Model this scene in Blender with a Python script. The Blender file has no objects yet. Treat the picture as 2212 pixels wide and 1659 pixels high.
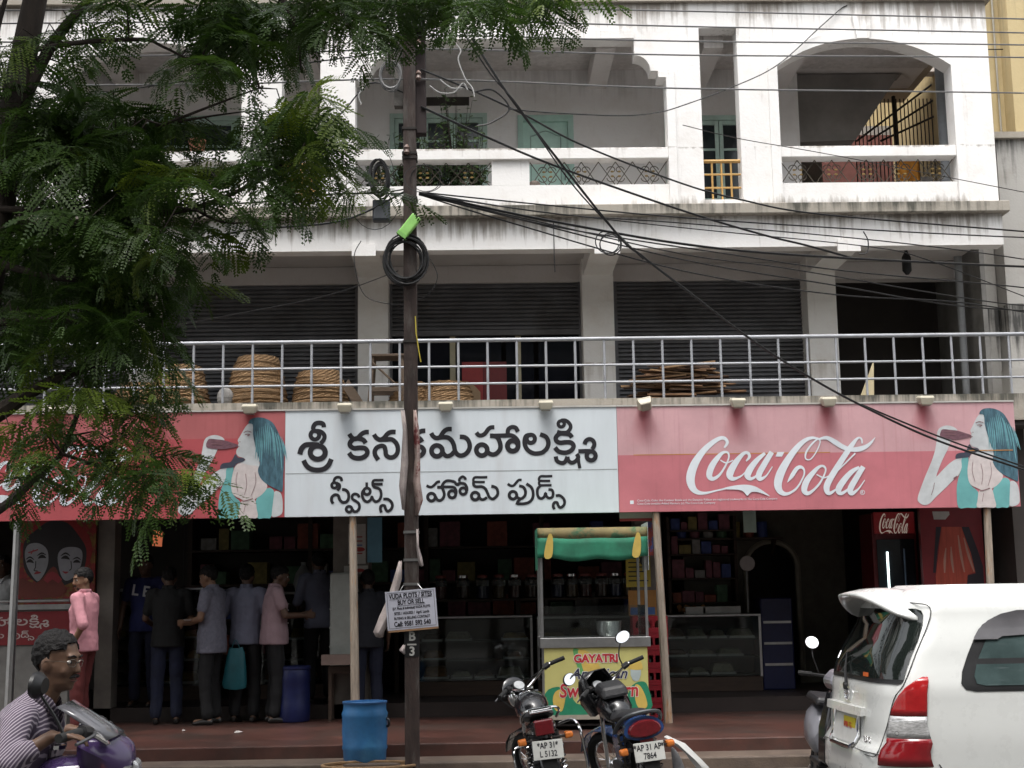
import bpy, bmesh, math, random
import numpy as np
from mathutils import Vector, Matrix, Euler, noise as mnoise
R_=math.radians
rng=random.Random(7)
scene=bpy.context.scene
COL=scene.collection
# ---------------------------------------------------------------- camera
FPX=2982.; CX,CY=1106.,829.5          # measured in a 2212 x 1659 copy of the photograph
CAM=Vector((0,0,1.65))
_p,_t,_r=R_(1.4),R_(8.87),.016
FW=Vector((math.sin(_p)*math.cos(_t),math.cos(_p)*math.cos(_t),math.sin(_t)))
_R0=Vector((math.cos(_p),-math.sin(_p),0)); _U0=_R0.cross(FW)
RT=_R0*math.cos(_r)-_U0*math.sin(_r); UP=_U0*math.cos(_r)+_R0*math.sin(_r)
cd=bpy.data.cameras.new('camera'); cam=bpy.data.objects.new('camera',cd); COL.objects.link(cam)
cam.matrix_world=Matrix(((RT.x,UP.x,-FW.x,CAM.x),(RT.y,UP.y,-FW.y,CAM.y),(RT.z,UP.z,-FW.z,CAM.z),(0,0,0,1)))
cd.sensor_width=36; cd.lens=36*FPX/2212; cd.clip_start=.05; cd.clip_end=2000
scene.camera=cam
scene.render.resolution_x=1024; scene.render.resolution_y=768
# ---------------------------------------------------------------- sky and sun (overcast)
SUN_EL,SUN_AZ=R_(70),R_(200)
wd=bpy.data.worlds.new('World'); scene.world=wd; wd.use_nodes=True
nt=wd.node_tree; bg=nt.nodes['Background']
sk=nt.nodes.new('ShaderNodeTexSky'); sk.sky_type='NISHITA'; sk.sun_disc=False
sk.sun_elevation=SUN_EL; sk.sun_rotation=SUN_AZ; sk.air_density=1.6; sk.dust_density=6; sk.ozone_density=1
hs=nt.nodes.new('ShaderNodeHueSaturation'); hs.inputs['Saturation'].default_value=.22
nt.links.new(sk.outputs[0],hs.inputs['Color']); nt.links.new(hs.outputs[0],bg.inputs[0]); bg.inputs[1].default_value=.13
sl=bpy.data.lights.new('sun','SUN'); sl.energy=.7; sl.angle=R_(25); sl.color=(1,.97,.93)
so=bpy.data.objects.new('sun',sl); COL.objects.link(so)
so.rotation_euler=Vector((-math.sin(SUN_AZ)*math.cos(SUN_EL),-math.cos(SUN_AZ)*math.cos(SUN_EL),-math.sin(SUN_EL))).to_track_quat('-Z','Y').to_euler()
so.location=(0,-5,30)
vs=scene.view_settings; vs.view_transform='Standard'; vs.look='None'; vs.gamma=1; vs.exposure=1.35; vs.use_curve_mapping=False
scene.render.engine='CYCLES'
# ---------------------------------------------------------------- pixel -> world
def ray(x,y): return FW*FPX+RT*(x-CX)-UP*(y-CY)
def P(x,y,Y): d=ray(x,y); return CAM+d*(Y/d.y)          # point on the plane y = Y
def G(x,y,z): d=ray(x,y); return CAM+d*((z-CAM.z)/d.z)  # point on the plane z
# ---------------------------------------------------------------- scene helpers
OFF={}
def tag(o,label=None,cat=None,group=None,kind=None):
    if label: o['label']=label
    if cat: o['category']=cat
    if group: o['group']=group
    if kind: o['kind']=kind
    return o
def thing(name,loc,label,cat,group=None,rot=None,local=False):
    o=bpy.data.objects.new(name,None); COL.objects.link(o); o.empty_display_size=.1
    o.location=loc
    if rot is not None: o.rotation_euler=rot
    OFF[o]=Vector((0,0,0)) if local else Vector(loc)
    return tag(o,label,cat,group)
def dup(root,loc=None,rot=None,label=None,group=None):
    c=root.copy(); COL.objects.link(c)
    if loc is not None: c.location=loc
    if rot is not None: c.rotation_euler=rot
    if label: c['label']=label
    if group: c['group']=group
    for ch in list(KIDS.get(root,[])):
        k=ch.copy(); COL.objects.link(k); k.parent=c
        for g in list(KIDS.get(ch,[])):
            s=g.copy(); COL.objects.link(s); s.parent=k
    return c
KIDS={}
class MB:
    def __init__(s): s.v=[]; s.f=[]; s.mi=[]; s.m=0
    def add(s,vs,fs):
        b=len(s.v); s.v+= [tuple(q) for q in vs]; s.f+=[tuple(i+b for i in f) for f in fs]; s.mi+=[s.m]*len(fs); return s
    def box(s,x0,x1,y0,y1,z0,z1):
        if x0>x1: x0,x1=x1,x0
        if y0>y1: y0,y1=y1,y0
        if z0>z1: z0,z1=z1,z0
        return s.add([(x0,y0,z0),(x1,y0,z0),(x1,y1,z0),(x0,y1,z0),(x0,y0,z1),(x1,y0,z1),(x1,y1,z1),(x0,y1,z1)],
          [(0,3,2,1),(4,5,6,7),(0,1,5,4),(1,2,6,5),(2,3,7,6),(3,0,4,7)])
    def obox(s,c,a,b,d):
        c,a,b,d=Vector(c),Vector(a),Vector(b),Vector(d)
        vs=[c+a*i+b*j+d*k for k in(-1,1) for j in(-1,1) for i in(-1,1)]
        return s.add(vs,[(0,2,3,1),(4,5,7,6),(0,1,5,4),(1,3,7,5),(3,2,6,7),(2,0,4,6)])
    def prism(s,poly,y0,y1,mp=None):
        n=len(poly); mp=mp or (lambda a,b,y:(a,y,b))
        vs=[mp(a,b,y0) for a,b in poly]+[mp(a,b,y1) for a,b in poly]
        fs=[tuple(range(n)),tuple(range(2*n-1,n-1,-1))]+[(i,i+n,(i+1)%n+n,(i+1)%n) for i in range(n)]
        return s.add(vs,fs)
    def tube(s,pts,r,n=6,caps=True,closed=False,ell=1.):
        pts=[Vector(q) for q in pts]; m=len(pts)
        rs=[r]*m if not hasattr(r,'__len__') else list(r)
        rings=[]; up=None
        for i,q in enumerate(pts):
            if closed: t=pts[(i+1)%m]-pts[i-1]
            else: t=pts[min(i+1,m-1)]-pts[max(i-1,0)]
            if t.length<1e-9: t=Vector((0,0,1))
            t.normalize()
            if up is None:
                up=Vector((0,0,1)) if abs(t.z)<.9 else Vector((0,1,0))
            a=up-t*up.dot(t)
            if a.length<1e-5: a=t.orthogonal()
            a.normalize(); b=t.cross(a); up=a
            rings.append([q+(a*math.cos(k*2*math.pi/n)+b*ell*math.sin(k*2*math.pi/n))*rs[i] for k in range(n)])
        vs=[p for g in rings for p in g]; fs=[]
        for i in range(m if closed else m-1):
            j=(i+1)%m
            for k in range(n): fs.append((i*n+k,i*n+(k+1)%n,j*n+(k+1)%n,j*n+k))
        if caps and not closed: fs+= [tuple(range(n-1,-1,-1)),tuple((m-1)*n+k for k in range(n))]
        return s.add(vs,fs)
    def lathe(s,prof,c=(0,0,0),n=16,ax=None):
        c=Vector(c); Mx=Matrix.Identity(3) if ax is None else Vector((0,0,1)).rotation_difference(Vector(ax)).to_matrix()
        vs=[];fs=[]
        for r,z in prof:
            for k in range(n): vs.append(c+Mx@Vector((r*math.cos(k*2*math.pi/n),r*math.sin(k*2*math.pi/n),z)))
        m=len(prof)
        for i in range(m-1):
            for k in range(n): fs.append((i*n+k,i*n+(k+1)%n,(i+1)*n+(k+1)%n,(i+1)*n+k))
        fs+=[tuple(range(n-1,-1,-1)),tuple((m-1)*n+k for k in range(n))]
        return s.add(vs,fs)
    def ball(s,c,r,n=10,m=7):
        r=(r,r,r) if not hasattr(r,'__len__') else r
        vs=[];fs=[]
        for i in range(m+1):
            a=math.pi*i/m
            for k in range(n): vs.append((c[0]+r[0]*math.sin(a)*math.cos(k*2*math.pi/n),c[1]+r[1]*math.sin(a)*math.sin(k*2*math.pi/n),c[2]-r[2]*math.cos(a)))
        for i in range(m):
            for k in range(n): fs.append((i*n+k,i*n+(k+1)%n,(i+1)*n+(k+1)%n,(i+1)*n+k))
        return s.add(vs,fs)
    def grid(s,rows,two=False):
        n=len(rows[0]); vs=[p for r in rows for p in r]; fs=[]
        for i in range(len(rows)-1):
            for k in range(n-1): fs.append((i*n+k,i*n+k+1,(i+1)*n+k+1,(i+1)*n+k))
        return s.add(vs,fs)
    def loft(s,rings,caps=True):
        n=len(rings[0]); vs=[p for r in rings for p in r]; fs=[]; m=len(rings)
        for i in range(m-1):
            for k in range(n): fs.append((i*n+k,i*n+(k+1)%n,(i+1)*n+(k+1)%n,(i+1)*n+k))
        if caps: fs+=[tuple(range(n-1,-1,-1)),tuple((m-1)*n+k for k in range(n))]
        return s.add(vs,fs)
    def xf(s,M):
        s.v=[tuple(M@Vector(q)) for q in s.v]; return s
    def build(s,name,mat,parent=None,smooth=False,bevel=0,solid=0,sub=0,auto=True):
        off=OFF.get(parent,Vector((0,0,0))) if parent is not None else None
        vv=s.v
        if parent is None:
            a=np.array(vv); lo,hi=a.min(0),a.max(0); off=Vector(((lo[0]+hi[0])/2,(lo[1]+hi[1])/2,lo[2]))
        vv=[(q[0]-off.x,q[1]-off.y,q[2]-off.z) for q in vv]
        me=bpy.data.meshes.new(name); me.from_pydata(vv,[],s.f); me.validate(); me.update()
        mats=mat if isinstance(mat,(list,tuple)) else [mat]
        for m in mats: me.materials.append(m)
        if len(mats)>1:
            for i,pl in enumerate(me.polygons): pl.material_index=s.mi[i] if i<len(s.mi) else 0
        bm=bmesh.new(); bm.from_mesh(me); bmesh.ops.recalc_face_normals(bm,faces=bm.faces); bm.to_mesh(me); bm.free()
        if smooth:
            for pl in me.polygons: pl.use_smooth=True
            try: me.set_sharp_from_angle(angle=R_(40))
            except Exception: pass
        o=bpy.data.objects.new(name,me); COL.objects.link(o)
        if parent is None: o.location=off; OFF[o]=off.copy()
        else:
            o.parent=parent; OFF[o]=OFF.get(parent,Vector((0,0,0))); KIDS.setdefault(parent,[]).append(o)
        if bevel:
            b=o.modifiers.new('bevel','BEVEL'); b.width=bevel; b.segments=2; b.limit_method='ANGLE'
        if solid:
            b=o.modifiers.new('solid','SOLIDIFY'); b.thickness=solid
        if sub:
            b=o.modifiers.new('sub','SUBSURF'); b.levels=sub; b.render_levels=sub
        return o
def clone(o,parent,M=None,name=None):
    """another part that shares mesh data"""
    c=bpy.data.objects.new(name or o.name.split('.')[0],o.data); COL.objects.link(c)
    for m in o.modifiers:
        if m.type=='BEVEL':
            b=c.modifiers.new('bevel','BEVEL'); b.width=m.width; b.segments=2; b.limit_method='ANGLE'
    c.parent=parent; OFF[c]=OFF.get(parent,Vector((0,0,0))); KIDS.setdefault(parent,[]).append(c)
    if M is not None: c.matrix_local=M
    return c
def cat_rom(pts,k=6,closed=False):
    pts=[tuple(map(float,q)) for q in pts]; n=len(pts); out=[]
    if n<3 and not closed:
        a=np.array(pts); return [tuple(a[0]+(a[-1]-a[0])*t/k) for t in range(k+1)]
    rngi=range(n if closed else n-1)
    for i in rngi:
        g=lambda j: np.array(pts[j%n] if closed else pts[max(0,min(n-1,j))])
        a,b,c,d=g(i-1),g(i),g(i+1),g(i+2)
        for t in range(k):
            u=t/k
            out.append(tuple(.5*((2*b)+(-a+c)*u+(2*a-5*b+4*c-d)*u*u+(-a+3*b-3*c+d)*u**3)))
    if not closed: out.append(pts[-1])
    return out
# ---------------------------------------------------------------- materials
MATS={}
def nd(nt,t,**k):
    n=nt.nodes.new(t)
    for a,b in k.items():
        if a in n.inputs: n.inputs[a].default_value=b
        else: setattr(n,a,b)
    return n
def mat(name,col,rough=.6,metal=0.,var=.18,scale=6.,bump=0.,bscale=60.,coat=0.,trans=0.,ior=1.45,emit=0.,spec=.5,stretch=(1,1,1),col2=None,thr=(.45,.6),alpha=1.,sss=0.,rvar=.15,bstretch=None):
    if name in MATS: return MATS[name]
    m=bpy.data.materials.new(name); m.use_nodes=True; nt=m.node_tree; L=nt.links
    b=nt.nodes['Principled BSDF']; c3=tuple(col)+(1,)
    tc=nd(nt,'ShaderNodeTexCoord'); mp=nd(nt,'ShaderNodeMapping'); mp.inputs['Scale'].default_value=stretch
    L.new(tc.outputs['Object'],mp.inputs[0])
    n1=nd(nt,'ShaderNodeTexNoise',Scale=scale,Detail=6.,Roughness=.65); L.new(mp.outputs[0],n1.inputs['Vector'])
    mr=nd(nt,'ShaderNodeMapRange'); mr.inputs[1].default_value=.3; mr.inputs[2].default_value=.7; mr.inputs[3].default_value=1-var; mr.inputs[4].default_value=1+var*.6
    L.new(n1.outputs[0],mr.inputs[0])
    mx=nd(nt,'ShaderNodeMix',data_type='RGBA',blend_type='MULTIPLY'); mx.inputs[0].default_value=1
    L.new(mr.outputs[0],mx.inputs[7])
    if col2 is not None:
        n2=nd(nt,'ShaderNodeTexNoise',Scale=scale*.7,Detail=8.,Roughness=.7); L.new(mp.outputs[0],n2.inputs['Vector'])
        r2=nd(nt,'ShaderNodeMapRange'); r2.inputs[1].default_value=thr[0]; r2.inputs[2].default_value=thr[1]; L.new(n2.outputs[0],r2.inputs[0])
        m2=nd(nt,'ShaderNodeMix',data_type='RGBA'); L.new(r2.outputs[0],m2.inputs[0]); m2.inputs[6].default_value=c3; m2.inputs[7].default_value=tuple(col2)+(1,)
        L.new(m2.outputs[2],mx.inputs[6])
    else: mx.inputs[6].default_value=c3
    L.new(mx.outputs[2],b.inputs['Base Color'])
    rr=nd(nt,'ShaderNodeMapRange'); rr.inputs[3].default_value=max(.02,rough-rvar*rough); rr.inputs[4].default_value=min(1,rough+rvar*rough); L.new(n1.outputs[0],rr.inputs[0]); L.new(rr.outputs[0],b.inputs['Roughness'])
    b.inputs['Metallic'].default_value=metal; b.inputs['Specular IOR Level'].default_value=spec
    b.inputs['Coat Weight'].default_value=coat; b.inputs['Coat Roughness'].default_value=.06
    b.inputs['Transmission Weight'].default_value=trans; b.inputs['IOR'].default_value=ior
    b.inputs['Alpha'].default_value=alpha
    if sss: b.inputs['Subsurface Weight'].default_value=sss; b.inputs['Subsurface Radius'].default_value=(.01,.005,.003)
    if emit: b.inputs['Emission Color'].default_value=c3; b.inputs['Emission Strength'].default_value=emit
    if bump:
        nb=nd(nt,'ShaderNodeTexNoise',Scale=bscale,Detail=5.)
        if bstretch:
            mb=nd(nt,'ShaderNodeMapping'); mb.inputs['Scale'].default_value=bstretch; L.new(tc.outputs['Object'],mb.inputs[0]); L.new(mb.outputs[0],nb.inputs['Vector'])
        else: L.new(mp.outputs[0],nb.inputs['Vector'])
        bp=nd(nt,'ShaderNodeBump',Strength=bump,Distance=.01); L.new(nb.outputs[0],bp.inputs['Height']); L.new(bp.outputs[0],b.inputs['Normal'])
    MATS[name]=m; return m
def wall_mat(name,col,dirt,levels,streak=.8,patch=.25,rough=.85,base_dirt=.12):
    """old limewash: blotches, and rain streaks that start under the listed edges (z top, length)"""
    m=bpy.data.materials.new(name); m.use_nodes=True; nt=m.node_tree; L=nt.links; b=nt.nodes['Principled BSDF']
    g=nd(nt,'ShaderNodeNewGeometry'); sx=nd(nt,'ShaderNodeSeparateXYZ'); L.new(g.outputs['Position'],sx.inputs[0])
    mp=nd(nt,'ShaderNodeMapping'); mp.inputs['Scale'].default_value=(9,9,.55); L.new(g.outputs['Position'],mp.inputs[0])
    ns=nd(nt,'ShaderNodeTexNoise',Scale=1.6,Detail=5.,Roughness=.6); L.new(mp.outputs[0],ns.inputs['Vector'])
    nf=nd(nt,'ShaderNodeTexNoise',Scale=2.2,Detail=8.,Roughness=.7); L.new(g.outputs['Position'],nf.inputs['Vector'])
    tot=None
    for lv in levels:
        zt,ln=lv[0],lv[1]; up=len(lv)>2
        r=nd(nt,'ShaderNodeMapRange'); r.inputs[1].default_value=zt+ln if up else zt-ln; r.inputs[2].default_value=zt; r.inputs[3].default_value=0; r.inputs[4].default_value=1
        L.new(sx.outputs[2],r.inputs[0])
        lt=nd(nt,'ShaderNodeMath',operation='GREATER_THAN' if up else 'LESS_THAN'); L.new(sx.outputs[2],lt.inputs[0]); lt.inputs[1].default_value=zt-.004 if up else zt+.004
        mu=nd(nt,'ShaderNodeMath',operation='MULTIPLY'); L.new(r.outputs[0],mu.inputs[0]); L.new(lt.outputs[0],mu.inputs[1])
        if tot is None: tot=mu
        else:
            mxn=nd(nt,'ShaderNodeMath',operation='MAXIMUM'); L.new(tot.outputs[0],mxn.inputs[0]); L.new(mu.outputs[0],mxn.inputs[1]); tot=mxn
    npz=nd(nt,'ShaderNodeTexNoise',Scale=.9,Detail=3.); L.new(g.outputs['Position'],npz.inputs['Vector'])
    pz=nd(nt,'ShaderNodeMapRange'); pz.inputs[1].default_value=.36; pz.inputs[2].default_value=.62; pz.inputs[3].default_value=.25; pz.inputs[4].default_value=1.15; L.new(npz.outputs[0],pz.inputs[0])
    tp_=nd(nt,'ShaderNodeMath',operation='MULTIPLY'); L.new(tot.outputs[0],tp_.inputs[0]); L.new(pz.outputs[0],tp_.inputs[1]); tot=tp_
    add=nd(nt,'ShaderNodeMath',operation='MULTIPLY_ADD'); L.new(tot.outputs[0],add.inputs[0]); add.inputs[1].default_value=.40; L.new(ns.outputs[0],add.inputs[2])
    n3=nd(nt,'ShaderNodeMath',operation='MULTIPLY_ADD'); L.new(nf.outputs[0],n3.inputs[0]); n3.inputs[1].default_value=.35; L.new(add.outputs[0],n3.inputs[2])
    rr=nd(nt,'ShaderNodeMapRange'); rr.inputs[1].default_value=.8; rr.inputs[2].default_value=1.08; rr.inputs[4].default_value=streak; L.new(n3.outputs[0],rr.inputs[0])
    pr=nd(nt,'ShaderNodeMapRange'); pr.inputs[1].default_value=.48; pr.inputs[2].default_value=.75; pr.inputs[4].default_value=patch; L.new(nf.outputs[0],pr.inputs[0])
    m1=nd(nt,'ShaderNodeMix',data_type='RGBA'); m1.inputs[6].default_value=tuple(col)+(1,); m1.inputs[7].default_value=(col[0]*.72,col[1]*.66,col[2]*.6,1); L.new(pr.outputs[0],m1.inputs[0])
    m2=nd(nt,'ShaderNodeMix',data_type='RGBA'); L.new(rr.outputs[0],m2.inputs[0]); L.new(m1.outputs[2],m2.inputs[6]); m2.inputs[7].default_value=tuple(dirt)+(1,)
    L.new(m2.outputs[2],b.inputs['Base Color']); b.inputs['Roughness'].default_value=rough
    nb=nd(nt,'ShaderNodeTexNoise',Scale=35.,Detail=4.); L.new(g.outputs['Position'],nb.inputs['Vector'])
    bp=nd(nt,'ShaderNodeBump',Strength=.25,Distance=.01); L.new(nb.outputs[0],bp.inputs['Height']); L.new(bp.outputs[0],b.inputs['Normal'])
    MATS[name]=m; return m
black=mat('black_plastic',(.012,.012,.013),.45)
rubber=mat('rubber',(.015,.015,.015),.85,bump=.2)
chrome=mat('chrome',(.75,.75,.76),.12,1.,var=.08)
steel=mat('steel',(.42,.42,.42),.32,.9,var=.2,bump=.05)
glass=mat('glass',(.75,.85,.82),.03,trans=1.,var=0)
def text_mesh(name,body,size,mat_,parent,M,bold=0.,shear=0.,align='CENTER',space=1.,ext=.0006,sx=1.):
    cu=bpy.data.curves.new(name,'FONT'); cu.body=body; cu.size=size; cu.align_x=align; cu.align_y='CENTER'; cu.offset=bold; cu.shear=shear; cu.space_character=space; cu.extrude=ext; cu.resolution_u=3
    t=bpy.data.objects.new('tmp',cu); COL.objects.link(t)
    dg=bpy.context.evaluated_depsgraph_get(); me=bpy.data.meshes.new_from_object(t.evaluated_get(dg)); bpy.data.objects.remove(t); bpy.data.curves.remove(cu)
    me.name=name; me.transform(Matrix.Diagonal((sx,1,1,1))); me.transform(M)
    off=OFF.get(parent,Vector((0,0,0))); me.transform(Matrix.Translation(-off))
    me.materials.clear(); me.materials.append(mat_)
    o=bpy.data.objects.new(name,me); COL.objects.link(o); o.parent=parent; OFF[o]=off; KIDS.setdefault(parent,[]).append(o)
    return o
FACE=Matrix(((1,0,0,0),(0,0,-1,0),(0,1,0,0),(0,0,0,1)))    # text facing -y
def stroke(mb,pts,w,plane,k=5,closed=False,dy=0.):
    """ribbon along pts (2-D); plane(u,v,h) -> world; w number or list"""
    p=cat_rom([(q[0],q[1],(w[i] if hasattr(w,'__len__') else w)) for i,q in enumerate(pts)],k,closed)
    n=len(p); L=[];Rr=[]
    for i in range(n):
        a=np.array(p[(i-1)%n] if closed else p[max(i-1,0)])[:2]; b=np.array(p[(i+1)%n] if closed else p[min(i+1,n-1)])[:2]
        t=b-a; l=math.hypot(*t) or 1; t=t/l; nn=np.array((-t[1],t[0])); c=np.array(p[i][:2]); h=p[i][2]/2
        z=dy+i*4e-6
        L.append(plane(*(c+nn*h),z)); Rr.append(plane(*(c-nn*h),z))
    if closed: L.append(L[0]); Rr.append(Rr[0])
    mb.grid([L,Rr])
def shape(mb,pts,plane,k=4,dy=0.,smooth=True):
    p=cat_rom(pts,k,True) if smooth else pts
    mb.add([plane(q[0],q[1],dy) for q in p],[tuple(range(len(p)))])
# ================================================================ ground
ROAD=-.08
def ground_mats():
    global M_road,M_plat,M_step
    M_road=mat('asphalt',(.055,.053,.05),.75,var=.35,scale=3,bump=.5,bscale=120,col2=(.09,.08,.07),thr=(.5,.65))
    M_plat=mat('red_oxide_floor',(.085,.036,.028),.38,var=.4,scale=1.6,bump=.15,bscale=50,col2=(.05,.032,.027),thr=(.42,.62))
    M_step=mat('step_stone',(.115,.085,.065),.6,var=.35,scale=3,bump=.35,bscale=60,col2=(.08,.06,.05),thr=(.45,.65))
ground_mats()
m=MB()
n=40
tag(MB().add([(-300,-300,ROAD),(300,-300,ROAD),(300,400,ROAD),(-300,400,ROAD)],[(0,1,2,3)]).build('road',M_road),kind='structure')
pl=MB().box(-30,6.6,13.93,25,ROAD+.004,.27).build('shop_platform',M_plat,bevel=.012); tag(pl,kind='structure')
st=MB().box(-30,6.6,13.42,13.925,ROAD+.003,.147).build('lower_step',M_step,bevel=.015); tag(st,kind='structure')
kb=MB().box(-30,6.6,13.05,13.415,ROAD+.002,.035).build('kerb',mat('kerb_concrete',(.16,.14,.125),.8,var=.4,scale=5,bump=.6,bscale=30),bevel=.02); tag(kb,kind='structure')
# unseen building added behind the camera to keep low sky light off the shop
M_opp=mat('opposite_plaster',(.30,.28,.25),.85,var=.2,scale=1)
M_opw=mat('opposite_window',(.03,.035,.04),.15)
ob=thing('unseen_opposite_building',(2,-20,ROAD),'unseen plastered building across the street, added to cut low sky light','building')
MB().box(-26,30,-20,-32,ROAD,11).build('wall',M_opp,ob)
for i in range(12):
    for z in (1.2,4.6,8.): MB().box(-22+i*4.2,-20+i*4.2,-19.97,-20.02,z,z+1.5).build('window',M_opw,ob)
# ================================================================ main building
LV=[(8.82,.5),(6.11,.36),(6.24,.17,1),(6.985,.035),(3.93,.14)]
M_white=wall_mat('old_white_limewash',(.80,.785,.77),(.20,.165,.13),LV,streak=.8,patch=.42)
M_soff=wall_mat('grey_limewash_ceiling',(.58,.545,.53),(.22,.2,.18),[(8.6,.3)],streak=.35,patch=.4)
M_inner=wall_mat('balcony_inner_wall',(.78,.765,.76),(.36,.34,.33),[(8.6,.5)],streak=.4,patch=.4)
M_pil=wall_mat('first_floor_pillar',(.82,.80,.77),(.32,.26,.2),[(4.6,.6),(3.93,.1)],streak=.5,patch=.5)
M_ledge=wall_mat('mossy_ledge',(.34,.31,.265),(.05,.05,.04),[(6.26,.30),(3.96,.3)],streak=.9,patch=.6)
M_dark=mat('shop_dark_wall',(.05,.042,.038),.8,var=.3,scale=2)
B=thing('shop_building',(0,20,ROAD),'three storey white building with shops below and arched balconies above','building')
YF=15.9; TH=.24
def zz(zx,zy,ox,oy=0.): return ((ox+zx*.49186)/1.47559,(oy+zy*.49186)/1.47559)
def fx(zx,zy,ox,oy=0.,Y=YF): q=P(*zz(zx,zy,ox,oy),Y); return (q.x,q.z)
xL=-9.5; XR=6.27
AL=(-4.92,-2.795); RL=(-2.32,-1.86); MI=(-1.44,2.31); RR=(2.73,3.19); AR=(3.665,5.79)
ZB=6.24; ZT=8.82
def arch(x0,x1,spring=7.99,apex=8.335,n=18):
    c=(x0+x1)/2; h=apex-spring; w=(x1-x0)/2; R=(w*w+h*h)/(2*h); a=math.asin(w/R); cz=apex-R
    return [(c+R*math.sin(t),cz+R*math.cos(t)) for t in [(-a+2*a*i/n) for i in range(n+1)]]
def midtop():
    l=[(0,7.86),(.055+.04,7.86),(.055+.04,7.94),(.185,7.94)]
    for i in range(9):
        t=i/8*math.pi/2; l.append((.185+.185*(math.sin(t)) if False else .185+.19*(1-math.cos(t)),7.94+.20*math.sin(t)))
    l+=[(.375,8.36)]
    x0,x1=MI
    left=[(x0+a,z) for a,z in l]; right=[(x1-a,z) for a,z in l][::-1]
    return left+right
tops={AL:arch(*AL),AR:arch(*AR),MI:midtop(),RL:[(RL[0],8.495),(RL[1],8.495)],RR:[(RR[0],8.495),(RR[1],8.495)]}
m=MB()
cur=xL
for op in (AL,RL,MI,RR,AR):
    m.box(cur,op[0],YF,YF+TH,ZB,ZT); cur=op[1]
    tp=tops[op]
    m.prism([(op[0],ZT)]+tp+[(op[1],ZT)],YF,YF+TH)
m.box(cur,XR,YF,YF+TH,ZB,ZT)
fw=m.build('facade_wall',M_white,B)
# lining behind the front face, right end wall
MB().box(XR-.22,XR,YF+TH,17.2,ZB,ZT).build('end_wall',M_white,B)
MB().box(xL,XR+.06,YF-.06,19.4,ZT,ZT+.08).build('roof_coping',M_ledge,B)
# parapets with rail, gap and centre post
def parapet(op,post=None):
    x0,x1=op
    MB().box(x0,x1,YF+.03,YF+.19,ZB,6.54).build('parapet',M_white,B)
    MB().box(x0,x1,YF-.015,YF+.20,6.85,6.985).build('parapet_rail',M_white,B,bevel=.008)
    if post: MB().box(post[0],post[1],YF+.03,YF+.19,6.541,6.849).build('parapet_post',M_white,B)
parapet(AL); parapet(AR)
pa=fx(975,1130,1088)[0]; pb=fx(1220,1130,1088)[0]
parapet(MI,(pa,pb))
# raised trim round the openings
def trim(pts,w,y0,y1,name='opening_trim'):
    n=len(pts); a=[];b=[]
    for i in range(n):
        p=np.array(pts[max(i-1,0)]);q=np.array(pts[min(i+1,n-1)]); t=q-p; t=t/np.hypot(*t); nn=np.array((-t[1],t[0]))
        c=np.array(pts[i]); a.append(c); b.append(c+nn*w)
    m=MB()
    rows=[[(q[0],y1,q[1]) for q in a],[(q[0],y0,q[1]) for q in a],[(q[0],y0,q[1]) for q in b],[(q[0],y1,q[1]) for q in b]]
    m.grid(rows); return m.build(name,M_white,B)
for op in (AL,AR):
    x0,x1=op
    tp=[(x0,ZB+.001),(x0,7.3)]+tops[op]+[(x1,7.3),(x1,ZB+.001)]
    trim(tp,.115,YF-.03,YF+.001)
    c=(x0+x1)/2
    MB().prism([(c-.075,8.33),(c+.075,8.33),(c+.12,8.62),(c-.12,8.62)],YF-.06,YF+.002).build('keystone',M_white,B)
x0,x1=MI
mt=[(x0-.0,ZB+.001),(x0,7.3)]+tops[MI]+[(x1,7.3),(x1,ZB+.001)]
# straight-line mitred trim for the stepped opening
m=MB()
def seg(ax,az,bx,bz): m.box(min(ax,bx),max(ax,bx),YF-.03,YF+.001,min(az,bz),max(az,bz))
w=.10
seg(x0-w,ZB+.001,x0,7.86+w); seg(x1,ZB+.001,x1+w,7.86+w)
seg(x0,7.86,x0+.095,7.86+w*.8); seg(x1-.095,7.86,x1,7.86+w*.8)
seg(x0+.375,8.36,x1-.375,8.36+w); 
m.build('opening_trim',M_white,B)
for sgn in (0,1):
    arc=[((x0+.185+.19*(1-math.cos(t))) if not sgn else (x1-.185-.19*(1-math.cos(t))),7.94+.20*math.sin(t)) for t in [i/8*math.pi/2 for i in range(9)]]
    if sgn: arc=arc[::-1]
    trim(arc,.055,YF-.03,YF+.001,'cove_trim')
    a=(x0+.095,x0+.185) if not sgn else (x1-.185,x1-.095)
    MB().box(a[0],a[1],YF-.027,YF+.0015,7.941,7.985).build('cove_step',M_white,B)
# balcony inside
YB=17.5
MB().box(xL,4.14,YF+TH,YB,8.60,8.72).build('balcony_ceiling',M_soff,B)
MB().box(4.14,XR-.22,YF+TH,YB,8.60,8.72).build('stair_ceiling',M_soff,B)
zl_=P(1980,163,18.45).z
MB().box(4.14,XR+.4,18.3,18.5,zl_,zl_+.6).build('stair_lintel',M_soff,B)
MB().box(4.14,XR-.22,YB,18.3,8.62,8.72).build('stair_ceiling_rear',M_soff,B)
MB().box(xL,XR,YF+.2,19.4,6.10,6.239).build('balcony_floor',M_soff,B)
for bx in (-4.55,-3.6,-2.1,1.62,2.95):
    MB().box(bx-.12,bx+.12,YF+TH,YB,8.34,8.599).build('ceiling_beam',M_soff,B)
MB().box(3.75,4.14,YF+TH,YB,8.30,8.599).build('ceiling_beam',M_soff,B)
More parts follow.
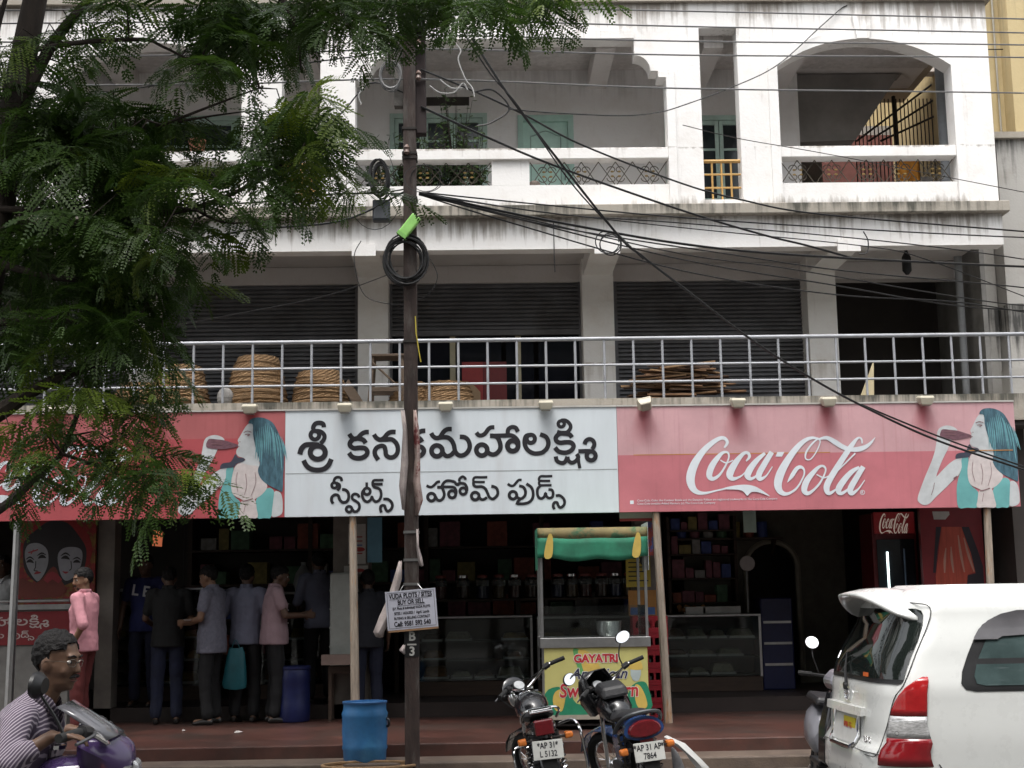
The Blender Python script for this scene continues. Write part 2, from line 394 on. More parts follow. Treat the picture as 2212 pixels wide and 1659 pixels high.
# back wall with window and door openings
DOOR=(P(1118,262,YB).x,P(1238,262,YB).x,6.24,P(1175,250,YB).z)
W1=(P(842,260,YB).x,P(1052,260,YB).x,7.02,P(900,246,YB).z)
W2=(2.50,3.62,6.35,P(1550,250,YB).z)
W0=(-4.3,-3.1,6.9,8.0)
m=MB(); c=xL
for (a,b,z0,z1) in (W0,W1,DOOR,W2):
    m.box(c,a,YB,YB+.2,ZB,8.6); m.box(a,b,YB,YB+.2,z1,8.6)
    if z0>ZB+.01: m.box(a,b,YB,YB+.2,ZB,z0)
    c=b
m.box(c,4.14,YB,YB+.2,ZB,8.6)
m.build('balcony_back_wall',M_inner,B)
MB().box(-.72,-.08,YB-.004,YB+.01,8.12,8.24).build('vent_grating',mat('vent_dark',(.05,.045,.04),.9),B)
M_green=mat('mint_green_paint',(.44,.58,.52),.55,var=.22,scale=4,bump=.1)
M_pane=mat('dark_window_pane',(.03,.04,.045),.12,var=.5,scale=2)
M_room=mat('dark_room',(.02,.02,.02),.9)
def window(op,nx=2,nz=3,name='window'):
    a,b,z0,z1=op
    fr=MB()
    for (p,q,r,s) in ((a,a+.06,z0,z1),(b-.06,b,z0,z1),(a+.06,b-.06,z0,z0+.06),(a+.06,b-.06,z1-.06,z1)): fr.box(p,q,YB-.02,YB+.08,r,s)
    f=fr.build(name,M_green,B)
    wx=(b-a-.12)/nx
    for i in range(nx):
        l=a+.06+wx*i; r=l+wx; s=MB()
        for (p,q,u,v) in ((l+.005,l+.055,z0+.065,z1-.065),(r-.055,r-.005,z0+.065,z1-.065),(l+.056,r-.056,z0+.065,z0+.12),(l+.056,r-.056,z1-.12,z1-.065)): s.box(p,q,YB+.01,YB+.05,u,v)
        for k in range(1,nz):
            zc=z0+.12+(z1-z0-.24)*k/nz; s.box(l+.056,r-.056,YB+.015,YB+.045,zc-.015,zc+.015)
        s.build('sash',M_green,f)
        for k in range(nz):
            za=z0+.12+(z1-z0-.24)*k/nz; zb=z0+.12+(z1-z0-.24)*(k+1)/nz
            MB().box(l+.05,r-.05,YB+.028,YB+.032,za+.01,zb-.01).build('pane',M_pane,f)
        g=MB()
        for k in range(1,6):
            xx=l+.055+(wx-.11)*k/6; g.tube([(xx,YB+.07,z0+.08),(xx,YB+.07,z1-.08)],.006,5)
        g.build('window_bar',mat('bar_iron',(.12,.13,.14),.6,.4),f)
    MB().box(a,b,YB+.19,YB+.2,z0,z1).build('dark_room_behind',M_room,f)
window(W1,3); window(W2,3,4); window(W0,2)
# door
a,b,z0,z1=DOOR
d=MB()
for (p,q,r,s) in ((a,a+.07,z0,z1),(b-.07,b,z0,z1),(a+.07,b-.07,z1-.08,z1)): d.box(p,q,YB-.03,YB+.1,r,s)
dr=d.build('door_frame',mat('pale_mint_frame',(.42,.62,.55),.55,var=.15),B)
MB().box(a+.072,b-.072,YB+.03,YB+.07,z0,z1-.082).build('door_leaf',mat('pale_mint_door',(.50,.72,.64),.55,var=.15),dr)
pan=[(a+.17,6.9),(b-.17,6.9),(b-.17,7.68)]+[(b-.17-(b-a-.34)*i/12,7.70+.07*math.sin(math.pi*i/12)**2) for i in range(13)]+[(a+.17,7.68)]
m=MB(); m.tube([(x,YB+.028,z) for x,z in pan],.009,5,closed=True); m.tube([(x,YB+.028,6.4+(z-6.9)*.45) for x,z in pan],.009,5,closed=True)
m.build('door_moulding',mat('mint_green_dark',(.26,.38,.33),.6),dr)
MB().tube([(b-.12,YB+.02,7.1),(b-.12,YB-.03,7.12),(b-.12,YB-.03,7.24),(b-.12,YB+.02,7.26)],.009,6).build('door_handle',steel,dr)
# stair corner behind the right arch
M_stair=mat('stair_soffit',(.24,.225,.215),.85,var=.25,scale=2)
q=[P(1778,100,17.7),P(1945,160,17.7),P(1848,302,17.7),P(1778,308,17.7)]
MB().prism([(4.14,8.6),(q[1].x+.02,8.6),(q[1].x-.02,q[1].z),(q[2].x,q[2].z),(4.14,q[3].z)],17.7,17.95).build('stair_slab_wall',M_stair,B)
MB().box(4.14,4.3,17.5,19.3,ZB,8.6).build('stair_side_wall',M_inner,B)
MB().box(4.14,5.02,19.2,19.35,ZB,8.6).build('stair_back_wall',mat('stair_back_wall',(.22,.19,.17),.85),B)
MB().lathe([(.075,0),(.075,2.36)],(P(2035,200,16.75).x,16.75,6.24),12).build('stair_column',mat('column_grey',(.30,.32,.34),.6),B,smooth=True)
M_iron=mat('dark_iron',(.03,.026,.024),.7,.3)
g=MB(); xa,xb=P(1845,250,18.6).x,P(2055,250,18.6).x
for i in range(26):
    x=xa+(xb-xa)*i/25; g.tube([(x,18.6,6.24),(x,18.6,8.58)],.009,5)
g.build('stair_grille',M_iron,B)
for k in range(3):
    MB().tube([tuple(P(1850+k*26,305,18.55)),tuple(P(2030,170+k*38,18.55))],.016,5).build('stair_handrail',M_iron,B)
MB().tube([(P(1938,250,18.5).x,18.5,6.24),(P(1932,250,18.5).x,18.5,8.58)],.028,6).build('stair_grille_post',M_iron,B)
for k in range(9):
    MB().box(4.75+k*.15,4.92+k*.15,17.75,18.5,6.24,6.33+k*.105).build('stair_step',M_stair,B)
# scroll grilles under the rails
M_scroll=mat('scroll_iron',(.10,.085,.065),.55,.3); M_leaf=mat('gilt_leaf',(.32,.22,.08),.5,.4)
def scrolls(x0,x1):
    g=MB(); lf=MB(); z0,z1=6.545,6.845; zc=(z0+z1)/2; y=YF+.11
    nseg=max(2,round((x1-x0)/.46)); w=(x1-x0)/nseg
    for i in range(nseg):
        a=x0+i*w; c=a+w/2
        g.tube([(a,y,z0),(c,y,z1)],.006,5); g.tube([(a,y,z1),(c,y,z0)],.006,5); g.tube([(c,y,z1),(a+w,y,z0)],.006,5); g.tube([(c,y,z0),(a+w,y,z1)],.006,5)
        for sx in(-1,1):
            for sz in(-1,1):
                pts=[]
                for k in range(15):
                    t=k/14; r=.062*(1-.62*t); an=t*4.6
                    pts.append((c+sx*(.075+r*math.cos(an)-.03),y+.008,zc+sz*(.07+r*math.sin(an)*.9-.02)))
                g.tube(pts,.006,5); e=pts[-1]
                lf.ball((e[0],y-.004,e[2]),(.022,.006,.013),6,4)
    o=g.build('scroll_grille',M_scroll,B); lf.build('gilt_leaf',M_leaf,o)['kind']='stuff'
for s_ in (AL,AR,(MI[0],pa-.002),(pb+.002,MI[1])): scrolls(s_[0]+.01,s_[1]-.01)
# yellow cane-coloured grille in the narrow recesses
M_yel=mat('yellow_painted_bar',(.50,.30,.10),.55)
for (a,b) in (RL,RR):
    zt=P(1560,343,YF).z
    MB().box(a,b,YF+.02,YF+.2,ZB,6.34).build('recess_sill',M_white,B)
    g=MB(); g.tube([(a,YF+.1,zt),(b,YF+.1,zt)],.024,8)
    for k in (1,2): g.tube([(a,YF+.1,6.34+(zt-6.34)*k/3),(b,YF+.1,6.34+(zt-6.34)*k/3)],.013,6)
    for k in range(1,4): g.tube([(a+(b-a)*k/4,YF+.1,6.34),(a+(b-a)*k/4,YF+.1,zt)],.013,6)
    g.build('recess_grille',M_yel,B)
# ---------------- slab between first and second floor
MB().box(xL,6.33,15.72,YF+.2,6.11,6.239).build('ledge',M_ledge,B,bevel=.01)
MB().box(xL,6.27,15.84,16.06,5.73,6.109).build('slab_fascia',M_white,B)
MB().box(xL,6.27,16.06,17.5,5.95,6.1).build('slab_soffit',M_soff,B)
PX=[(-7.33,-6.95),(-4.43,-4.06),(-1.52,-1.14),(1.335,1.735),(4.22,4.59)]
for (a,b) in PX:
    MB().box(a,b,17.2,17.8,3.93,5.95).build('pillar',M_pil,B)
    MB().box(a+.02,b-.02,16.06,17.2,5.73,5.949).build('bracket_beam',M_pil,B)
    MB().box(a+.05,b-.05,15.80,15.84,5.66,5.8).build('beam_end',M_white,B)
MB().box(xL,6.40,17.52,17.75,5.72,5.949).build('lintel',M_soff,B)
# first floor slab
MB().box(xL,6.95,15.76,17.8,3.62,3.929).build('first_floor_slab',M_ledge,B)
# rolling shutters: one curtain each, slats as real corrugation
M_shut=mat('shutter_grey',(.15,.15,.16),.55,.15,var=.3,scale=2.5,col2=(.10,.095,.095),thr=(.5,.7))
def shutter(a,b,zb,zt=5.72):
    m=MB(); pr=[]; z=zb; 
    while z<zt-.03:
        pr+=[(17.58,z),(17.545,z+.012),(17.545,z+.036),(17.58,z+.048)]; z+=.055
    pr.append((17.58,zt))
    m.grid([[(a,y,z) for y,z in pr],[(b,y,z) for y,z in pr]])
    o=m.build('rolling_shutter',M_shut,B,solid=.004)
    MB().box(a,b,17.53,17.60,zb-.07,zb-.001).build('bottom_bar',M_shut,o)
    MB().box(a,a+.05,17.52,17.62,3.93,zt).build('guide_rail',M_shut,o); MB().box(b-.05,b,17.52,17.62,3.93,zt).build('guide_rail',M_shut,o)
shutter(-6.95,-4.43,4.01); shutter(-4.06,-1.536,4.01); shutter(-1.159,1.357,5.10); shutter(1.761,4.30,4.01)
# glazed front below the half-raised shutter
M_cream=mat('cream_frame',(.52,.47,.33),.6); M_navy=mat('dark_glass',(.012,.013,.02),.08)
gf=MB()
for px in (722,978,1120): 
    x=P(px,800,17.62).x; gf.box(x-.035,x+.035,17.62,17.68,3.93,5.06)
gf.box(-1.15,1.35,17.62,17.68,3.93,4.0)
sf=gf.build('shopfront_frame',M_cream,B)
for (p,q) in ((-1.15,-.30),(-.30,.33),(.33,.75),(.75,1.35)): MB().box(p+.03,q-.03,17.655,17.665,4.0,5.06).build('shopfront_pane',M_navy,sf)
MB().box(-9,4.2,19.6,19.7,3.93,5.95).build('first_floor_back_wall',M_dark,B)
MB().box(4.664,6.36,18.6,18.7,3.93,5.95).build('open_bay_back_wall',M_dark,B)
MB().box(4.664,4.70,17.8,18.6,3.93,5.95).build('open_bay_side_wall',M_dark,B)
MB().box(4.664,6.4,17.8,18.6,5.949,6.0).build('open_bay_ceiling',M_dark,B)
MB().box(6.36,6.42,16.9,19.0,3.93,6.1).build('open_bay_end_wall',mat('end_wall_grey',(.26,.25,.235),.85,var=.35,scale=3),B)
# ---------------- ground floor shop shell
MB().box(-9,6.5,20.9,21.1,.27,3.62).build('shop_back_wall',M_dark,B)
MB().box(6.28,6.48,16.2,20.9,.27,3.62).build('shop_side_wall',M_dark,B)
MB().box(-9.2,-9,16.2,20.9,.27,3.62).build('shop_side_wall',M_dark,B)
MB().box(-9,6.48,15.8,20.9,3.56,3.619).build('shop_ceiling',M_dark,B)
FL=.44
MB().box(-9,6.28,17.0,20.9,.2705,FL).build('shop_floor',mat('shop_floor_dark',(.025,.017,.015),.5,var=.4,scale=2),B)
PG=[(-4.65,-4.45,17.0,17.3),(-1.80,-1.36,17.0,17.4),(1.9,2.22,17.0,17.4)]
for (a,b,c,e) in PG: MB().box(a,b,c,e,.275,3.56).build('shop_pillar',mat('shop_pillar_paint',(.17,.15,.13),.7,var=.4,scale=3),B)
# partition with arched doorway at the back
ax0,ax1=P(1600,1250,19.5).x,P(1735,1250,19.5).x
ap=arch(ax0+.1,ax1-.1,2.05,2.37,12)
MB().prism([(ax0-.8,3.4)]+[(ax0-.8,.441),(ax0+.1,.441)]+ap+[(ax1-.1,.441),(ax1+.6,.441),(ax1+.6,3.4)],19.5,19.6).build('arched_partition',mat('partition_paint',(.12,.11,.085),.7,var=.3),B)
MB().tube([(x_,19.49,z_) for x_,z_ in [(ax0+.06,.6)]+[((x_-(ax0+ax1)/2)*1.08+(ax0+ax1)/2,z_+.03) for x_,z_ in ap]+[(ax1-.06,.6)]],.04,6).build('arch_moulding',mat('arch_moulding',(.30,.28,.22),.7),B)
# ================================================================ neighbour
LN=[(7.36,.7),(5.2,.9),(3.9,.6)]
M_och=wall_mat('ochre_plaster',(.50,.40,.22),(.25,.2,.12),[(9.5,1.2)],streak=.5,patch=.4)
M_old=wall_mat('mouldy_grey_plaster',(.40,.385,.36),(.03,.03,.028),LN,streak=.92,patch=.6)
N=thing('neighbouring_building',(8,18,ROAD),'ochre upper building standing over a mouldy grey wall at the right end','building')
MB().box(6.47,12,17.2,24,7.36,12).build('ochre_wall',M_och,N)
MB().box(6.62,12,16.75,17.2,ROAD,7.34).build('old_wall',M_old,N)
MB().box(6.425,6.61,17.05,24,ROAD,7.33).build('side_wall',M_old,N)
MB().box(6.50,12,16.68,17.25,7.34,7.42).build('ledge',M_ledge,N)
MB().box(6.95,7.3,16.9,17.199,7.42,12).build('pilaster',M_och,N)
MB().box(6.48,12,16.5,16.75,ROAD,4.35).build('low_wall',M_old,N)
for k,(a,b) in enumerate(((6.74,9.2),(6.86,9.0))):
    MB().tube([(a,17.15,7.42),(a,17.15,12)],.014,6).build('conduit',mat('conduit_grey',(.35,.33,.28),.5),N)
g=MB()
for z in (7.55,8.1,8.7): g.tube([(6.6,17.12,z),(7.2,17.12,z)],.008,5)
g.build('cable_bracket',M_iron,N)['kind']='stuff'
R2=thing('rear_ochre_building',(6,21,ROAD),'ochre wall with red lower band seen through the stair grille','building')
zr1,zr2=P(1950,272,20.5).z,P(1950,292,20.5).z
MB().box(4.3,9,20.5,22,zr1,12).build('wall',M_och,R2)
MB().box(4.3,9,20.48,22,5.9,zr2-.001).build('red_band',mat('brick_red_paint',(.16,.06,.05),.8,var=.4),R2)
MB().box(4.3,9,20.49,22,zr2,zr1-.001).build('grey_band',mat('grey_band_paint',(.28,.26,.24),.8),R2)
# drain pipe at the end bay
tag(MB().lathe([(.05,0),(.05,2.2)],(P(2078,700,17.3).x,17.3,3.93),10).build('drain_pipe',mat('grey_pvc',(.30,.31,.32),.4),None,smooth=True),'grey plastic drain pipe beside the dark open bay','pipe')
# ================================================================ sign boards
YS=15.6; ZS0,ZS1=2.605,3.806; XS=[-6.79,-2.20,1.57,6.15]
LAMPX=[P(x,884,15.5).x for x in (120,328,540,745,963,1179,1393,1594,1790,2000)]
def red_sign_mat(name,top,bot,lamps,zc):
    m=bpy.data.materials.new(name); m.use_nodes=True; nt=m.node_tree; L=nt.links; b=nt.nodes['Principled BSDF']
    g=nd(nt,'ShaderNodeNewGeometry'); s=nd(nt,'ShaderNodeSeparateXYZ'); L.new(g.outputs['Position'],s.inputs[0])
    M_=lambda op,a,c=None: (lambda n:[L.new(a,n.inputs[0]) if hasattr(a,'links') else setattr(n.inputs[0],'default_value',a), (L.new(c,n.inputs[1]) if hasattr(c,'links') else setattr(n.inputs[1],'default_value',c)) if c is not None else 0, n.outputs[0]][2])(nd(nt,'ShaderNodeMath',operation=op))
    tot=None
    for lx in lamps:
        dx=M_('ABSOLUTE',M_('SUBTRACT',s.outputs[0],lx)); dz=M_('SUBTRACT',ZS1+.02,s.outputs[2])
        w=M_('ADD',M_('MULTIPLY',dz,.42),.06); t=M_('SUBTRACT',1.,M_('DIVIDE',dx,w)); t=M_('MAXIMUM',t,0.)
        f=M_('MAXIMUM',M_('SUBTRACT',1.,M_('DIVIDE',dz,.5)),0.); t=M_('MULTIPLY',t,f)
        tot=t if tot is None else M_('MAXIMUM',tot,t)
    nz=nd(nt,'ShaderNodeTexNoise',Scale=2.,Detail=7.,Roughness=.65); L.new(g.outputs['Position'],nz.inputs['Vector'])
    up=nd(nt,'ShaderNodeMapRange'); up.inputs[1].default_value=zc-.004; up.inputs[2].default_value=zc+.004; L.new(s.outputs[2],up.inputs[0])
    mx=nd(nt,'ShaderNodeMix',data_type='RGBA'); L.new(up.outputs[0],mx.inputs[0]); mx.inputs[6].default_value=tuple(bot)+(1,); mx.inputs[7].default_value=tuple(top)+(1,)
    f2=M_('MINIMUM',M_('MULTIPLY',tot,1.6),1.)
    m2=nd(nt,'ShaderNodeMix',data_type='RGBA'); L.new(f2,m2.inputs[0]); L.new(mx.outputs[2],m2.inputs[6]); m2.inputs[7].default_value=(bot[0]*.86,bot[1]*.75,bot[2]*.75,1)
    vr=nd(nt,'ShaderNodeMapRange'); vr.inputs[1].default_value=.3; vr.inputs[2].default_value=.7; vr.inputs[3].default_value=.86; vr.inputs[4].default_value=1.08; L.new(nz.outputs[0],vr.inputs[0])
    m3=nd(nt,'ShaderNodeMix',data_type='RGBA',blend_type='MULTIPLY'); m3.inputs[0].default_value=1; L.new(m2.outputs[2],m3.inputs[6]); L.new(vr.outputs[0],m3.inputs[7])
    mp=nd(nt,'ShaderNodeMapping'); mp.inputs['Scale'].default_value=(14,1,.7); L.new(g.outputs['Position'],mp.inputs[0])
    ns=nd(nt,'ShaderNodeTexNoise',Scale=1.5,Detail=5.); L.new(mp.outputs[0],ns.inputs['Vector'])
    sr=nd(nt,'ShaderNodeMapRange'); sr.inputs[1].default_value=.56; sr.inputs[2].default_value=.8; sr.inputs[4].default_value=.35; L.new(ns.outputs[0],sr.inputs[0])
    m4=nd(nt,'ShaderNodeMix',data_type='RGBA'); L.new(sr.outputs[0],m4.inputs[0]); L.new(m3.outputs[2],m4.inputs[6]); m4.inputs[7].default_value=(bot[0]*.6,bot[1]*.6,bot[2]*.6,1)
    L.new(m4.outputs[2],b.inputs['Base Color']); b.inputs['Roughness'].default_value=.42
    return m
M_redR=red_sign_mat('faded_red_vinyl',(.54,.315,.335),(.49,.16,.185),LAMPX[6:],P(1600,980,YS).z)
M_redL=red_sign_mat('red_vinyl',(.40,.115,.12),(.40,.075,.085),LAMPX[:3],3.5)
M_wsign=mat('white_vinyl',(.60,.645,.68),.42,var=.07,scale=1.4,stretch=(3,1,.5),col2=(.55,.575,.60),thr=(.5,.75))
M_ink=mat('dark_ink',(.013,.012,.016),.5)
M_logo=mat('logo_white',(.64,.68,.72),.45,var=.08)
M_edge=mat('sign_edge_alu',(.55,.53,.5),.4,.3)
def tileplane(ox,oy,sc,dx=0.): 
    return lambda u,v,h: (lambda q:(q.x+dx,q.y,q.z))(P((ox+u*sc)/1.47559,(oy+v*sc)/1.47559,YS-.003-h))
def sign(name,a,b,matp,label):
    t=thing(name,((a+b)/2,YS+.08,ZS0),label,'sign')
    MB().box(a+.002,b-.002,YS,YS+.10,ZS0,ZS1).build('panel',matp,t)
    MB().box(a+.002,b-.002,YS-.012,YS+.10,ZS1+.001,ZS1+.018).build('top_edge',M_edge,t)
    fr=MB()
    for z in (ZS0+.1,ZS1-.1): fr.box(a+.05,b-.05,YS+.101,YS+.16,z-.02,z+.02)
    fr.build('rear_frame',M_iron,t)
    return t
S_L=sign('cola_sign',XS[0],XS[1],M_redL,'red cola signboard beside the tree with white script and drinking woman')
S_M=sign('shop_name_sign',XS[1],XS[2],M_wsign,'white shop name board with two rows of black Telugu lettering')
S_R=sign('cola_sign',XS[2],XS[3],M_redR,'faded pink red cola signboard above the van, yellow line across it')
TS=.16727
def ring(cx,cy,rx,ry=None):
    ry=ry or rx
    return [(cx+rx*math.cos(i*math.pi/6),cy+ry*math.sin(i*math.pi/6)) for i in range(12)]
KA=[([(1095,375),(1140,440),(1200,475),(1260,450),(1330,380),(1400,345),(1470,340)],88,0),([(1410,555),(1360,490),(1270,465),(1170,480),(1110,550),(1120,610),(1190,650),(1290,640),(1390,650),(1440,710),(1420,780),(1340,830),(1240,840),(1150,810),(1090,735)],92,0)]
ROW1=[(930,1320,[([(612,250),(600,190),(540,165),(455,180),(412,240),(410,290)],86,0),(ring(440,400,82),80,1),([(440,325),(530,325),(600,370),(625,430),(600,500),(550,560)],82,0),([(152,765),(185,660),(260,590),(380,580),(520,590)],100,0),(ring(495,730,143,128),100,1),([(225,880),(280,980),(370,1045),(490,1065),(610,1045),(700,970),(755,855)],95,0)]),
 (930,1320,KA),
 (930,1320,[([(1565,385),(1610,450),(1680,485),(1750,460),(1830,370),(1900,340),(1980,340)],88,0),([(1680,485),(1790,485),(1900,480),(1980,540),(2020,630),(2010,740),(1950,810),(1870,825),(1800,780),(1785,690),(1760,620),(1700,605),(1620,640),(1580,720),(1600,800),(1650,870)],88,0)]),
 (1110,1316,KA),
 (1320,1320,[([(325,360),(360,420),(420,455),(490,440),(560,340),(630,290),(718,285)],88,0),([(440,455),(560,440),(650,450),(720,510),(760,600),(780,700),(830,770),(900,790),(980,760),(1040,690),(1060,600),(1030,500),(960,440),(870,432)],88,0),(ring(435,700,104),92,1),([(530,680),(560,750),(620,800),(700,780),(760,720)],86,0)]),
 (1320,1320,[([(1185,350),(1230,400),(1290,405),(1350,370),(1410,290),(1460,255),(1530,250)],82,0),(ring(1290,685,104),92,1),([(1380,680),(1420,740),(1500,770),(1580,740),(1640,660),(1640,560),(1590,450),(1520,415),(1445,412)],88,0),([(1520,412),(1700,408),(1850,405),(1930,450),(1980,520),(1985,600)],84,0),(ring(1880,605,100),96,1),([(1785,380),(1790,300),(1830,260),(1880,245),(1940,265),(1978,335)],82,0)]),
 (1620,1320,[(ring(430,470,78),80,1),([(425,395),(340,420),(312,520),(330,620),(390,700),(480,745),(560,750),(650,730),(730,660),(765,570),(750,480),(700,420),(605,385)],86,0)]),
 (1620,1320,[(ring(1010,185,58),66,1),([(1010,120),(1090,120),(1160,170),(1190,240),(1160,310),(1110,350)],72,0),([(930,330),(1000,350),(1100,350),(1180,360)],70,0),([(1215,445),(1170,390),(1080,370),(980,375),(910,440),(920,510),(990,545),(1090,535),(1190,540),(1245,600),(1220,670),(1150,720),(1060,735),(960,710),(890,635)],88,0),([(905,805),(930,890),(1010,930),(1080,910),(1130,810)],80,0),([(1130,810),(1150,890),(1220,925),(1290,890),(1335,820),(1300,760)],76,0),([(1335,830),(1345,930),(1365,1030)],62,0),([(1455,575),(1480,510),(1550,475),(1620,510),(1640,590),(1600,670)],82,0),([(1335,708),(1450,705),(1560,705)],82,0),(ring(1580,795,85),84,1)])]
ROW2=[(1030,1490,[([(355,262),(340,205),(285,185),(230,205),(205,260),(200,300)],54,0),(ring(215,340,52),54,1),([(250,290),(310,330),(310,390),(270,440)],54,0),([(360,420),(430,430),(480,490),(485,580),(450,650),(380,665),(320,620),(290,540),(230,520),(170,560),(160,630),(190,690)],58,0),([(690,570),(660,520),(600,505),(555,540),(560,600),(620,640),(680,690),(690,770),(650,830),(590,840),(560,800)],54,0),(ring(495,795,55),56,1)]),
 (1030,1490,[([(830,285),(830,330),(830,380)],50,0),(ring(835,455,62),58,1),([(800,400),(750,470),(750,560),(790,630),(850,655),(910,610),(930,560),(950,610),(1000,650),(1060,630),(1100,560),(1100,460),(1060,400),(980,375),(945,330),(970,320),(1050,319),(1135,318)],54,0),([(945,330),(945,280),(975,245),(1060,242),(1150,240)],50,0),([(1145,605),(1230,605),(1300,660),(1320,730),(1290,800),(1230,835),(1190,790),(1170,730),(1110,730),(1090,790),(1110,860)],56,0)]),
 (1340,1490,[([(115,345),(170,370),(220,370),(270,330),(320,280),(375,268)],52,0),(ring(210,565,72),60,1),([(290,560),(320,610),(370,630),(430,590),(455,510),(430,420),(400,380),(320,378)],56,0),([(400,380),(440,300),(500,255),(570,255),(650,275),(690,325),(740,320)],54,0),([(430,370),(560,370),(640,380),(680,440),(680,500)],54,0),(ring(605,510,68),58,1),([(690,325),(760,300),(840,310),(885,380),(885,450)],54,0),(ring(815,450,62),56,1),([(745,270),(745,220),(800,175),(845,195),(865,235)],50,0)]),
 (1340,1490,[([(1275,185),(1150,187),(1040,190),(1010,230),(1015,275)],48,0),([(1015,275),(1120,277),(1230,278)],46,0),([(1015,275),(1015,330),(1060,365),(1170,365),(1240,410),(1280,490),(1310,560),(1370,600),(1430,570),(1475,500),(1460,410),(1410,370),(1350,358)],56,0),(ring(1045,545,72),60,1),([(1120,560),(1150,600),(1200,610),(1270,570)],54,0)]),
 (1590,1490,[([(170,310),(220,345),(280,345),(330,290),(380,240),(435,240)],50,0),(ring(270,530,72),60,1),([(340,560),(390,590),(440,590),(500,530),(505,440),(460,370),(385,352)],56,0),([(400,610),(365,650),(340,710)],56,0),([(360,690),(480,690),(580,660),(640,590),(655,490),(620,380),(525,310)],56,0)]),
 (1590,1490,[([(1020,165),(900,168),(800,170),(765,215),(770,255)],48,0),([(770,255),(880,255),(980,255)],46,0),([(775,260),(765,300),(790,338),(900,338),(1005,338)],46,0),([(800,340),(740,410),(735,500),(760,570),(820,590),(870,550),(890,490),(910,550),(960,585),(1020,560),(1035,490),(1010,430),(945,420)],54,0),([(1085,540),(1160,535),(1230,590),(1255,660),(1230,730),(1170,765),(1130,720),(1110,670),(1060,670),(1035,730),(1060,800)],54,0)])]
for row in (ROW1,ROW2):
    for ox,oy,st_ in row:
        m=MB(); pl_=tileplane(ox,oy,TS)
        for i,(pts,w,cl) in enumerate(st_): stroke(m,pts,w,pl_,5,bool(cl),dy=i*3e-4)
        m.build('telugu_letter',M_ink,S_M)
z=P(1000,1018,YS).z
MB().box(XS[1]+.01,XS[2]-.01,YS-.0015,YS-.0005,z-.006,z+.004).build('panel_seam',mat('seam_grey',(.30,.32,.33),.6),S_M)
# cola script: centre line + width
C_=[([(470,275),(500,225),(475,182),(420,182),(330,240),(240,330),(165,450),(130,570),(142,660),(190,718),(270,733),(380,710),(500,682)],[18,30,34,40,52,64,82,88,74,50,28,16,20],0),
 ([(505,325),(515,375),(480,460),(420,550),(355,588),(318,555),(340,470),(400,380),(455,325)],[20,16,18,26,40,60,64,50,30],1),([(430,400),(490,428),(560,400)],[12,14,10],0),
 ([(690,410),(722,370),(712,332),(670,330),(610,390),(550,480),(525,550),(560,588),(640,560),(700,500)],[14,28,30,34,52,70,72,40,16,12],0),
 ([(880,330),(800,400),(730,490),(705,555),(740,588),(810,540),(900,400)],[28,50,66,66,34,18,14],0),([(948,318),(880,430),(820,540),(830,588),(890,560),(955,465)],[50,58,60,46,18,10],0),
 ([(1105,625),(1150,560),(1200,485),(1245,470),(1275,505),(1265,570),(1200,680),(1110,738),(1040,722),(1010,650),(1030,550),(1090,430),(1180,300),(1270,210),(1350,176),(1420,186)],[4,40,40,30,18,16,20,30,54,78,84,72,60,44,30,20],0),
 ([(1420,190),(1435,220),(1400,310),(1340,390),(1290,385),(1295,320),(1350,240),(1400,195)],[14,12,12,12,14,18,18,14],1),
 ([(1420,190),(1500,175),(1580,215),(1660,265),(1740,292),(1830,288),(1900,262),(1950,220),(1990,170)],[20,36,50,48,42,50,40,24,4],0),
 ([(1475,465),(1490,510),(1440,620),(1370,700),(1310,735),(1275,700),(1300,610),(1370,520),(1430,465)],[22,16,20,26,40,60,62,46,28],1),([(1400,545),(1470,577),(1520,560)],[12,14,10],0),
 ([(1858,232),(1850,185),(1810,182),(1740,270),(1640,420),(1540,580),(1500,675),(1525,735),(1600,690),(1660,630)],[14,18,24,50,58,62,62,40,16,12],0),([(1600,520),(1700,420),(1790,330)],[10,14,16],0),
 ([(1830,470),(1750,520),(1670,610),(1620,695),(1650,735),(1740,670),(1820,540)],[26,48,62,62,36,18,14],0),([(1870,465),(1800,580),(1740,690),(1755,735),(1820,690),(1885,600)],[50,58,60,44,18,10],0)]
C_tail=[(480,676),(600,652),(700,648),(780,665),(860,710),(930,765),(850,735),(790,720),(740,724),(705,757),(690,750),(660,715),(600,697),(480,694)]
def cola(parent,plane,mt,full=True):
    m=MB()
    for i,(pts,w,cl) in enumerate(C_): stroke(m,pts,w,plane,5,bool(cl),dy=.0004+i*3e-4)
    shape(m,C_tail,plane,3,dy=.006)
    m.add([plane(u,v,.0005) for u,v in ((1005,318),(1075,318),(1050,365),(985,365))],[(0,1,2,3)])
    if full: stroke(m,ring(1862,725,22),5,plane,3,True,dy=.0005); stroke(m,[(1855,737),(1855,713),(1868,718),(1857,725),(1870,738)],5,plane,2,dy=.001)
    return m.build('cola_script',mt,parent)
W_SK=mat('print_skin',(.50,.52,.53),.45); W_HAIR=mat('print_hair_teal',(.06,.13,.17),.45,var=.6,scale=14,stretch=(2,1,.5)); W_HL=mat('print_hair_light',(.14,.33,.37),.45,var=.4); W_TEAL=mat('print_teal',(.14,.38,.38),.45,var=.2,scale=3); W_SC=mat('print_scarf',(.55,.49,.48),.45,var=.15,scale=12); W_DK=mat('print_dark',(.05,.055,.08),.45); W_BOT=mat('print_bottle',(.16,.08,.1),.4,var=.4,scale=20,stretch=(1,1,4)); W_LINE=mat('print_line',(.2,.1,.11),.5)
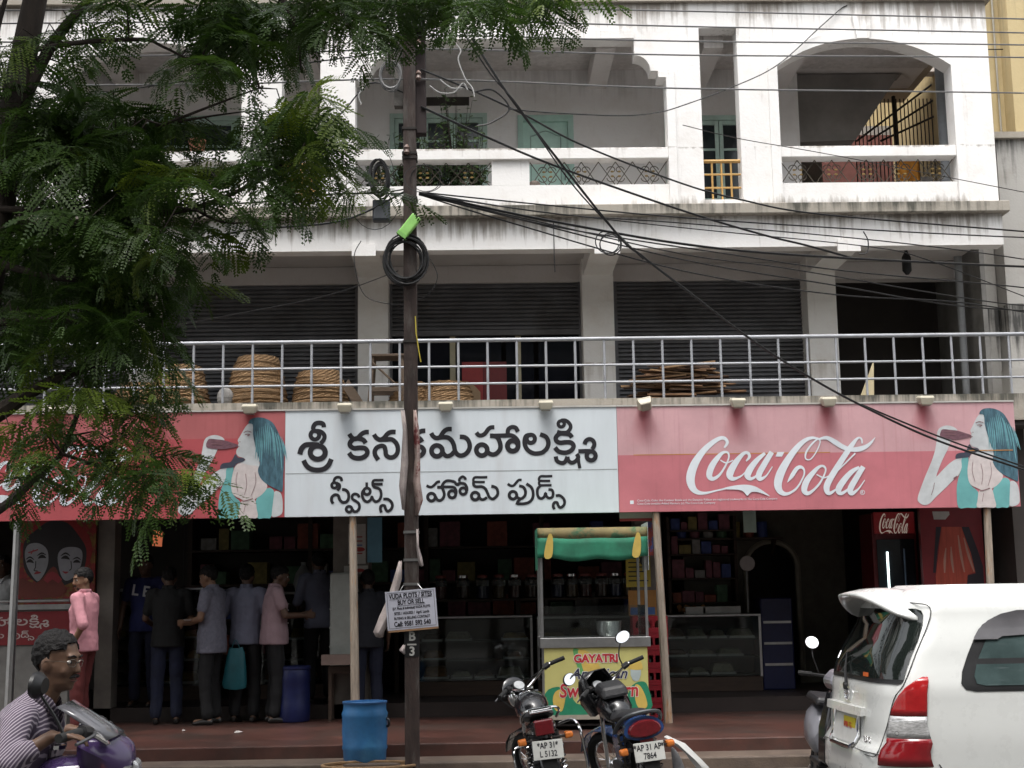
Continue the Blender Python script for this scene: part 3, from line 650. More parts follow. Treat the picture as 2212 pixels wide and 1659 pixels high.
WOM=[('print_skin',W_SK,[(370,1440),(400,1330),(480,1120),(560,930),(610,780),(630,660),(640,560),(652,490),(700,440),(790,420),(880,445),(925,490),(905,560),(850,600),(825,660),(790,750),(740,850),(690,960),(630,1130),(700,1060),(800,960),(900,890),(985,872),(985,1000),(940,1110),(880,1165),(760,1290),(620,1420),(540,1505),(460,1528),(390,1490)]),
 ('print_skin',W_SK,[(1240,262),(1200,300),(1162,370),(1135,430),(1104,492),(1122,528),(1112,560),(1122,585),(1100,622),(1100,670),(1132,712),(1200,732),(1230,765),(1160,805),(1110,860),(1250,1000),(1420,960),(1430,850),(1410,700),(1380,400),(1320,255)]),
 ('print_skin',W_SK,[(1660,1200),(1740,1210),(1775,1290),(1790,1400),(1785,1500),(1700,1545),(1645,1520),(1652,1380)]),
 ('print_top',W_TEAL,[(985,880),(1080,862),(1065,1050),(1105,1240),(1212,1340),(1205,1450),(1200,1560),(1070,1563),(942,1563),(915,1400),(920,1240),(950,1110),(985,1000)]),
 ('print_top',W_TEAL,[(1430,1290),(1560,1150),(1650,1180),(1655,1300),(1650,1430),(1640,1555),(1550,1558),(1460,1558),(1425,1400)]),
 ('print_scarf',W_SC,[(1090,875),(1160,805),(1300,835),(1420,855),(1480,1000),(1560,1120),(1500,1230),(1400,1300),(1300,1330),(1200,1290),(1100,1230),(1065,1080)]),
 ('print_scarf',W_SC,[(1225,1330),(1300,1318),(1400,1300),(1440,1430),(1460,1555),(1330,1558),(1198,1556),(1207,1450)]),
 ('print_hair',W_HAIR,[(1230,258),(1260,202),(1340,178),(1450,190),(1560,250),(1640,370),(1700,500),(1740,640),(1758,820),(1765,1010),(1770,1190),(1720,1180),(1640,1140),(1530,1080),(1450,1000),(1412,900),(1432,800),(1375,650),(1335,520),(1305,400),(1290,275)]),
 ('print_collar',W_DK,[(1090,680),(1132,730),(1200,736),(1226,760),(1200,785),(1120,812),(1080,860),(980,872),(900,880),(910,822),(960,800),(1030,790),(1062,740)]),
 ('print_bottle',W_BOT,[(690,515),(720,472),(830,480),(930,492),(1040,527),(1112,552),(1108,578),(1000,603),(900,615),(720,600),(682,560)])]
def woman(parent,plane):
    for i,(nm,mt,pts) in enumerate(WOM):
        m=MB(); shape(m,pts,plane,3,dy=.0006+i*.0004); m.build(nm,mt,parent)
    m=MB(); r_=random.Random(3)
    for k in range(16):
        x=1340+k*24; y0=230+abs(k-6)*22+r_.random()*40; l=200+r_.random()*330
        stroke(m,[(x,y0),(x+25+k*2,y0+l*.5),(x+25+k*5,y0+l)],[4,14+r_.random()*10,3],plane,3,dy=.0052+k*1e-4)
    m.build('print_hair_highlight',W_HL,parent)['kind']='stuff'
    m=MB()
    for pts,w in (([(1180,385),(1230,365),(1285,382)],10),([(1200,415),(1240,408),(1270,420)],12),([(1232,425),(1246,430),(1255,420)],12),([(1130,512),(1150,515)],9),([(1112,570),(1140,575)],8),([(560,1390),(590,1300),(605,1215)],7),([(1140,930),(1130,1050),(1170,1200)],6),([(1250,950),(1280,1100),(1260,1240)],6),([(1380,930),(1400,1080),(1350,1260)],6),([(1240,1330),(1300,1318),(1380,1290)],12),([(1290,1360),(1270,1480)],6),([(760,500),(900,515)],10),([(760,540),(900,550)],10),([(870,1160),(920,1125)],20)):
        stroke(m,pts,w,plane,3,dy=.0072)
    m.build('print_ink_line',W_LINE,parent)['kind']='stuff'
plC=tileplane(2160,1340,.31646); plW=tileplane(2840,1260,.22906)
cola(S_R,plC,M_logo); woman(S_R,plW)
SH=XS[0]-XS[2]
plC2=tileplane(2160,1340,.31646,SH); plW2=tileplane(2840,1260,.22906,SH)
cola(S_L,plC2,M_logo); woman(S_L,plW2)
m=MB(); zc=P(1600,980,YS).z
m.box(1.75,4.0,YS-.0012,YS-.0002,zc-.004,zc+.006); m.build('yellow_line',mat('yellow_smear',(.45,.2,.05),.5),S_R)
MB().box(5.55,6.1,YS-.012,YS-.0105,zc-.006,zc+.004).build('yellow_line',mat('yellow_smear',(.45,.2,.05),.5),S_R)
q=P(1365,1085,YS)
MB().box(q.x-.02,q.x+.02,YS-.002,YS-.001,q.z-.02,q.z+.02).build('food_mark',M_logo,S_R)
for k,tx in enumerate(('Coca-Cola, Coke, the Contour Bottle and the Dynamic Ribbon are registered trademarks of The Coca-Cola Company','Coca-Cola contains Added Flavours. (c) The Coca-Cola Company')):
    text_mesh('small_print',tx,.033,M_logo,S_R,Matrix.Translation((q.x+.06,YS-.003,q.z+.017-k*.036))@FACE,align='LEFT')
# ---------------- flood lights
M_lampb=mat('lamp_cream',(.52,.48,.38),.5,var=.12); M_lampg=mat('lamp_glass',(.34,.31,.26),.25)
lampnames=['above the red sign by the trunk','above the left cola script under the leaves','above the drinking woman beside the white board','at the first Telugu letter of the white board','just beside the pole over the Telugu letters','above the last Telugu letter group','tilted down, bright, where white and pink boards meet','above the first C of the faded script','above the second C of the faded script','beside the drinking woman on the pink board']
def lamp(x,i):
    t=thing('sign_floodlight',(x,15.5,3.83),'small cream floodlight '+lampnames[i],'floodlight','floodlights along the sign top')
    y=15.50; z=3.80
    m=MB(); m.loft([[(x-.085,y-.08,z+.035),(x+.085,y-.08,z+.035),(x+.085,y+.08,z+.055),(x-.085,y+.08,z+.055)],[(x-.075,y-.07,z+.065),(x+.075,y-.07,z+.065),(x+.07,y+.07,z+.085),(x-.07,y+.07,z+.085)]])
    m.loft([[(x-.06,y-.055,z-.035),(x+.06,y-.055,z-.035),(x+.06,y+.05,z-.02),(x-.06,y+.05,z-.02)],[(x-.082,y-.077,z+.034),(x+.082,y-.077,z+.034),(x+.082,y+.077,z+.054),(x-.082,y+.077,z+.054)]])
    h=m.build('housing',M_lampb,t,bevel=.006)
    MB().box(x-.05,x+.05,y-.05,y+.045,z-.041,z-.036).build('lens',M_lampg,h)
    MB().tube([(x,y+.06,z+.06),(x,y+.16,z+.04),(x,y+.24,z+.08)],.012,6).build('arm',M_iron,t)
    if i==6:
        for ch in t.children if False else KIDS[t][:1]:
            ch.rotation_euler=(R_(-48),R_(-12),0); ch.location=(0,.0,-.01)
    return t
for i,x in enumerate(LAMPX): lamp(x,i)
# ---------------- balcony railing on the first floor
M_alu=mat('silver_paint',(.34,.35,.375),.5,.25,var=.2,scale=5,col2=(.28,.27,.27),thr=(.62,.72))
RAIL=thing('balcony_railing',(0,15.8,3.93),'silver painted pipe railing along the first floor balcony','railing')
MB().tube([(-9,15.8,4.637),(7.6,15.8,4.637)],.024,10).build('top_rail',M_alu,RAIL,smooth=True)
for z in (4.328,4.126): MB().tube([(-9,15.8,z),(7.6,15.8,z)],.014,8).build('mid_rail',M_alu,RAIL,smooth=True)
xp=P(927,800,15.8).x; sp=P(927+63.36,800,15.8).x-xp
k0=int((-9-xp)/sp); pp=None
for k in range(k0,22):
    x=xp+k*sp
    if x>7.5: break
    if pp is None: pp=MB().tube([(x,15.8,3.925),(x,15.8,4.63)],.015,8).build('post',M_alu,RAIL,smooth=True); x00=x
    else: clone(pp,RAIL,Matrix.Translation((x-x00,0,0)),'post')
# ---------------- posts under the sign
M_woodpost=mat('weathered_post',(.30,.25,.20),.8,var=.4,scale=6,stretch=(3,3,.5),bump=.3,col2=(.34,.16,.06),thr=(.55,.65))
for i,(xt,yt,xb,zb,lb) in enumerate(((762,1118,767,.27,'weathered wooden post behind the blue drum under the white board'),(1416,1105,1440,.27,'rust streaked post beside the sweet corn cart'),(2133,1110,2150,.27,'rust stained post behind the white van roof'),(38,1140,25,.27,'grey metal post in front of the two faced poster'))):
    Y=15.66; a=P(xt,yt,Y); b=P(xb,1500 if i!=3 else 1400,Y)
    t=(b.z-.27)/(a.z-b.z); bx=b.x-(a.x-b.x)*t*0+ (b.x-a.x)*((b.z-.27)/max(.1,(a.z-b.z)))
    bb=Vector((b.x if i==2 else bx,Y,.27)); mm=MB().tube([bb,(a.x,Y,2.64)],[.05,.042],8)
    tag(mm.build('sign_post',M_woodpost if i!=3 else steel,None,smooth=True),lb,'post')
# ================================================================ shop interior and stalls
M_wood=mat('dark_wood',(.05,.03,.02),.6,var=.35,scale=4,stretch=(1,1,6))
M_cglass=mat('case_glass',(.6,.66,.64),.04,trans=1.,var=0,spec=.5)
M_shelf=mat('shelf_white',(.07,.068,.062),.5)
M_sweet=[mat('sweet_orange',(.22,.10,.03),.6,var=.5,scale=30,bump=.6,bscale=50),mat('sweet_brown',(.10,.055,.03),.6,var=.5,scale=30,bump=.6,bscale=50),mat('sweet_cream',(.30,.27,.2),.6,var=.4,scale=30,bump=.5,bscale=50),mat('sweet_yellow',(.28,.19,.05),.6,var=.4,scale=30,bump=.5)]
def case(xa,xb,y,zt,label,shelves=3,seed=1):
    t=thing('display_case',((xa+xb)/2,y+.3,FL),label,'display case')
    r_=random.Random(seed)
    MB().box(xa,xb,y+.02,y+.6,FL+.001,.62).build('plinth',M_wood,t)
    for x in (xa+.015,xb-.015): MB().box(x-.015,x+.015,y,y+.03,.621,zt-.002).build('corner_post',steel,t)
    MB().box(xa,xb,y+.57,y+.6,.62,zt-.02).build('back_panel',M_wood,t)
    MB().box(xa,xb,y-.01,y+.6,zt,zt+.03).build('counter_top',steel,t,bevel=.006)
    MB().box(xa+.03,xb-.03,y+.008,y+.014,.63,zt-.01).build('front_glass',M_cglass,t)
    for k in range(shelves):
        z=.63+(zt-.7)*k/shelves; s=MB().box(xa+.03,xb-.03,y+.05,y+.56,z,z+.02).build('shelf',M_shelf,t)
    trays=[]
    for k in range(shelves):
        z=.651+(zt-.7)*k/shelves; x=xa+.06
        while x<xb-.35:
            w=.26+r_.random()*.12; h=.05+r_.random()*.08
            if r_.random()<.85:
                tr=thing('sweet_tray',(x+w/2,y+.3,z),'shallow steel tray heaped with sweets inside the glass display case','tray','trays of sweets in the cases')
                MB().box(x,x+w-.03,y+.1,y+.5,z,z+.025).build('tray',steel,tr)
                m=MB(); m.loft([[(x+.01,y+.11,z+.026),(x+w-.04,y+.11,z+.026),(x+w-.04,y+.49,z+.026),(x+.01,y+.49,z+.026)],[(x+.05,y+.18,z+.03+h),(x+w-.08,y+.18,z+.03+h),(x+w-.08,y+.42,z+.03+h),(x+.05,y+.42,z+.03+h)]])
                m.build('sweets',r_.choice(M_sweet),tr,bevel=.02)
            x+=w
    return t
YC=18.1
case(P(212,1300,YC).x,P(470,1300,YC).x,YC,P(300,1276,YC).z,'tall glass display case behind the men in blue and black shirts',4,1)
case(P(560,1300,YC).x,P(722,1300,YC).x,YC,P(640,1283,YC).z,'glass display case behind the man in the pale pink shirt',4,5)
case(P(900,1337,YC).x,P(1150,1337,YC).x,YC,P(1000,1336,YC).z,'long low glass sweet counter beside the utility pole',3,2)
case(P(1160,1337,YC).x,P(1385,1337,YC).x,YC,P(1250,1336,YC).z,'low glass sweet counter behind the corn cart',3,3)
case(P(1432,1330,YC).x,P(1643,1330,YC).x,YC,P(1540,1332,YC).z,'glass sweet counter between the rusty post and the arched doorway',3,4)
# wall shelves with jars
M_jarg=mat('jar_glass',(.6,.64,.64),.05,trans=1.,var=0)
M_lid=mat('jar_lid',(.25,.05,.04),.4)
def jar(x,y,z,label,grp,r=.085,h=.28,ci=0):
    t=thing('snack_jar',(x,y,z),label,'jar',grp)
    MB().lathe([(r*.96,0),(r,.02),(r,h*.8),(r*.75,h*.88),(r*.75,h*.9)],(x,y,z),12).build('jar_wall',M_jarg,t,smooth=True)
    MB().lathe([(r*.88,.012),(r*.9,.03),(r*.9,h*.55)],(x,y,z),12).build('contents',[mat('jar_red',(.16,.04,.025),.6,var=.5,scale=40),mat('jar_brown',(.12,.06,.03),.6,var=.5,scale=40),mat('jar_blue',(.04,.05,.13),.6),mat('jar_gold',(.22,.13,.04),.6,var=.5,scale=40)][ci%4],t)
    MB().lathe([(r*.8,h*.9),(r*.8,h),(r*.3,h+.015)],(x,y,z),12).build('lid',[M_lid,chrome,M_lid][ci%3],t,smooth=True)
JZ=P(1100,1293,19.1).z
sh=thing('wall_shelf',(.3,19.1,JZ),'long dark shelf holding snack jars behind the counters','shelf')
MB().box(-1.2,2.4,18.95,19.35,JZ-.03,JZ).build('board',M_wood,sh)
for x in (-1.15,.5,2.35): MB().box(x-.03,x+.03,18.97,19.33,FL+.001,JZ-.031).build('leg',M_wood,sh)
for i,px in enumerate((952,1000,1042,1078,1112,1148,1205,1235,1265,1300,1330,1360)):
    jar(P(px,1280,19.1).x,19.1,JZ,'snack jar on the long shelf behind the counters','jars on the long shelf',.09,.32,i)
rk=thing('goods_rack',(-.3,20.5,FL),'dark rack packed with boxes and packets on the back wall','rack')
for k in range(5): MB().box(-4.3,2.6,20.4,20.88,.9+k*.5,.93+k*.5).build('shelf',M_wood,rk)
for x in (-4.25,-2.5,-.8,.9,2.55): MB().box(x-.03,x+.03,20.42,20.86,FL+.001,3.0).build('upright',M_wood,rk)
r_=random.Random(11)
pk=[mat('packet_%d'%i,c,.5,var=.4,scale=12) for i,c in enumerate(((.05,.08,.26),(.28,.07,.04),(.25,.2,.06),(.07,.15,.08),(.26,.25,.23),(.2,.06,.08)))]
for k in range(5):
    x=-4.1
    while x<2.3:
        w=.14+r_.random()*.2; h=.16+r_.random()*.22
        if r_.random()<.8: tag(MB().box(x,x+w,20.45,20.75,.931+k*.5,.931+k*.5+h).build('goods_box',r_.choice(pk),bevel=.008),'box of packed goods on the dark rack at the back','box','boxes on the back rack')
        x+=w+.03
# upper shelf to the right with packets and biscuit tins
sh=thing('wall_shelf',(3.4,19.3,2.45),'high shelf with tins above the arched doorway','shelf')
MB().box(2.7,4.2,19.2,19.49,2.42,2.45).build('board',M_wood,sh)
for x in (2.8,4.1): MB().prism([(19.21,2.42),(19.49,2.42),(19.49,2.2)],x-.015,x+.015,lambda a,b,y:(y,a,b)).build('bracket',M_wood,sh)
for i in range(7):
    x=2.8+i*.19
    tag(MB().lathe([(.07,0),(.075,.02),(.075,.2),(.07,.22)],(x,19.33,2.45),12).build('biscuit_tin',pk[(i*5)%6],smooth=True),'round tin on the high shelf above the arched doorway','tin','tins on the high shelf')
# white plastic tank and paper notices on the pillar
tk=thing('water_tank',(P(748,1270,16.9).x,16.85,.9),'white plastic water tank on a stand beside the pillar','tank')
x=P(748,1270,16.85).x
MB().box(x-.19,x+.15,16.66,16.98,.82,.9).build('stand_top',M_wood,tk)
for sx in (-.17,.13):
    for sy in (16.69,16.95): MB().box(x+sx-.02,x+sx+.02,sy-.02,sy+.02,.271,.82).build('leg',M_wood,tk)
MB().box(x-.18,x+.14,16.68,16.96,.9,2.0).build('tank_body',mat('milky_plastic',(.26,.27,.25),.45,var=.15),tk,bevel=.03)
for k in range(4): MB().box(x-.184,x+.144,16.676,16.964,1.12+k*.22,1.14+k*.22).build('rib',mat('milky_plastic',(.26,.27,.25),.45),tk)
def poster(name,xa,xb,za,zb,y,col,label,cat='poster',parts=()):
    t=thing(name,((xa+xb)/2,y,za),label,cat)
    MB().box(xa,xb,y-.004,y,za,zb).build('sheet',col,t)
    return t
W=mat('paper_white',(.42,.40,.37),.7); RD=mat('print_red',(.30,.03,.03),.5); BL=mat('print_blue',(.06,.12,.3),.5); YP=mat('paper_yellow',(.42,.32,.05),.7)
y=16.99; a=P(752,1180,y).x; b=P(790,1180,y).x
t=poster('pillar_notice',a,b,P(770,1218,y).z,P(770,1132,y).z,y,W,'white notice with blue lines and red oval pasted on the pillar')
zt=P(770,1140,y).z
MB().ball(((a+b)/2+.03,y-.006,P(770,1187,y).z),(.07,.002,.028),12,6).build('red_oval',RD,t)
for k in range(5): MB().box(a+.04,b-.04,y-.006,y-.0045,zt-.12-k*.05,zt-.105-k*.05).build('print_line',BL if k==2 else RD,t)
a2=P(745,1180,y).x; b2=P(795,1180,y).x
t=poster('pillar_notice',a2-.01,b2-.0,P(770,1246,y).z,P(770,1222,y).z,y,W,'short wide notice with red brush mark low on the pillar')
MB().ball((b2-.1,y-.006,P(770,1232,y).z),(.06,.002,.022),10,6).build('red_mark',RD,t)
t=poster('pillar_notice',b+.02,b+.2,P(800,1215,y).z,P(800,1118,y).z,y-.001,mat('paper_cyan',(.12,.27,.36),.6),'pale blue poster edge on the pillar')
# yellow handbill on the second pillar and stickers
y=16.99; a=P(1352,1230,y).x; b=P(1405,1230,y).x
t=poster('yellow_handbill',a,b,P(1380,1268,y).z,P(1380,1185,y).z,y,YP,'yellow handbill with black drum mark on the pillar behind the cart')
MB().ball(((a+b)/2+.08,y-.006,P(1380,1212,y).z),(.06,.002,.06),12,6).build('black_mark',M_ink,t)
zt=P(1380,1188,y).z
for k in range(7): MB().box(a+.03,b-.03-(k%3)*.05,y-.006,y-.0045,zt-.05-k*.055,zt-.035-k*.055).build('print_line',M_ink,t)
t=poster('blue_yellow_poster',a+.02,b+.06,P(1380,1330,y).z,P(1380,1275,y).z,y,mat('paper_orange',(.34,.16,.04),.6),'orange and blue poster low on the pillar behind the cart')
MB().box(a+.04,b+.04,y-.0065,y-.0045,P(1380,1328,y).z,P(1380,1312,y).z).build('blue_band',BL,t)
q0=P(1338,1103,15.75); q1=P(1410,1125,15.75)
t=poster('hanging_banner',q0.x,q1.x,q1.z,q0.z-.02,15.75,W,'small white pennant with red edge hanging under the sign above the cart')
MB().box(q0.x,q1.x,15.742,15.7455,q1.z,q1.z+.03).build('red_edge',RD,t)
q0=P(1390,1128,15.9); q1=P(1412,1200,15.9)
tag(MB().box(q0.x,q1.x,15.9,15.905,q1.z,q0.z).build('sachet_strip',mat('sachets',(.30,.06,.05),.35,var=.6,scale=9,col2=(.10,.12,.3),thr=(.5,.52))),'strip of coloured sachets hanging beside the cart canopy','sachets')
# ---------------- cooler with lit tube
fx0,fx1=P(1888,1200,17.0).x,P(1985,1200,17.0).x
FR=thing('drinks_cooler',((fx0+fx1)/2,17.3,FL),'tall red drinks cooler with lit tube and white cola script on its header','cooler')
M_rf=mat('cooler_red',(.12,.012,.016),.35,var=.15)
MB().box(fx0,fx1,17.05,17.6,FL+.001,2.64).build('cabinet',M_rf,FR,bevel=.01)
MB().box(fx0+.03,fx1-.03,17.02,17.049,P(1930,1152,17).z,P(1930,1106,17).z).build('header',mat('cooler_header',(.16,.012,.013),.35,emit=.07),FR)
cz=P(1930,1130,17).z; cxm=(fx0+fx1)/2
cola(FR,lambda u,v,h:(cxm+(u-1040)*.00020,17.017-h,cz-(v-450)*.00042),mat('header_logo',(.6,.5,.42),.4,emit=.12),False)
MB().box(fx0+.05,fx1-.04,17.03,17.049,.5,P(1930,1165,17).z).build('door_glass',mat('cooler_glass',(.015,.02,.025),.08),FR)
tx=P(1918,1200,17.0).x
MB().tube([(tx,17.02,1.0),(tx,17.02,P(1918,1192,17).z)],.013,8).build('tube_lamp',mat('tube_lamp',(.8,.95,.95),.3,emit=1.5),FR)
MB().tube([(P(1955,1200,17).x,17.02,.9),(P(1955,1200,17).x,17.02,P(1955,1185,17).z)],.012,6).build('door_handle',mat('handle_blue',(.1,.14,.2),.3,.5),FR)
# bottle poster panel
px0,px1=P(1992,1200,16.6).x,P(2126,1200,16.6).x
PP=thing('bottle_poster',((px0+px1)/2,16.62,.277),'tall red board printed with a big cola bottle beside the cooler','poster')
MB().box(px0,px1,16.6,16.68,.277,2.66).build('board',mat('poster_red',(.17,.013,.018),.4,var=.15),PP)
pz=lambda u,v,h: (lambda q:(q.x,16.597-h,q.z))(P((2730+u*.20344)/1.47559,(1600+v*.20344)/1.47559,16.6))
m=MB(); shape(m,[(1330,390),(1640,390),(1700,560),(1790,800),(1870,1100),(1740,1140),(1725,1340),(1250,1340),(1240,1150),(1250,1100),(1290,760)],pz,1,dy=.0005,smooth=False); m.build('bottle_print',mat('bottle_orange',(.38,.06,.035),.4,var=.35,scale=7,stretch=(5,1,.4)),PP)
m=MB(); shape(m,[(1245,390),(1325,390),(1270,760),(1240,1110),(1200,1110)],pz,1,dy=.001,smooth=False); shape(m,[(1645,390),(1760,390),(1900,760),(1980,1000),(2000,1340),(1730,1340),(1742,1150),(1865,1120),(1790,800)],pz,1,dy=.001,smooth=False); m.build('bottle_shadow_print',mat('bottle_dark',(.02,.012,.02),.4),PP)
m=MB()
for a_,b_ in (((1400,720),(1380,1110)),((1480,700),(1520,1110)),((1590,520),(1690,1100)),((1680,560),(1840,1090))): stroke(m,[a_,((a_[0]+b_[0])/2-8,(a_[1]+b_[1])/2),b_],[14,40,20],pz,4,dy=.0015)
m.build('bottle_highlight',mat('bottle_hl',(.40,.2,.15),.4),PP)
m=MB(); shape(m,[(1185,150),(1450,150),(1455,200),(1390,275),(1210,275)],pz,1,dy=.002,smooth=False); m.build('torn_label',W,PP)
# left poster with two painted faces, tea-stall counter
yv=16.95; a,b=P(38,1200,yv).x,P(206,1200,yv).x; z0,z1=P(120,1300,yv).z,2.75
FP=thing('devotional_poster',((a+b)/2,yv,z0),'large red and gold poster with two painted faces','poster')
MB().box(a,b,yv,yv+.05,z0-.25,z1).build('sheet',mat('poster_gold',(.20,.10,.02),.5,var=.5,scale=12,col2=(.24,.02,.02),thr=(.45,.5)),FP)
pf=lambda u,v,h: (lambda q:(q.x,yv-.003-h,q.z))(P((u*.28333)/1.47559,(1630+v*.28333)/1.47559,yv))
def pshape(nm,col,pts,dy,k=4):
    m=MB(); shape(m,pts,pf,k,dy=dy); m.build(nm,mat('face_'+nm,col,.5),FP)
pshape('halo',(.25,.015,.015),ring(640,430,400,360),.0005)
pshape('hair_mass',(.02,.016,.018),[(260,430),(300,300),(420,200),(560,110),(760,130),(900,290),(970,420),(960,600),(880,760),(560,860),(300,700)],.001)
pshape('garland',(.16,.03,.02),[(220,760),(420,800),(600,620),(680,760),(740,880),(640,960),(230,960)],.0015)
pshape('face_a',(.30,.30,.32),[(285,440),(330,370),(440,360),(530,430),(545,560),(510,680),(440,780),(390,760),(320,650),(285,540)],.002)
pshape('face_b',(.30,.30,.33),[(650,520),(690,430),(790,400),(900,420),(930,500),(900,640),(830,740),(740,780),(680,700)],.002)
def feat(nm,col,strokes,dy):
    m=MB()
    for i,(p,w) in enumerate(strokes): stroke(m,p,w,pf,3,dy=dy+i*1e-4)
    m.build(nm,mat('feat_'+nm,col,.5),FP)
feat('eyes',(.015,.012,.012),[([(295,540),(340,515),(385,545)],[6,20,6]),([(420,500),(470,470),(520,490)],[6,20,6]),([(300,575),(340,555),(380,580)],[8,40,8]),([(430,530),(475,505),(520,525)],[8,42,8]),([(685,500),(740,470),(790,500)],[6,20,6]),([(690,530),(740,515),(785,540)],[8,40,8]),([(820,540),(870,520),(910,545)],[6,18,6]),([(825,575),(865,560),(905,575)],[8,36,8]),([(405,560),(400,630),(385,665),(425,670)],10),([(800,560),(805,640),(780,665)],10)],.003)
feat('lips',(.30,.03,.04),[([(385,705),(420,690),(465,690)],[6,30,6]),([(705,675),(740,690),(770,680)],[6,24,6]),([(320,465),(370,450),(430,430)],14),([(350,480),(380,430)],10),([(515,790),(590,720),(680,790)],[60,90,60])],.0035)
tb=thing('tea_stall_counter',(-5.2,16.5,.27),'tea stall counter with a red Telugu banner below the painted faces','counter')
bx0,bx1=-6.9,P(150,1350,16.3).x
MB().box(bx0,bx1,16.31,16.8,.275,1.62).build('counter_body',mat('counter_grey',(.16,.155,.145),.7,var=.25),tb)
MB().box(bx0-.02,bx1+.02,16.28,16.85,1.621,1.68).build('counter_top',steel,tb)
MB().box(bx0,bx1,16.29,16.309,1.22,1.60).build('red_banner',mat('banner_red',(.17,.012,.016),.5),tb)
sc=.0032*TS*.62
for oi,row in ((0,ROW1),(1,ROW2)):
    m=MB()
    for ox,oy,st_ in row:
        base=(ox-930)/TS
        f=lambda u,v,h,base=base,oy=oy: (bx1-.08+((base+u)-6300)*.00026*1.05+(-.02),16.288-h,1.56-oi*.17-((oy-(1320 if oi==0 else 1490))/TS+v-100)*.00017)
        for i,(pts,w,cl) in enumerate(st_): stroke(m,pts,w,f,3,bool(cl),dy=i*1e-4)
    m.build('banner_lettering',mat('banner_letter',(.42,.36,.34),.5),tb)
# low steel rail in front of the counter
tag(MB().tube([(-6.8,16.1,1.72),(P(150,1290,16.1).x,16.1,1.72)],.02,6).build('counter_rail',steel),'thin steel rail above the tea stall counter','rail')
# orange lit sticker and small bulb
q=P(340,1163,17.1)
tag(MB().prism([(q.x-.06,q.z-.09),(q.x+.05,q.z-.1),(q.x+.06,q.z+.08),(q.x-.05,q.z+.1)],17.1,17.13).build('lit_sign_box',mat('lit_orange',(.42,.11,.05),.5,var=.5,scale=14,emit=.35)),'small glowing orange sign hanging above the man in blue','sign')
q=P(395,1287,17.3); bl=thing('light_bulb',q,'small glowing white bulb beside the glass case','bulb')
MB().ball(q,(.034,.034,.034),12,8).build('bulb',mat('bulb_white',(.9,.95,1),.3,emit=3.),bl,smooth=True)
MB().lathe([(.014,.03),(.014,.09)],q,8).build('socket',black,bl)
MB().tube([(q.x,q.y,q.z+.09),(q.x,q.y,3.55)],.004,5).build('flex',black,bl)
# ================================================================ sweet corn cart
ca,cb=P(1170,1390,15.0).x,P(1402,1390,15.0).x; y0=15.0; y1=15.75
CT=thing('corn_cart',((ca+cb)/2,15.4,.27),'sweet corn cart with green canopy, glass case and yellow printed front','cart')
zc0,zc1=P(1180,1396,y0).z,P(1180,1368,y0).z
zc0=1.13; zc1=1.235
MB().box(ca-.015,cb+.015,y0-.02,y1,zc0,zc1).build('steel_counter',steel,CT,bevel=.004)
fp0=.43
MB().box(ca+.03,cb-.03,y0+.01,y1-.02,fp0,zc0-.002).build('body',mat('cart_body',(.25,.25,.24),.5),CT)
fp=MB().box(ca+.025,cb-.02,y0,y0+.008,fp0,zc0-.003).build('front_panel',mat('panel_yellow',(.44,.41,.15),.45,var=.08),CT)
MB().box(ca+.02,cb-.02,y0-.004,y0+.012,fp0-.05,fp0-.001).build('bottom_edge',mat('cart_edge',(.30,.27,.22),.6),CT)
for x in (ca+.08,cb-.08):
    for yy in (y0+.08,y1-.1): MB().box(x-.02,x+.02,yy-.02,yy+.02,.271,fp0-.051).build('leg',M_iron,CT)
MB().box(ca+.06,cb-.06,y0+.05,y1-.06,.31,.33).build('lower_tray',M_iron,CT)
cw=cb-ca
def pc(u,v,h): # panel print coordinates 0..1
    return (ca+.025+u*(cw-.045),y0-.0015-h,fp0+v*(zc0-fp0))
def pp_(nm,col,pts,dy,k=4):
    m=MB(); shape(m,pts,pc,k,dy=dy); m.build(nm,mat('pr_'+nm,col,.45,var=.12,scale=14),fp)
GR=(.02,.19,.10)
pp_('green_swell',GR,[(.0,.005),(.5,.005),(.995,.005),(.995,.40),(.93,.48),(.84,.42),(.80,.30),(.7,.17),(.5,.13),(.30,.17),(.24,.36),(.12,.42),(.005,.33)],.0003,3)
CORN=(.52,.37,.09); HUSK=(.10,.30,.10)
pp_('husk',HUSK,[(.28,.98),(.38,.92),(.52,.6),(.62,.30),(.45,.28),(.38,.4),(.32,.7)],.0008)
pp_('corn_cob',CORN,[(.33,.96),(.42,.94),(.52,.76),(.58,.5),(.56,.34),(.47,.36),(.40,.55),(.35,.8)],.0012)
pp_('corn_cob',CORN,[(.09,.32),(.14,.38),(.2,.36),(.19,.2),(.16,.06),(.1,.07),(.075,.2)],.0012)
pp_('corn_cob',CORN,[(.87,.42),(.92,.41),(.97,.25),(.98,.1),(.91,.07),(.87,.2)],.0012)
pp_('corn_cup',(.36,.42,.42),[(.83,.66),(.93,.66),(.91,.5),(.85,.5)],.0012,2)
pp_('corn_cup_top',CORN,[(.81,.68),(.85,.8),(.92,.8),(.95,.68),(.9,.65)],.0016)
wt=mat('print_white',(.55,.55,.52),.5)
def ptext(s,u,v,size,col,bold,sh=0,sx=1.):
    x,y,z=pc(u,v,.003)
    text_mesh('print_lettering',s,size,wt,fp,Matrix.Translation((x,y+.0008,z))@FACE,bold=bold+.006,shear=sh,sx=sx,ext=.0002)
    text_mesh('print_lettering',s,size,col,fp,Matrix.Translation((x,y-.0008,z))@FACE,bold=bold,shear=sh,sx=sx,ext=.0002)
ptext('GAYATRI',.5,.83,.115,mat('txt_red',(.40,.02,.03),.5),.0045)
ptext('American',.52,.60,.155,mat('txt_navy',(.015,.015,.05),.5),.002,.35)
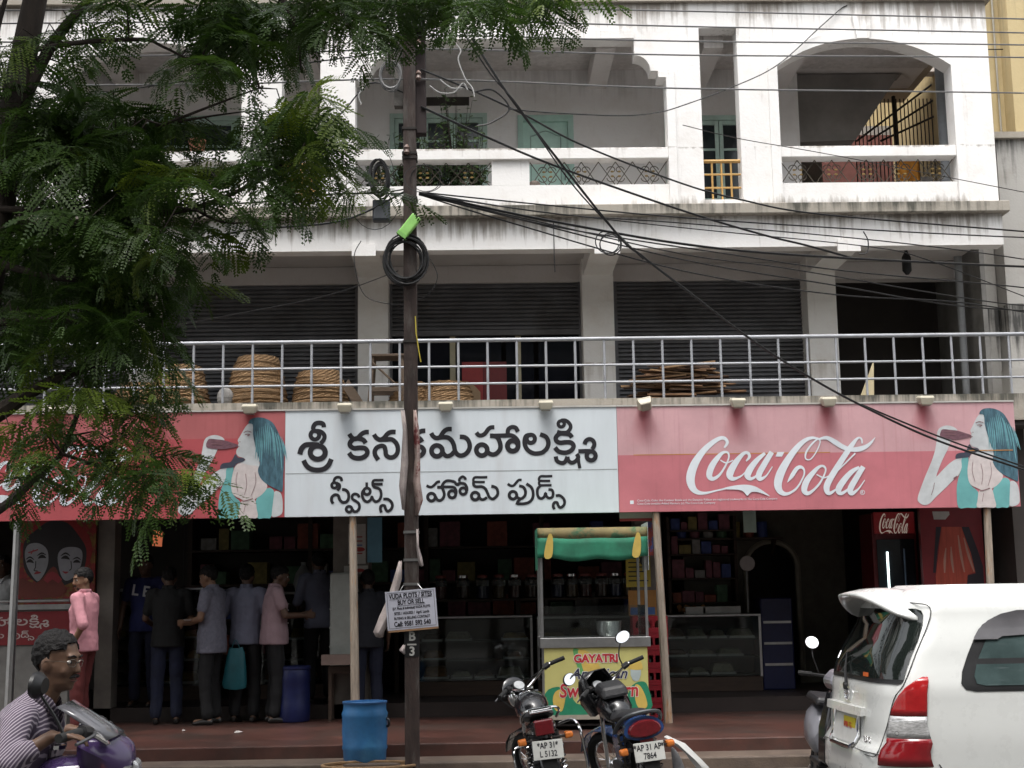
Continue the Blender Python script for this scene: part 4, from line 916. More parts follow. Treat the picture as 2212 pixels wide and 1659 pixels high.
ptext('Sweet Corn',.52,.35,.2,mat('txt_red',(.40,.02,.03),.5),.004,.1,.86)
# glass case
zg=1.57
M_ctg=mat('cart_glass',(.72,.78,.76),.05,trans=1.,var=0)
for (a_,b_,c_,d_) in ((ca+.03,cb-.03,y0+.03,y0+.036),(ca+.024,ca+.03,y0+.036,y1-.05),(cb-.03,cb-.024,y0+.036,y1-.05)): MB().box(a_,b_,c_,d_,zc1+.001,zg).build('glass_pane',M_ctg,CT)
po=None
zcan=P(1200,1140,y0).z
for x in (ca+.01,cb-.015):
    for yy in (y0+.015,y1-.03): MB().box(x-.014,x+.014,yy-.014,yy+.014,zc1+.001,zcan-.1).build('canopy_post',steel,CT)
zb0=P(1250,1205,y0).z; zb1=P(1250,1140,y0).z
MB().box(ca-.02,cb-.0,y0+.04,y1,zb1-.02,zb1).build('canopy_roof',mat('canopy_roof',(.12,.2,.12),.6),CT)
rows=[]
for j in range(7):
    v=j/6; z=zb1+.0+(zb0-zb1)*v
    rows.append([(ca-.03+(cw+.05)*i/16,y0-.02-.022*v-.014*math.sin(i*1.7+v*2)*v-.006*math.sin(i*3.1),z+.014*math.sin(i*.9)*v-.03*v*math.sin(math.pi*i/16)) for i in range(17)])
cn=MB().grid(rows[2:]).build('canopy_valance',mat('canopy_green',(.018,.15,.085),.8,var=.35,scale=5,bump=.5,bscale=7),CT,smooth=True,solid=.003)
MB().grid(rows[:3]).build('canopy_header',mat('canopy_header',(.20,.16,.075),.85,var=.4,scale=4,col2=(.05,.12,.06),thr=(.5,.58),bump=.5,bscale=7),CT,smooth=True,solid=.003)
rows=[[(ca-.03,y0-.04+yy,z) for yy in (0,.3,.6)] for z in (zb1,zb0-.12)]
MB().grid(rows).build('canopy_side',mat('canopy_green',(.018,.15,.085),.5),CT,solid=.003)
rows=[[(cb+.02,y0-.04+yy,z) for yy in (0,.3,.6)] for z in (zb1+.05,zb0-.14)]
MB().grid(rows).build('canopy_side',mat('canopy_torn_white',(.42,.44,.42),.6),CT,solid=.003)
for cx_ in (.09,.88):
    m=MB(); f=lambda u,v,h: (ca-.03+(cw+.05)*u,y0-.062-h,zb0+v*(zb1-zb0))
    shape(m,[(cx_-.03,.05),(cx_+.01,.75),(cx_+.05,.7),(cx_+.04,.05)],f,4,dy=.002); m.build('canopy_corn_print',mat('pr_corn_cob',CORN,.45),cn)
# corn heap, pot in glass case
tag(MB().lathe([(.10,0),(.13,.05),(.14,.16),(.145,.165)],(ca+.75,y0+.3,zc1+.001),16).build('steel_pot',steel,smooth=True),'steel pot standing inside the corn cart glass case','pot')
# red crates stacked behind the cart
M_crate=mat('crate_red',(.22,.012,.02),.4,var=.2)
crx=P(1412,1450,16.1).x
for k in range(6):
    z=.272+k*.195; 
    t=thing('bottle_crate',(crx,16.1,z),'red plastic bottle crate in the stack beside the corn cart','crate','red crates stacked by the cart')
    m=MB(); x0_,x1_=crx-.24,crx+.16; ya,yb=15.95,16.25
    m.box(x0_,x1_,ya,yb,z,z+.02); m.box(x0_,x1_,ya,ya+.02,z+.021,z+.06); m.box(x0_,x1_,ya,ya+.02,z+.14,z+.19); m.box(x0_,x1_,yb-.02,yb,z+.021,z+.19); m.box(x0_,x0_+.02,ya+.021,yb-.021,z+.021,z+.19); m.box(x1_-.02,x1_,ya+.021,yb-.021,z+.021,z+.19)
    for i in range(6): xx=x0_+.01+i*(x1_-x0_-.03)/5; m.box(xx-.01,xx+.014,ya,ya+.02,z+.061,z+.139)
    m.build('crate_shell',M_crate,t)
    for i in range(3): MB().lathe([(.03,.021),(.03,.1),(.012,.14),(.012,.17)],(crx-.16+i*.11,16.1,z),8).build('bottle',mat('bottle_brown',(.04,.015,.01),.15),t,smooth=True)
# steel table scale and lollipop fan on the right counter
q=P(1540,1290,18.3); CZ=P(1540,1332,YC).z+.03
sc_=thing('weighing_scale',(q.x,18.3,CZ),'white weighing scale with raised round display on the right counter','scale')
MB().box(q.x-.16,q.x+.1,18.2,18.45,CZ+.001,CZ+.1).build('base',mat('scale_white',(.34,.34,.33),.4),sc_,bevel=.01)
MB().tube([(P(1615,1280,18.3).x,18.3,CZ+.001),(P(1613,1230,18.3).x,18.3,2.0)],.012,6).build('display_pole',steel,sc_)
MB().lathe([(.1,0),(.1,.03)],(P(1613,1222,18.3).x,18.28,2.07),16,(0,-1,0)).build('display',mat('scale_disp',(.36,.33,.32),.4),sc_)
for i,(px,py,lb) in enumerate(((1500,1295,'white box on the right sweet counter'),(1575,1292,'pale carton beside the weighing scale'))):
    q=P(px,py,18.3)
    tag(MB().box(q.x-.13,q.x+.13,18.2,18.4,CZ+.001,CZ+.1).build('white_box',mat('carton_white',(.34,.34,.33),.6),bevel=.005),lb,'box')
q=P(1615,1128,16.2)
tag(MB().box(q.x-.05,q.x+.1,16.2,16.21,q.z-.12,q.z+.2).build('hanging_packet',mat('pkt_mint',(.28,.36,.31),.4)),'pale mint packet hanging under the faded sign','packet')
q=P(690,1240,17.5)
tag(MB().lathe([(.10,0),(.13,.10),(.10,.24),(.03,.34),(.035,.38)],(P(655,1270,18.3).x,18.3,P(640,1283,YC).z+.031),14).build('plastic_bag',mat('bag_white',(.36,.38,.38),.3,trans=.3),smooth=True),'tied white plastic bag on the counter by the pale blue shirt','bag')

# rack of bright packets and a blue freezer on the right side of the shop
xa_,xb_=P(1440,1200,19.2).x,P(1590,1200,19.2).x
rk=thing('packet_rack',((xa_+xb_)/2,19.2,FL),'glass fronted rack of bright packets behind the right sweet counter','rack')
for k in range(4): MB().box(xa_,xb_,19.1,19.45,1.55+k*.33,1.57+k*.33).build('shelf',M_wood,rk)
for x in (xa_+.02,xb_-.02): MB().box(x-.02,x+.02,19.1,19.45,FL+.001,2.75).build('upright',M_wood,rk)
r_=random.Random(41)
for k in range(4):
    x=xa_+.06
    while x<xb_-.16:
        w=.08+r_.random()*.1; h=.1+r_.random()*.16
        tag(MB().box(x,x+w,19.15,19.35,1.571+k*.33,1.571+k*.33+h).build('packet',r_.choice(pk),bevel=.006),'bright packet on the rack behind the right sweet counter','packet','packets on the right rack')
        x+=w+.015
xc=P(1672,1350,18.3).x
FZ=thing('blue_freezer',(xc,18.4,FL),'dark blue freezer cabinet beside the right sweet counter','freezer')
M_fz=mat('freezer_blue',(.008,.011,.055),.4,var=.2)
MB().box(xc-.2,xc+.22,18.15,18.7,FL+.001,1.62).build('cabinet',M_fz,FZ,bevel=.02)
for k in range(3): MB().box(xc-.17,xc+.19,18.13,18.149,.75+k*.27,.78+k*.27).build('trim_strip',steel,FZ)
for i,(px,w_) in enumerate(((1478,.2),(1510,.16))):
    q=P(px,1285,18.35); m=MB(); rr_=random.Random(i)
    for k in range(16): m.ball((q.x+rr_.uniform(-w_,w_)*.6,18.35+rr_.uniform(-.08,.08),CZ+.03+rr_.random()*.07),(.035,.035,.03),8,6)
    tag(m.build('laddu_heap',M_sweet[0],smooth=True),('larger' if i==0 else 'smaller')+' heap of round orange sweets on the right counter','sweets')['kind']='stuff'
# ================================================================ tree
M_bark=mat('bark',(.035,.026,.02),.9,var=.4,scale=9,stretch=(2,2,.6),bump=.8,bscale=25)
def leaf_mat(name,col,tr):
    m=bpy.data.materials.new(name); m.use_nodes=True; nt=m.node_tree; L=nt.links
    b=nt.nodes['Principled BSDF']; out=nt.nodes['Material Output']
    oi=nd(nt,'ShaderNodeObjectInfo'); g=nd(nt,'ShaderNodeNewGeometry'); n=nd(nt,'ShaderNodeTexNoise',Scale=14.,Detail=3.); L.new(g.outputs['Position'],n.inputs['Vector'])
    ad=nd(nt,'ShaderNodeMath',operation='ADD'); L.new(oi.outputs['Random'],ad.inputs[0]); L.new(n.outputs[0],ad.inputs[1])
    cr=nd(nt,'ShaderNodeValToRGB'); L.new(ad.outputs[0],cr.inputs[0])
    e=cr.color_ramp.elements; e[0].position=.35; e[0].color=(col[0]*.55,col[1]*.6,col[2]*.6,1); e[1].position=1.35 if False else 1.; e[1].color=(col[0]*1.5,col[1]*1.35,col[2],1)
    L.new(cr.outputs[0],b.inputs['Base Color']); b.inputs['Roughness'].default_value=.5
    t=nd(nt,'ShaderNodeBsdfTranslucent'); L.new(cr.outputs[0],t.inputs[0])
    mx=nd(nt,'ShaderNodeMixShader'); mx.inputs[0].default_value=tr; L.new(b.outputs[0],mx.inputs[1]); L.new(t.outputs[0],mx.inputs[2]); L.new(mx.outputs[0],out.inputs[0])
    return m
M_leaf1=leaf_mat('feathery_leaf',(.036,.078,.013),.40)
M_leaf2=leaf_mat('young_leaf',(.095,.15,.022),.45)
def frond_mesh(seed,L=.28,npin=7):
    r_=random.Random(seed); m=MB()
    droop=.25+r_.random()*.6; tw=r_.uniform(-.5,.5)
    def rach(t): return Vector((L*t*(1-.18*droop*t),.05*L*math.sin(t*3+seed)*tw*2,-L*droop*t*t*.7))
    m.tube([rach(i/5) for i in range(6)],[.0032*(1-.14*i) for i in range(6)],3,caps=False)
    for k in range(npin):
        t=.12+.88*k/(npin-1); o=rach(t); tan=(rach(min(1,t+.03))-rach(t-.03)).normalized()
        ln=.45*L*(math.sin(math.pi*(.28+.60*t)))*(.75+.5*r_.random())
        for sgn in(-1,1):
            if r_.random()<.07: continue
            ang=R_(60-24*t+r_.uniform(-12,12)); side=Vector((0,sgn,r_.uniform(-.25,.25))).normalized(); d=(tan*math.cos(ang)+side*math.sin(ang)).normalized()
            dr=.15+.55*r_.random()
            if k==npin-1 and sgn==1: d=tan
            nl=max(4,int(ln/.0145)); rl=r_.uniform(-.5,.5)
            w=d.cross(Vector((0,0,1))).normalized(); w=(w+Vector((0,0,rl))).normalized()
            for j in range(nl):
                u=(j+.55)/nl; c=o+d*ln*u+Vector((0,0,-dr*ln*u*u*.7))
                ll=.027*math.sin(math.pi*(.22+.70*u))+.006
                for s2 in(-1,1):
                    dv=(w*s2+d*.5+Vector((0,0,r_.uniform(-.25,.1)))).normalized(); tip=c+dv*ll*r_.uniform(.8,1.15); mid=c+dv*ll*.5; e=d*.0095
                    m.add([c,mid-e,tip,mid+e],[(0,1,2,3)])
    return m
FRV=[]
for i in range(9): FRV.append(frond_mesh(i,.31+.045*(i%4),6+i%3))
def to_mesh(mb,name,mt):
    me=bpy.data.meshes.new(name); me.from_pydata(mb.v,[],mb.f); me.update(); me.materials.append(mt); return me
FM1=[to_mesh(f,'frond',M_leaf1) for f in FRV]; FM2=[to_mesh(f,'frond',M_leaf2) for f in FRV]
TB=P(-150,1300,9.6); TREE=thing('feathery_tree',(TB.x,9.6,ROAD),'dark feathery leaved street tree hanging over the shop front','tree')
def lim(pts,r0,r1,Y,name='limb'):
    q=[P(x,y,Yy) for (x,y,Yy) in [(p[0],p[1],p[2] if len(p)>2 else Y) for p in pts]]
    q=[Vector(v) for v in cat_rom(q,4)]
    n=len(q); MB().tube(q,[r0+(r1-r0)*i/(n-1) for i in range(n)],8).build(name,M_bark,TREE,smooth=True); return q
SK=[]
base=Vector((TB.x-.15,9.6,ROAD-.05))
tr=[base,Vector((TB.x-.1,9.6,1.2)),Vector(P(-110,1000,9.6)),Vector(P(-60,760,9.6)),Vector(P(-10,480,9.6)),Vector(P(18,300,9.6)),Vector(P(48,140,9.6)),Vector(P(80,-20,9.6)),Vector(P(120,-200,9.6))]
q=[Vector(v) for v in cat_rom(tr,4)]; n=len(q)
MB().tube(q,[.17-.10*i/(n-1) for i in range(n)],12).build('trunk',M_bark,TREE,smooth=True); SK+=q
LIMBS=[([(20,300),(60,200),(110,100),(165,30),(230,-40)],.055,.03,9.6),([(-60,600),(0,500),(180,490,9.4),(300,467,9.2),(417,450,9.1),(520,410,9.0),(593,367,9.0)],.04,.01,9.5),
 ([(-40,450),(100,455),(200,450,9.3),(330,420,9.1)],.03,.008,9.5),([(60,110),(170,92,9.3),(307,85,9.2),(350,100,9.1),(430,140,9.1)],.022,.006,9.5),
 ([(230,-40),(420,-30,9.3),(600,-20,9.1),(800,-20,9),(1000,-30,9),(1230,-40,9)],.05,.012,9.5),([(600,-20),(640,60),(650,150)],.02,.006,9.1),
 ([(-100,1150),(0,1100),(83,1027),(133,980),(165,900),(190,835)],.035,.012,9.2),([(-120,960),(0,890),(60,850),(120,820),(220,780),(300,740)],.075,.012,9.4),
 ([(133,980),(200,1003),(277,1033),(340,1058),(420,1070)],.013,.005,9.1),([(83,1027),(150,1060),(230,1090)],.012,.005,9.1),
 ([(-20,380),(100,330),(220,300),(350,270),(460,250)],.03,.007,9.4),([(-30,560),(120,600),(260,600),(400,580)],.03,.006,9.3),([(-30,700),(100,690),(240,700),(350,690)],.03,.006,9.3),([(590,367),(650,330),(690,300)],.01,.005,9.0),([(417,450),(480,480),(560,480)],.01,.005,9.0),([(-20,140),(-5,60),(20,-30)],.03,.015,9.7),([(350,270),(480,220,9.1),(560,190,9)],.012,.005,9.1)]
for pts,r0,r1,Y in LIMBS: SK+=lim(pts,r0,r1,Y)
# foliage tips: (x,y,spread x,spread y,number of tips,mean Y,young share)
ZONES=[(450,40,70,40,8,9.3,.0),(560,40,90,50,12,9.2,.0),(660,30,90,40,11,9.1,.05),(760,30,70,35,9,9.1,.05),(850,15,50,30,6,9.1,.05),(455,150,40,70,10,9.2,.0),(515,110,45,45,6,9.2,.0),(590,110,40,50,6,9.1,.0),(230,25,60,25,4,9.4,.3),(150,110,60,50,7,9.5,.1),(20,60,30,50,3,9.7,.0),
 (960,-10,70,25,8,9.1,.1),(1050,40,50,40,9,9.0,.0),(1140,-5,45,30,6,9.0,.15),(1190,0,25,20,2,9.0,.2),
 (50,240,55,60,8,9.6,.0),(130,270,75,70,14,9.5,.0),(230,320,70,65,12,9.4,.03),(90,370,90,80,16,9.6,.0),(210,390,100,80,18,9.4,.0),(300,380,60,60,9,9.2,.05),(40,480,60,70,10,9.6,.0),(160,480,100,60,13,9.4,.05),(395,285,40,30,4,9.2,.15),(430,370,50,25,4,9.1,.7),
 (660,230,30,22,3,8.9,.8),(615,285,55,35,6,8.9,.25),(570,310,30,30,3,9.0,.1),(700,300,45,40,5,8.9,.2),(640,365,80,40,8,8.9,.05),(700,390,45,40,5,8.9,.05),(575,400,40,40,4,9.0,.1),(765,425,15,25,2,8.9,.0),
 (400,470,50,35,5,9.1,.1),(460,500,50,30,5,9.1,.1),(330,470,40,30,4,9.2,.2),(350,520,50,40,5,9.1,.1),
 (60,560,70,60,10,9.6,.05),(180,570,90,60,12,9.4,.05),(300,590,70,50,9,9.2,.1),(380,590,40,40,4,9.1,.1),(60,660,80,60,10,9.6,.0),(180,660,90,60,11,9.4,.03),(290,680,60,50,7,9.2,.05),(355,650,30,40,3,9.2,.1),(60,740,60,50,7,9.6,.1),(190,740,80,40,7,9.3,.1),(290,760,50,40,5,9.2,.05),(330,805,35,30,3,9.2,.1),(120,790,60,30,3,9.4,.5),
 (250,880,60,30,4,9.1,.8),(150,900,70,40,4,9.2,.8),(90,950,70,40,4,9.2,.5),(230,950,70,40,4,9.1,.6),(50,1010,50,40,3,9.3,.4),(180,1030,80,40,5,9.1,.35),(350,1020,60,25,4,9.0,.6),(385,1055,35,22,3,9.0,.4),(80,1090,25,20,2,9.3,.4)]
r_=random.Random(21); tips=[]; sk=np.array([tuple(v) for v in SK])
for (x,y,sx,sy,n,Y,yg) in ZONES:
    for i in range(max(1,int(n*(.54 if y<860 else .7)))):
        px,py=x+r_.gauss(0,.55)*sx,y+r_.gauss(0,.55)*sy
        tips.append((P(px,py-30-(.03*max(0,py-850)),Y+r_.gauss(0,.35)),yg,py))
tw=MB(); FR_=[]
for tp,yg,py in tips:
    d=((sk-np.array(tuple(tp)))**2).sum(1); j=int(d.argmin()); s=Vector(sk[j]); mid=(s+tp)/2+Vector((r_.uniform(-.05,.05),r_.uniform(-.05,.05),.06+r_.uniform(0,.08)))
    tw.tube([s,mid,tp],[.0075,.005,.003],4,caps=False)
    ya=r_.random()*6.28
    for k in range(r_.choice((4,4,5,5))):
        a=ya+k*1.35+r_.uniform(-.4,.4)
        FR_.append((tp,a,r_.uniform(-.25,.8),r_.uniform(-.7,.7),.75+r_.random()*.6,r_.random()<yg))
tw.build('twigs',M_bark,TREE)['kind']='stuff'
OV=[]
print('fronds',len(FR_))
offT=OFF[TREE]
r_.shuffle(FR_); FR_+=OV
rest=MB(); rest_v=[]
def fmx(f):
    tp,a,pit,rol,sc,yg=f
    return Matrix.Translation(tp-offT)@Matrix.Rotation(a,4,'Z')@Matrix.Rotation(pit,4,'Y')@Matrix.Rotation(rol,4,'X')@Matrix.Scale(sc,4)
for i,f in enumerate(FR_[:300]):
    o=bpy.data.objects.new('frond',(FM2 if f[5] else FM1)[i%9]); COL.objects.link(o); o.parent=TREE; o.matrix_local=fmx(f)
arr=[np.array(f.v) for f in FRV]; VV=[];FF=[];MM=[];b=0
for i,f in enumerate(FR_[300:]):
    Mx=np.array(fmx(f)); a=arr[i%9]; VV.append(a@Mx[:3,:3].T+Mx[:3,3]); FF+=[tuple(k+b for k in g) for g in FRV[i%9].f]; MM+=[1 if f[5] else 0]*len(FRV[i%9].f); b+=len(a)
if VV:
    me=bpy.data.meshes.new('foliage'); me.from_pydata(np.concatenate(VV).tolist(),[],FF); me.update(); me.materials.append(M_leaf1); me.materials.append(M_leaf2)
    me.polygons.foreach_set('material_index',MM)
    o=bpy.data.objects.new('foliage',me); COL.objects.link(o); o.parent=TREE; o['kind']='stuff'

# unseen trees added on the camera's side to shade the shop, and for reflections
M_sl=leaf_mat('shade_crown_leaf',(.02,.045,.012),.2)
r_=random.Random(77); m=MB()
for i in range(5200):
    while True:
        p=Vector((r_.uniform(-1,1),r_.uniform(-1,1),r_.uniform(-1,1)))
        if .2<p.length<1: break
    c=Vector((p.x*3.6,p.y*2.8,p.z*2.3)); a=Vector((r_.uniform(-1,1),r_.uniform(-1,1),r_.uniform(-.6,.6))).normalized(); b=a.orthogonal().normalized()
    s=.10+.12*r_.random(); m.add([c-a*s,c+b*s*.5,c+a*s,c-b*s*.5],[(0,1,2,3)])
cm=to_mesh(m,'crown',M_sl)
for i,(x,y,lb) in enumerate(((-6.2,-1.2,'unseen shade tree added behind the viewer across from the tea stall'),(.3,-3.2,'unseen shade tree added behind the viewer across from the white board'),(6.6,-1.0,'unseen shade tree added behind the viewer across from the white van'),(-13,-1.,'unseen shade tree added further along the far kerb by the tea stall end'),(13,-1.5,'unseen shade tree added further along the far kerb by the van end'))):
    t=thing('added_shade_tree',(x,y,ROAD),lb,'tree','added shade trees along the far kerb')
    MB().tube([(x,y,ROAD),(x+.1,y,2),(x-.1,y,4),(x,y,7)],[.16,.13,.11,.05],8).build('trunk',M_bark,t,smooth=True)
    o=bpy.data.objects.new('crown',cm); COL.objects.link(o); o.parent=t; o.location=(0,0,7.9); o.scale=(1.25,1.25,1.25); o.rotation_euler=(0,0,i*1.3); o['kind']='stuff'; KIDS.setdefault(t,[]).append(o)

for i,(x,y,z,sc) in enumerate(((-6.4,8.6,10.2,1.),(-3.0,8.0,10.6,.9),(-9.8,9.5,10.0,1.))):   # the crown goes on above the picture, added to shade the shop
    o=bpy.data.objects.new('crown',cm); COL.objects.link(o); o.parent=TREE; o.location=Vector((x,y,z))-offT; o.rotation_euler=(0,0,i*2.1); o.scale=(sc,sc,sc); o['kind']='stuff'
# ================================================================ utility pole
M_rust=mat('rusty_pole',(.045,.03,.026),.8,.1,var=.5,scale=5,stretch=(3,3,.7),bump=.4,bscale=30,col2=(.085,.075,.068),thr=(.5,.66))
M_pconc=mat('old_concrete',(.15,.14,.13),.85,var=.3,scale=6,bump=.4)
YP_=13.2
pt=P(884,0,YP_); pb=P(891,1659,YP_)
dxz=(pb.x-pt.x)/(pb.z-pt.z)
pxx=lambda z: pt.x+(z-pt.z)*dxz
zt=pt.z+.6
POLE=thing('utility_pole',(pxx(ROAD),YP_,ROAD),'rust brown utility pole in front of the white board, painted B over 3','pole')
def pole_seg(z0,z1,hw,name,mt,dx=0,hy=.075,dy=0):
    m=MB(); a,b=pxx(z0)+dx,pxx(z1)+dx
    m.loft([[(a-hw,YP_-hy+dy,z0),(a+hw,YP_-hy+dy,z0),(a+hw,YP_+hy+dy,z0),(a-hw,YP_+hy+dy,z0)],[(b-hw*.93,YP_-hy+dy,z1),(b+hw*.93,YP_-hy+dy,z1),(b+hw*.93,YP_+hy+dy,z1),(b-hw*.93,YP_+hy+dy,z1)]])
    return m.build(name,mt,POLE,bevel=.008)
pole_seg(ROAD-.3,zt,.066,'shaft',M_rust)
z1=P(885,70,YP_).z; z0=P(895,290,YP_).z
pole_seg(z0,z1,.055,'bolted_channel',mat('black_channel',(.03,.02,.02),.8),dx=.11,hy=.06,dy=.03)
pole_seg(P(870,230,YP_).z,z1,.05,'cable_channel',M_pconc,dx=-.105,hy=.05,dy=.04)
a=P(863,45,YP_); b=P(917,72,YP_)
MB().box(a.x,b.x,YP_-.16,YP_+.12,b.z,a.z+.06).build('top_bracket_box',black,POLE,bevel=.01)
for py in (282,335,345,432,604,740,1150,1210,1262):
    z=P(885,py,YP_).z; x=pxx(z)
    MB().box(x-.074,x+.074,YP_-.083,YP_+.083,z-.012,z+.012).build('clamp_band',M_iron if py<800 else steel,POLE)
za,zb=P(890,1362,YP_).z,P(890,1418,YP_).z
x=pxx(za)
MB().box(x-.068,x+.07,YP_-.080,YP_-.0765,zb,za+.1).build('black_number_patch',black,POLE)
wn=mat('number_white',(.5,.49,.46),.7)
zc=(P(888,1376,YP_).z,P(888,1407,YP_).z)
text_mesh('pole_number','B',.115,wn,POLE,Matrix.Translation((x+.005,YP_-.083,zc[0]+.005))@FACE,bold=.003)
text_mesh('pole_number','3',.115,wn,POLE,Matrix.Translation((x+.005,YP_-.083,zc[1]))@FACE,bold=.003)
zl=(zc[0]+zc[1])/2-.002
MB().box(x-.04,x+.045,YP_-.0845,YP_-.0815,zl-.006,zl+.008).build('number_bar',wn,POLE)
# insulators
for py,px in ((171,905),(105,905),(330,880)):
    q=P(px,py,YP_); MB().lathe([(.012,-.05),(.03,-.03),(.02,0),(.032,.02),(.012,.05)],(q.x,YP_-.1,q.z),10).build('insulator',mat('porcelain',(.18,.12,.1),.25),POLE,smooth=True)
# ---------------- notice board on the pole
q=P(889,1316,YP_-.12); w,h=P(943,1316,YP_-.12).x-P(834,1316,YP_-.12).x,P(889,1270,YP_-.12).z-P(889,1354,YP_-.12).z
NB=thing('property_notice',(q.x,YP_-.12,q.z),'white printed property notice tied crookedly on the pole','notice',rot=(0,R_(-4.2),0),local=True)
MB().box(-w/2,w/2,-.006,.012,-h/2,h/2).build('board',[mat('notice_paper',(.50,.50,.57),.6,var=.06)][0],NB)
MB().box(-w/2+.005,w/2,-.004,.018,-h/2-.018,-h/2-.0005).build('wood_edge',mat('raw_wood',(.36,.2,.1),.7),NB)
def nt_(s,z,size,b=.0012,al='CENTER',x=0): text_mesh('notice_lettering',s,size,M_ink,NB,Matrix.Translation((x,-.0085,z))@FACE,bold=b*.8,align=al,ext=.0003,sx=.72)
nt_('VUDA PLOTS / SITES',h*.36,.062,.0022); nt_('BUY OR SELL',h*.19,.060,.0018); nt_('(LP. Plots & Individual) VUDA PLOTS',h*.045,.032)
nt_('SITES / HOUSES /  Agril. Lands',-h*.085,.036); nt_('BUYING & SELLING CONTACT',-h*.21,.034); nt_('Cell: 9581 592 540',-h*.36,.062,.0026)
for z,a_,b_ in ((h*.285,-.2,.2),(h*.11,-.13,.13)): MB().box(a_,b_,-.0085,-.0075,z-.0015,z+.0015).build('print_rule',M_ink,NB)
fm=MB()
for (a_,b_,c_,d_) in ((-w/2+.015,w/2-.015,h/2-.018,h/2-.015),(-w/2+.015,w/2-.015,-h/2+.015,-h/2+.018),(-w/2+.015,-w/2+.018,-h/2+.02,h/2-.02),(w/2-.018,w/2-.015,-h/2+.02,h/2-.02)): fm.box(a_,b_,-.0083,-.0074,c_,d_)
fm.build('print_border',M_ink,NB)
for sx in (-.1,.12): MB().tube([(sx,.0,h/2-.01),(sx*.6,.03,h/2+.05)],.003,4).build('tie_wire',steel,NB)
# rolled paper board behind, torn strips
M_pap=mat('dirty_paper',(.42,.36,.34),.75,var=.35,scale=8,bump=.3)
def strip(pts,label,mt=M_pap,Y=YP_-.085,name='torn_paper',cat='paper'):
    rows=[[tuple(P(xa,y,Y-.01*math.sin(i*1.3))),tuple(P((xa+xb)/2,y+2,Y-.035-.02*math.sin(i*2.1))),tuple(P(xb,y,Y+.01*math.cos(i)))] for i,(xa,xb,y) in enumerate(pts)]
    return tag(MB().grid(rows).build(name,mt,None,smooth=True,solid=.002),label,cat)
strip([(862,868,1211),(850,868,1250),(838,858,1290),(820,850,1330),(806,830,1365),(812,828,1376)],'rolled strip of old paper board leaning behind the notice',Y=YP_-.09)
strip([(865,874,885),(870,880,930),(866,882,1000),(862,878,1050),(868,875,1100)],'narrow torn poster strip on the edge of the pole over the letters')
strip([(893,899,885),(893,906,930),(896,908,990),(892,908,1040),(897,914,1080),(896,904,1112)],'torn reddish poster strip curling off the pole over the white board',mat('torn_poster',(.40,.30,.27),.7,var=.5,scale=7,col2=(.16,.03,.03),thr=(.5,.56)))
strip([(899,904,1142),(899,905,1180),(902,912,1205),(906,915,1222)],'small white paper scrap tied to the pole above the notice')
strip([(871,876,1392),(862,875,1404),(870,876,1412)],'tiny white paper scrap beside the painted pole number')
# yellow cord, junction boxes, coils
tag(MB().tube([P(897,683,YP_-.08),P(899,720,YP_-.085),P(905,760,YP_-.085),P(909,782,YP_-.08)],.006,5).build('yellow_rope',mat('cord_yellow',(.5,.4,.05),.6)),'short yellow cord hanging from the pole above the railing','rope')
M_cab=mat('black_cable',(.012,.012,.013),.5); M_grey=mat('grey_cable',(.16,.16,.16),.5)
q=P(824,455,YP_-.02); JB=thing('junction_box',(q.x,YP_-.02,q.z-.1),'dark grey cable junction box hanging beside the pole','junction box')
MB().box(q.x-.085,q.x+.085,YP_-.07,YP_+.04,q.z-.11,q.z+.1).build('housing',mat('jb_grey',(.05,.055,.065),.5),JB,bevel=.012)
MB().box(q.x-.07,q.x+.07,YP_-.078,YP_-.071,q.z-.09,q.z+.03).build('lid',mat('jb_grey2',(.07,.075,.085),.5),JB)
MB().tube([(q.x+.02,YP_-.02,q.z+.1),(q.x+.1,YP_,q.z+.2),(pxx(q.z+.2)-.06,YP_,q.z+.22)],.008,5).build('strap',M_iron,JB)
q=P(883,490,YP_-.13); GB=thing('green_marker_box',q,'bright green plastic box tied at a tilt on the pole','box',rot=(0,R_(38),0),local=True)
MB().box(-.05,.05,-.04,.04,-.12,.13).build('housing',mat('lime_plastic',(.30,.62,.16),.45,var=.2,scale=9),GB,bevel=.012)
MB().box(-.052,.052,-.045,.045,-.125,-.09).build('end_cap',mat('lime_plastic2',(.22,.48,.12),.45),GB)
def coil(cx,cy,rx,ry,n,label,mt=M_cab,Y=YP_-.11,seed=1,r=.0085):
    r_=random.Random(seed); c=P(cx,cy,Y); s=Y/FPX*1.02; m=MB()
    pts=[]
    for k in range(n*26):
        t=k/26; a=t*2*math.pi; w=1+.15*math.sin(t*2.9+seed)+.07*math.sin(t*7.7)
        pts.append((c.x+rx*s*w*math.cos(a)+.012*math.sin(t*3.3),Y+.05*math.sin(t*2.3)*.8-.0,c.z+ry*s*w*math.sin(a)+.012*math.cos(t*4.1)))
    m.tube(pts,r,5)
    return tag(m.build('cable_coil',mt,None,smooth=True),label,'cable coil')
coil(876,562,42,48,11,'thick round coil of black cable strapped on the pole below the green box',seed=2)
coil(820,385,18,38,9,'long bunched loop of black cable above the junction box',seed=5)
coil(843,165,22,30,6,'tangled grey wire coil at the top of the pole',M_grey,seed=7,r=.006)
coil(1315,525,25,24,3,'small loose cable loop hanging on the diagonal cable',Y=14.6,seed=4,r=.007)
coil(915,385,38,30,2,'thin loose wire loop beside the pole by the balcony grille',seed=9,r=.004)
coil(800,395,60,95,1,'large thin slack wire loop beside the pole',seed=11,r=.0035)
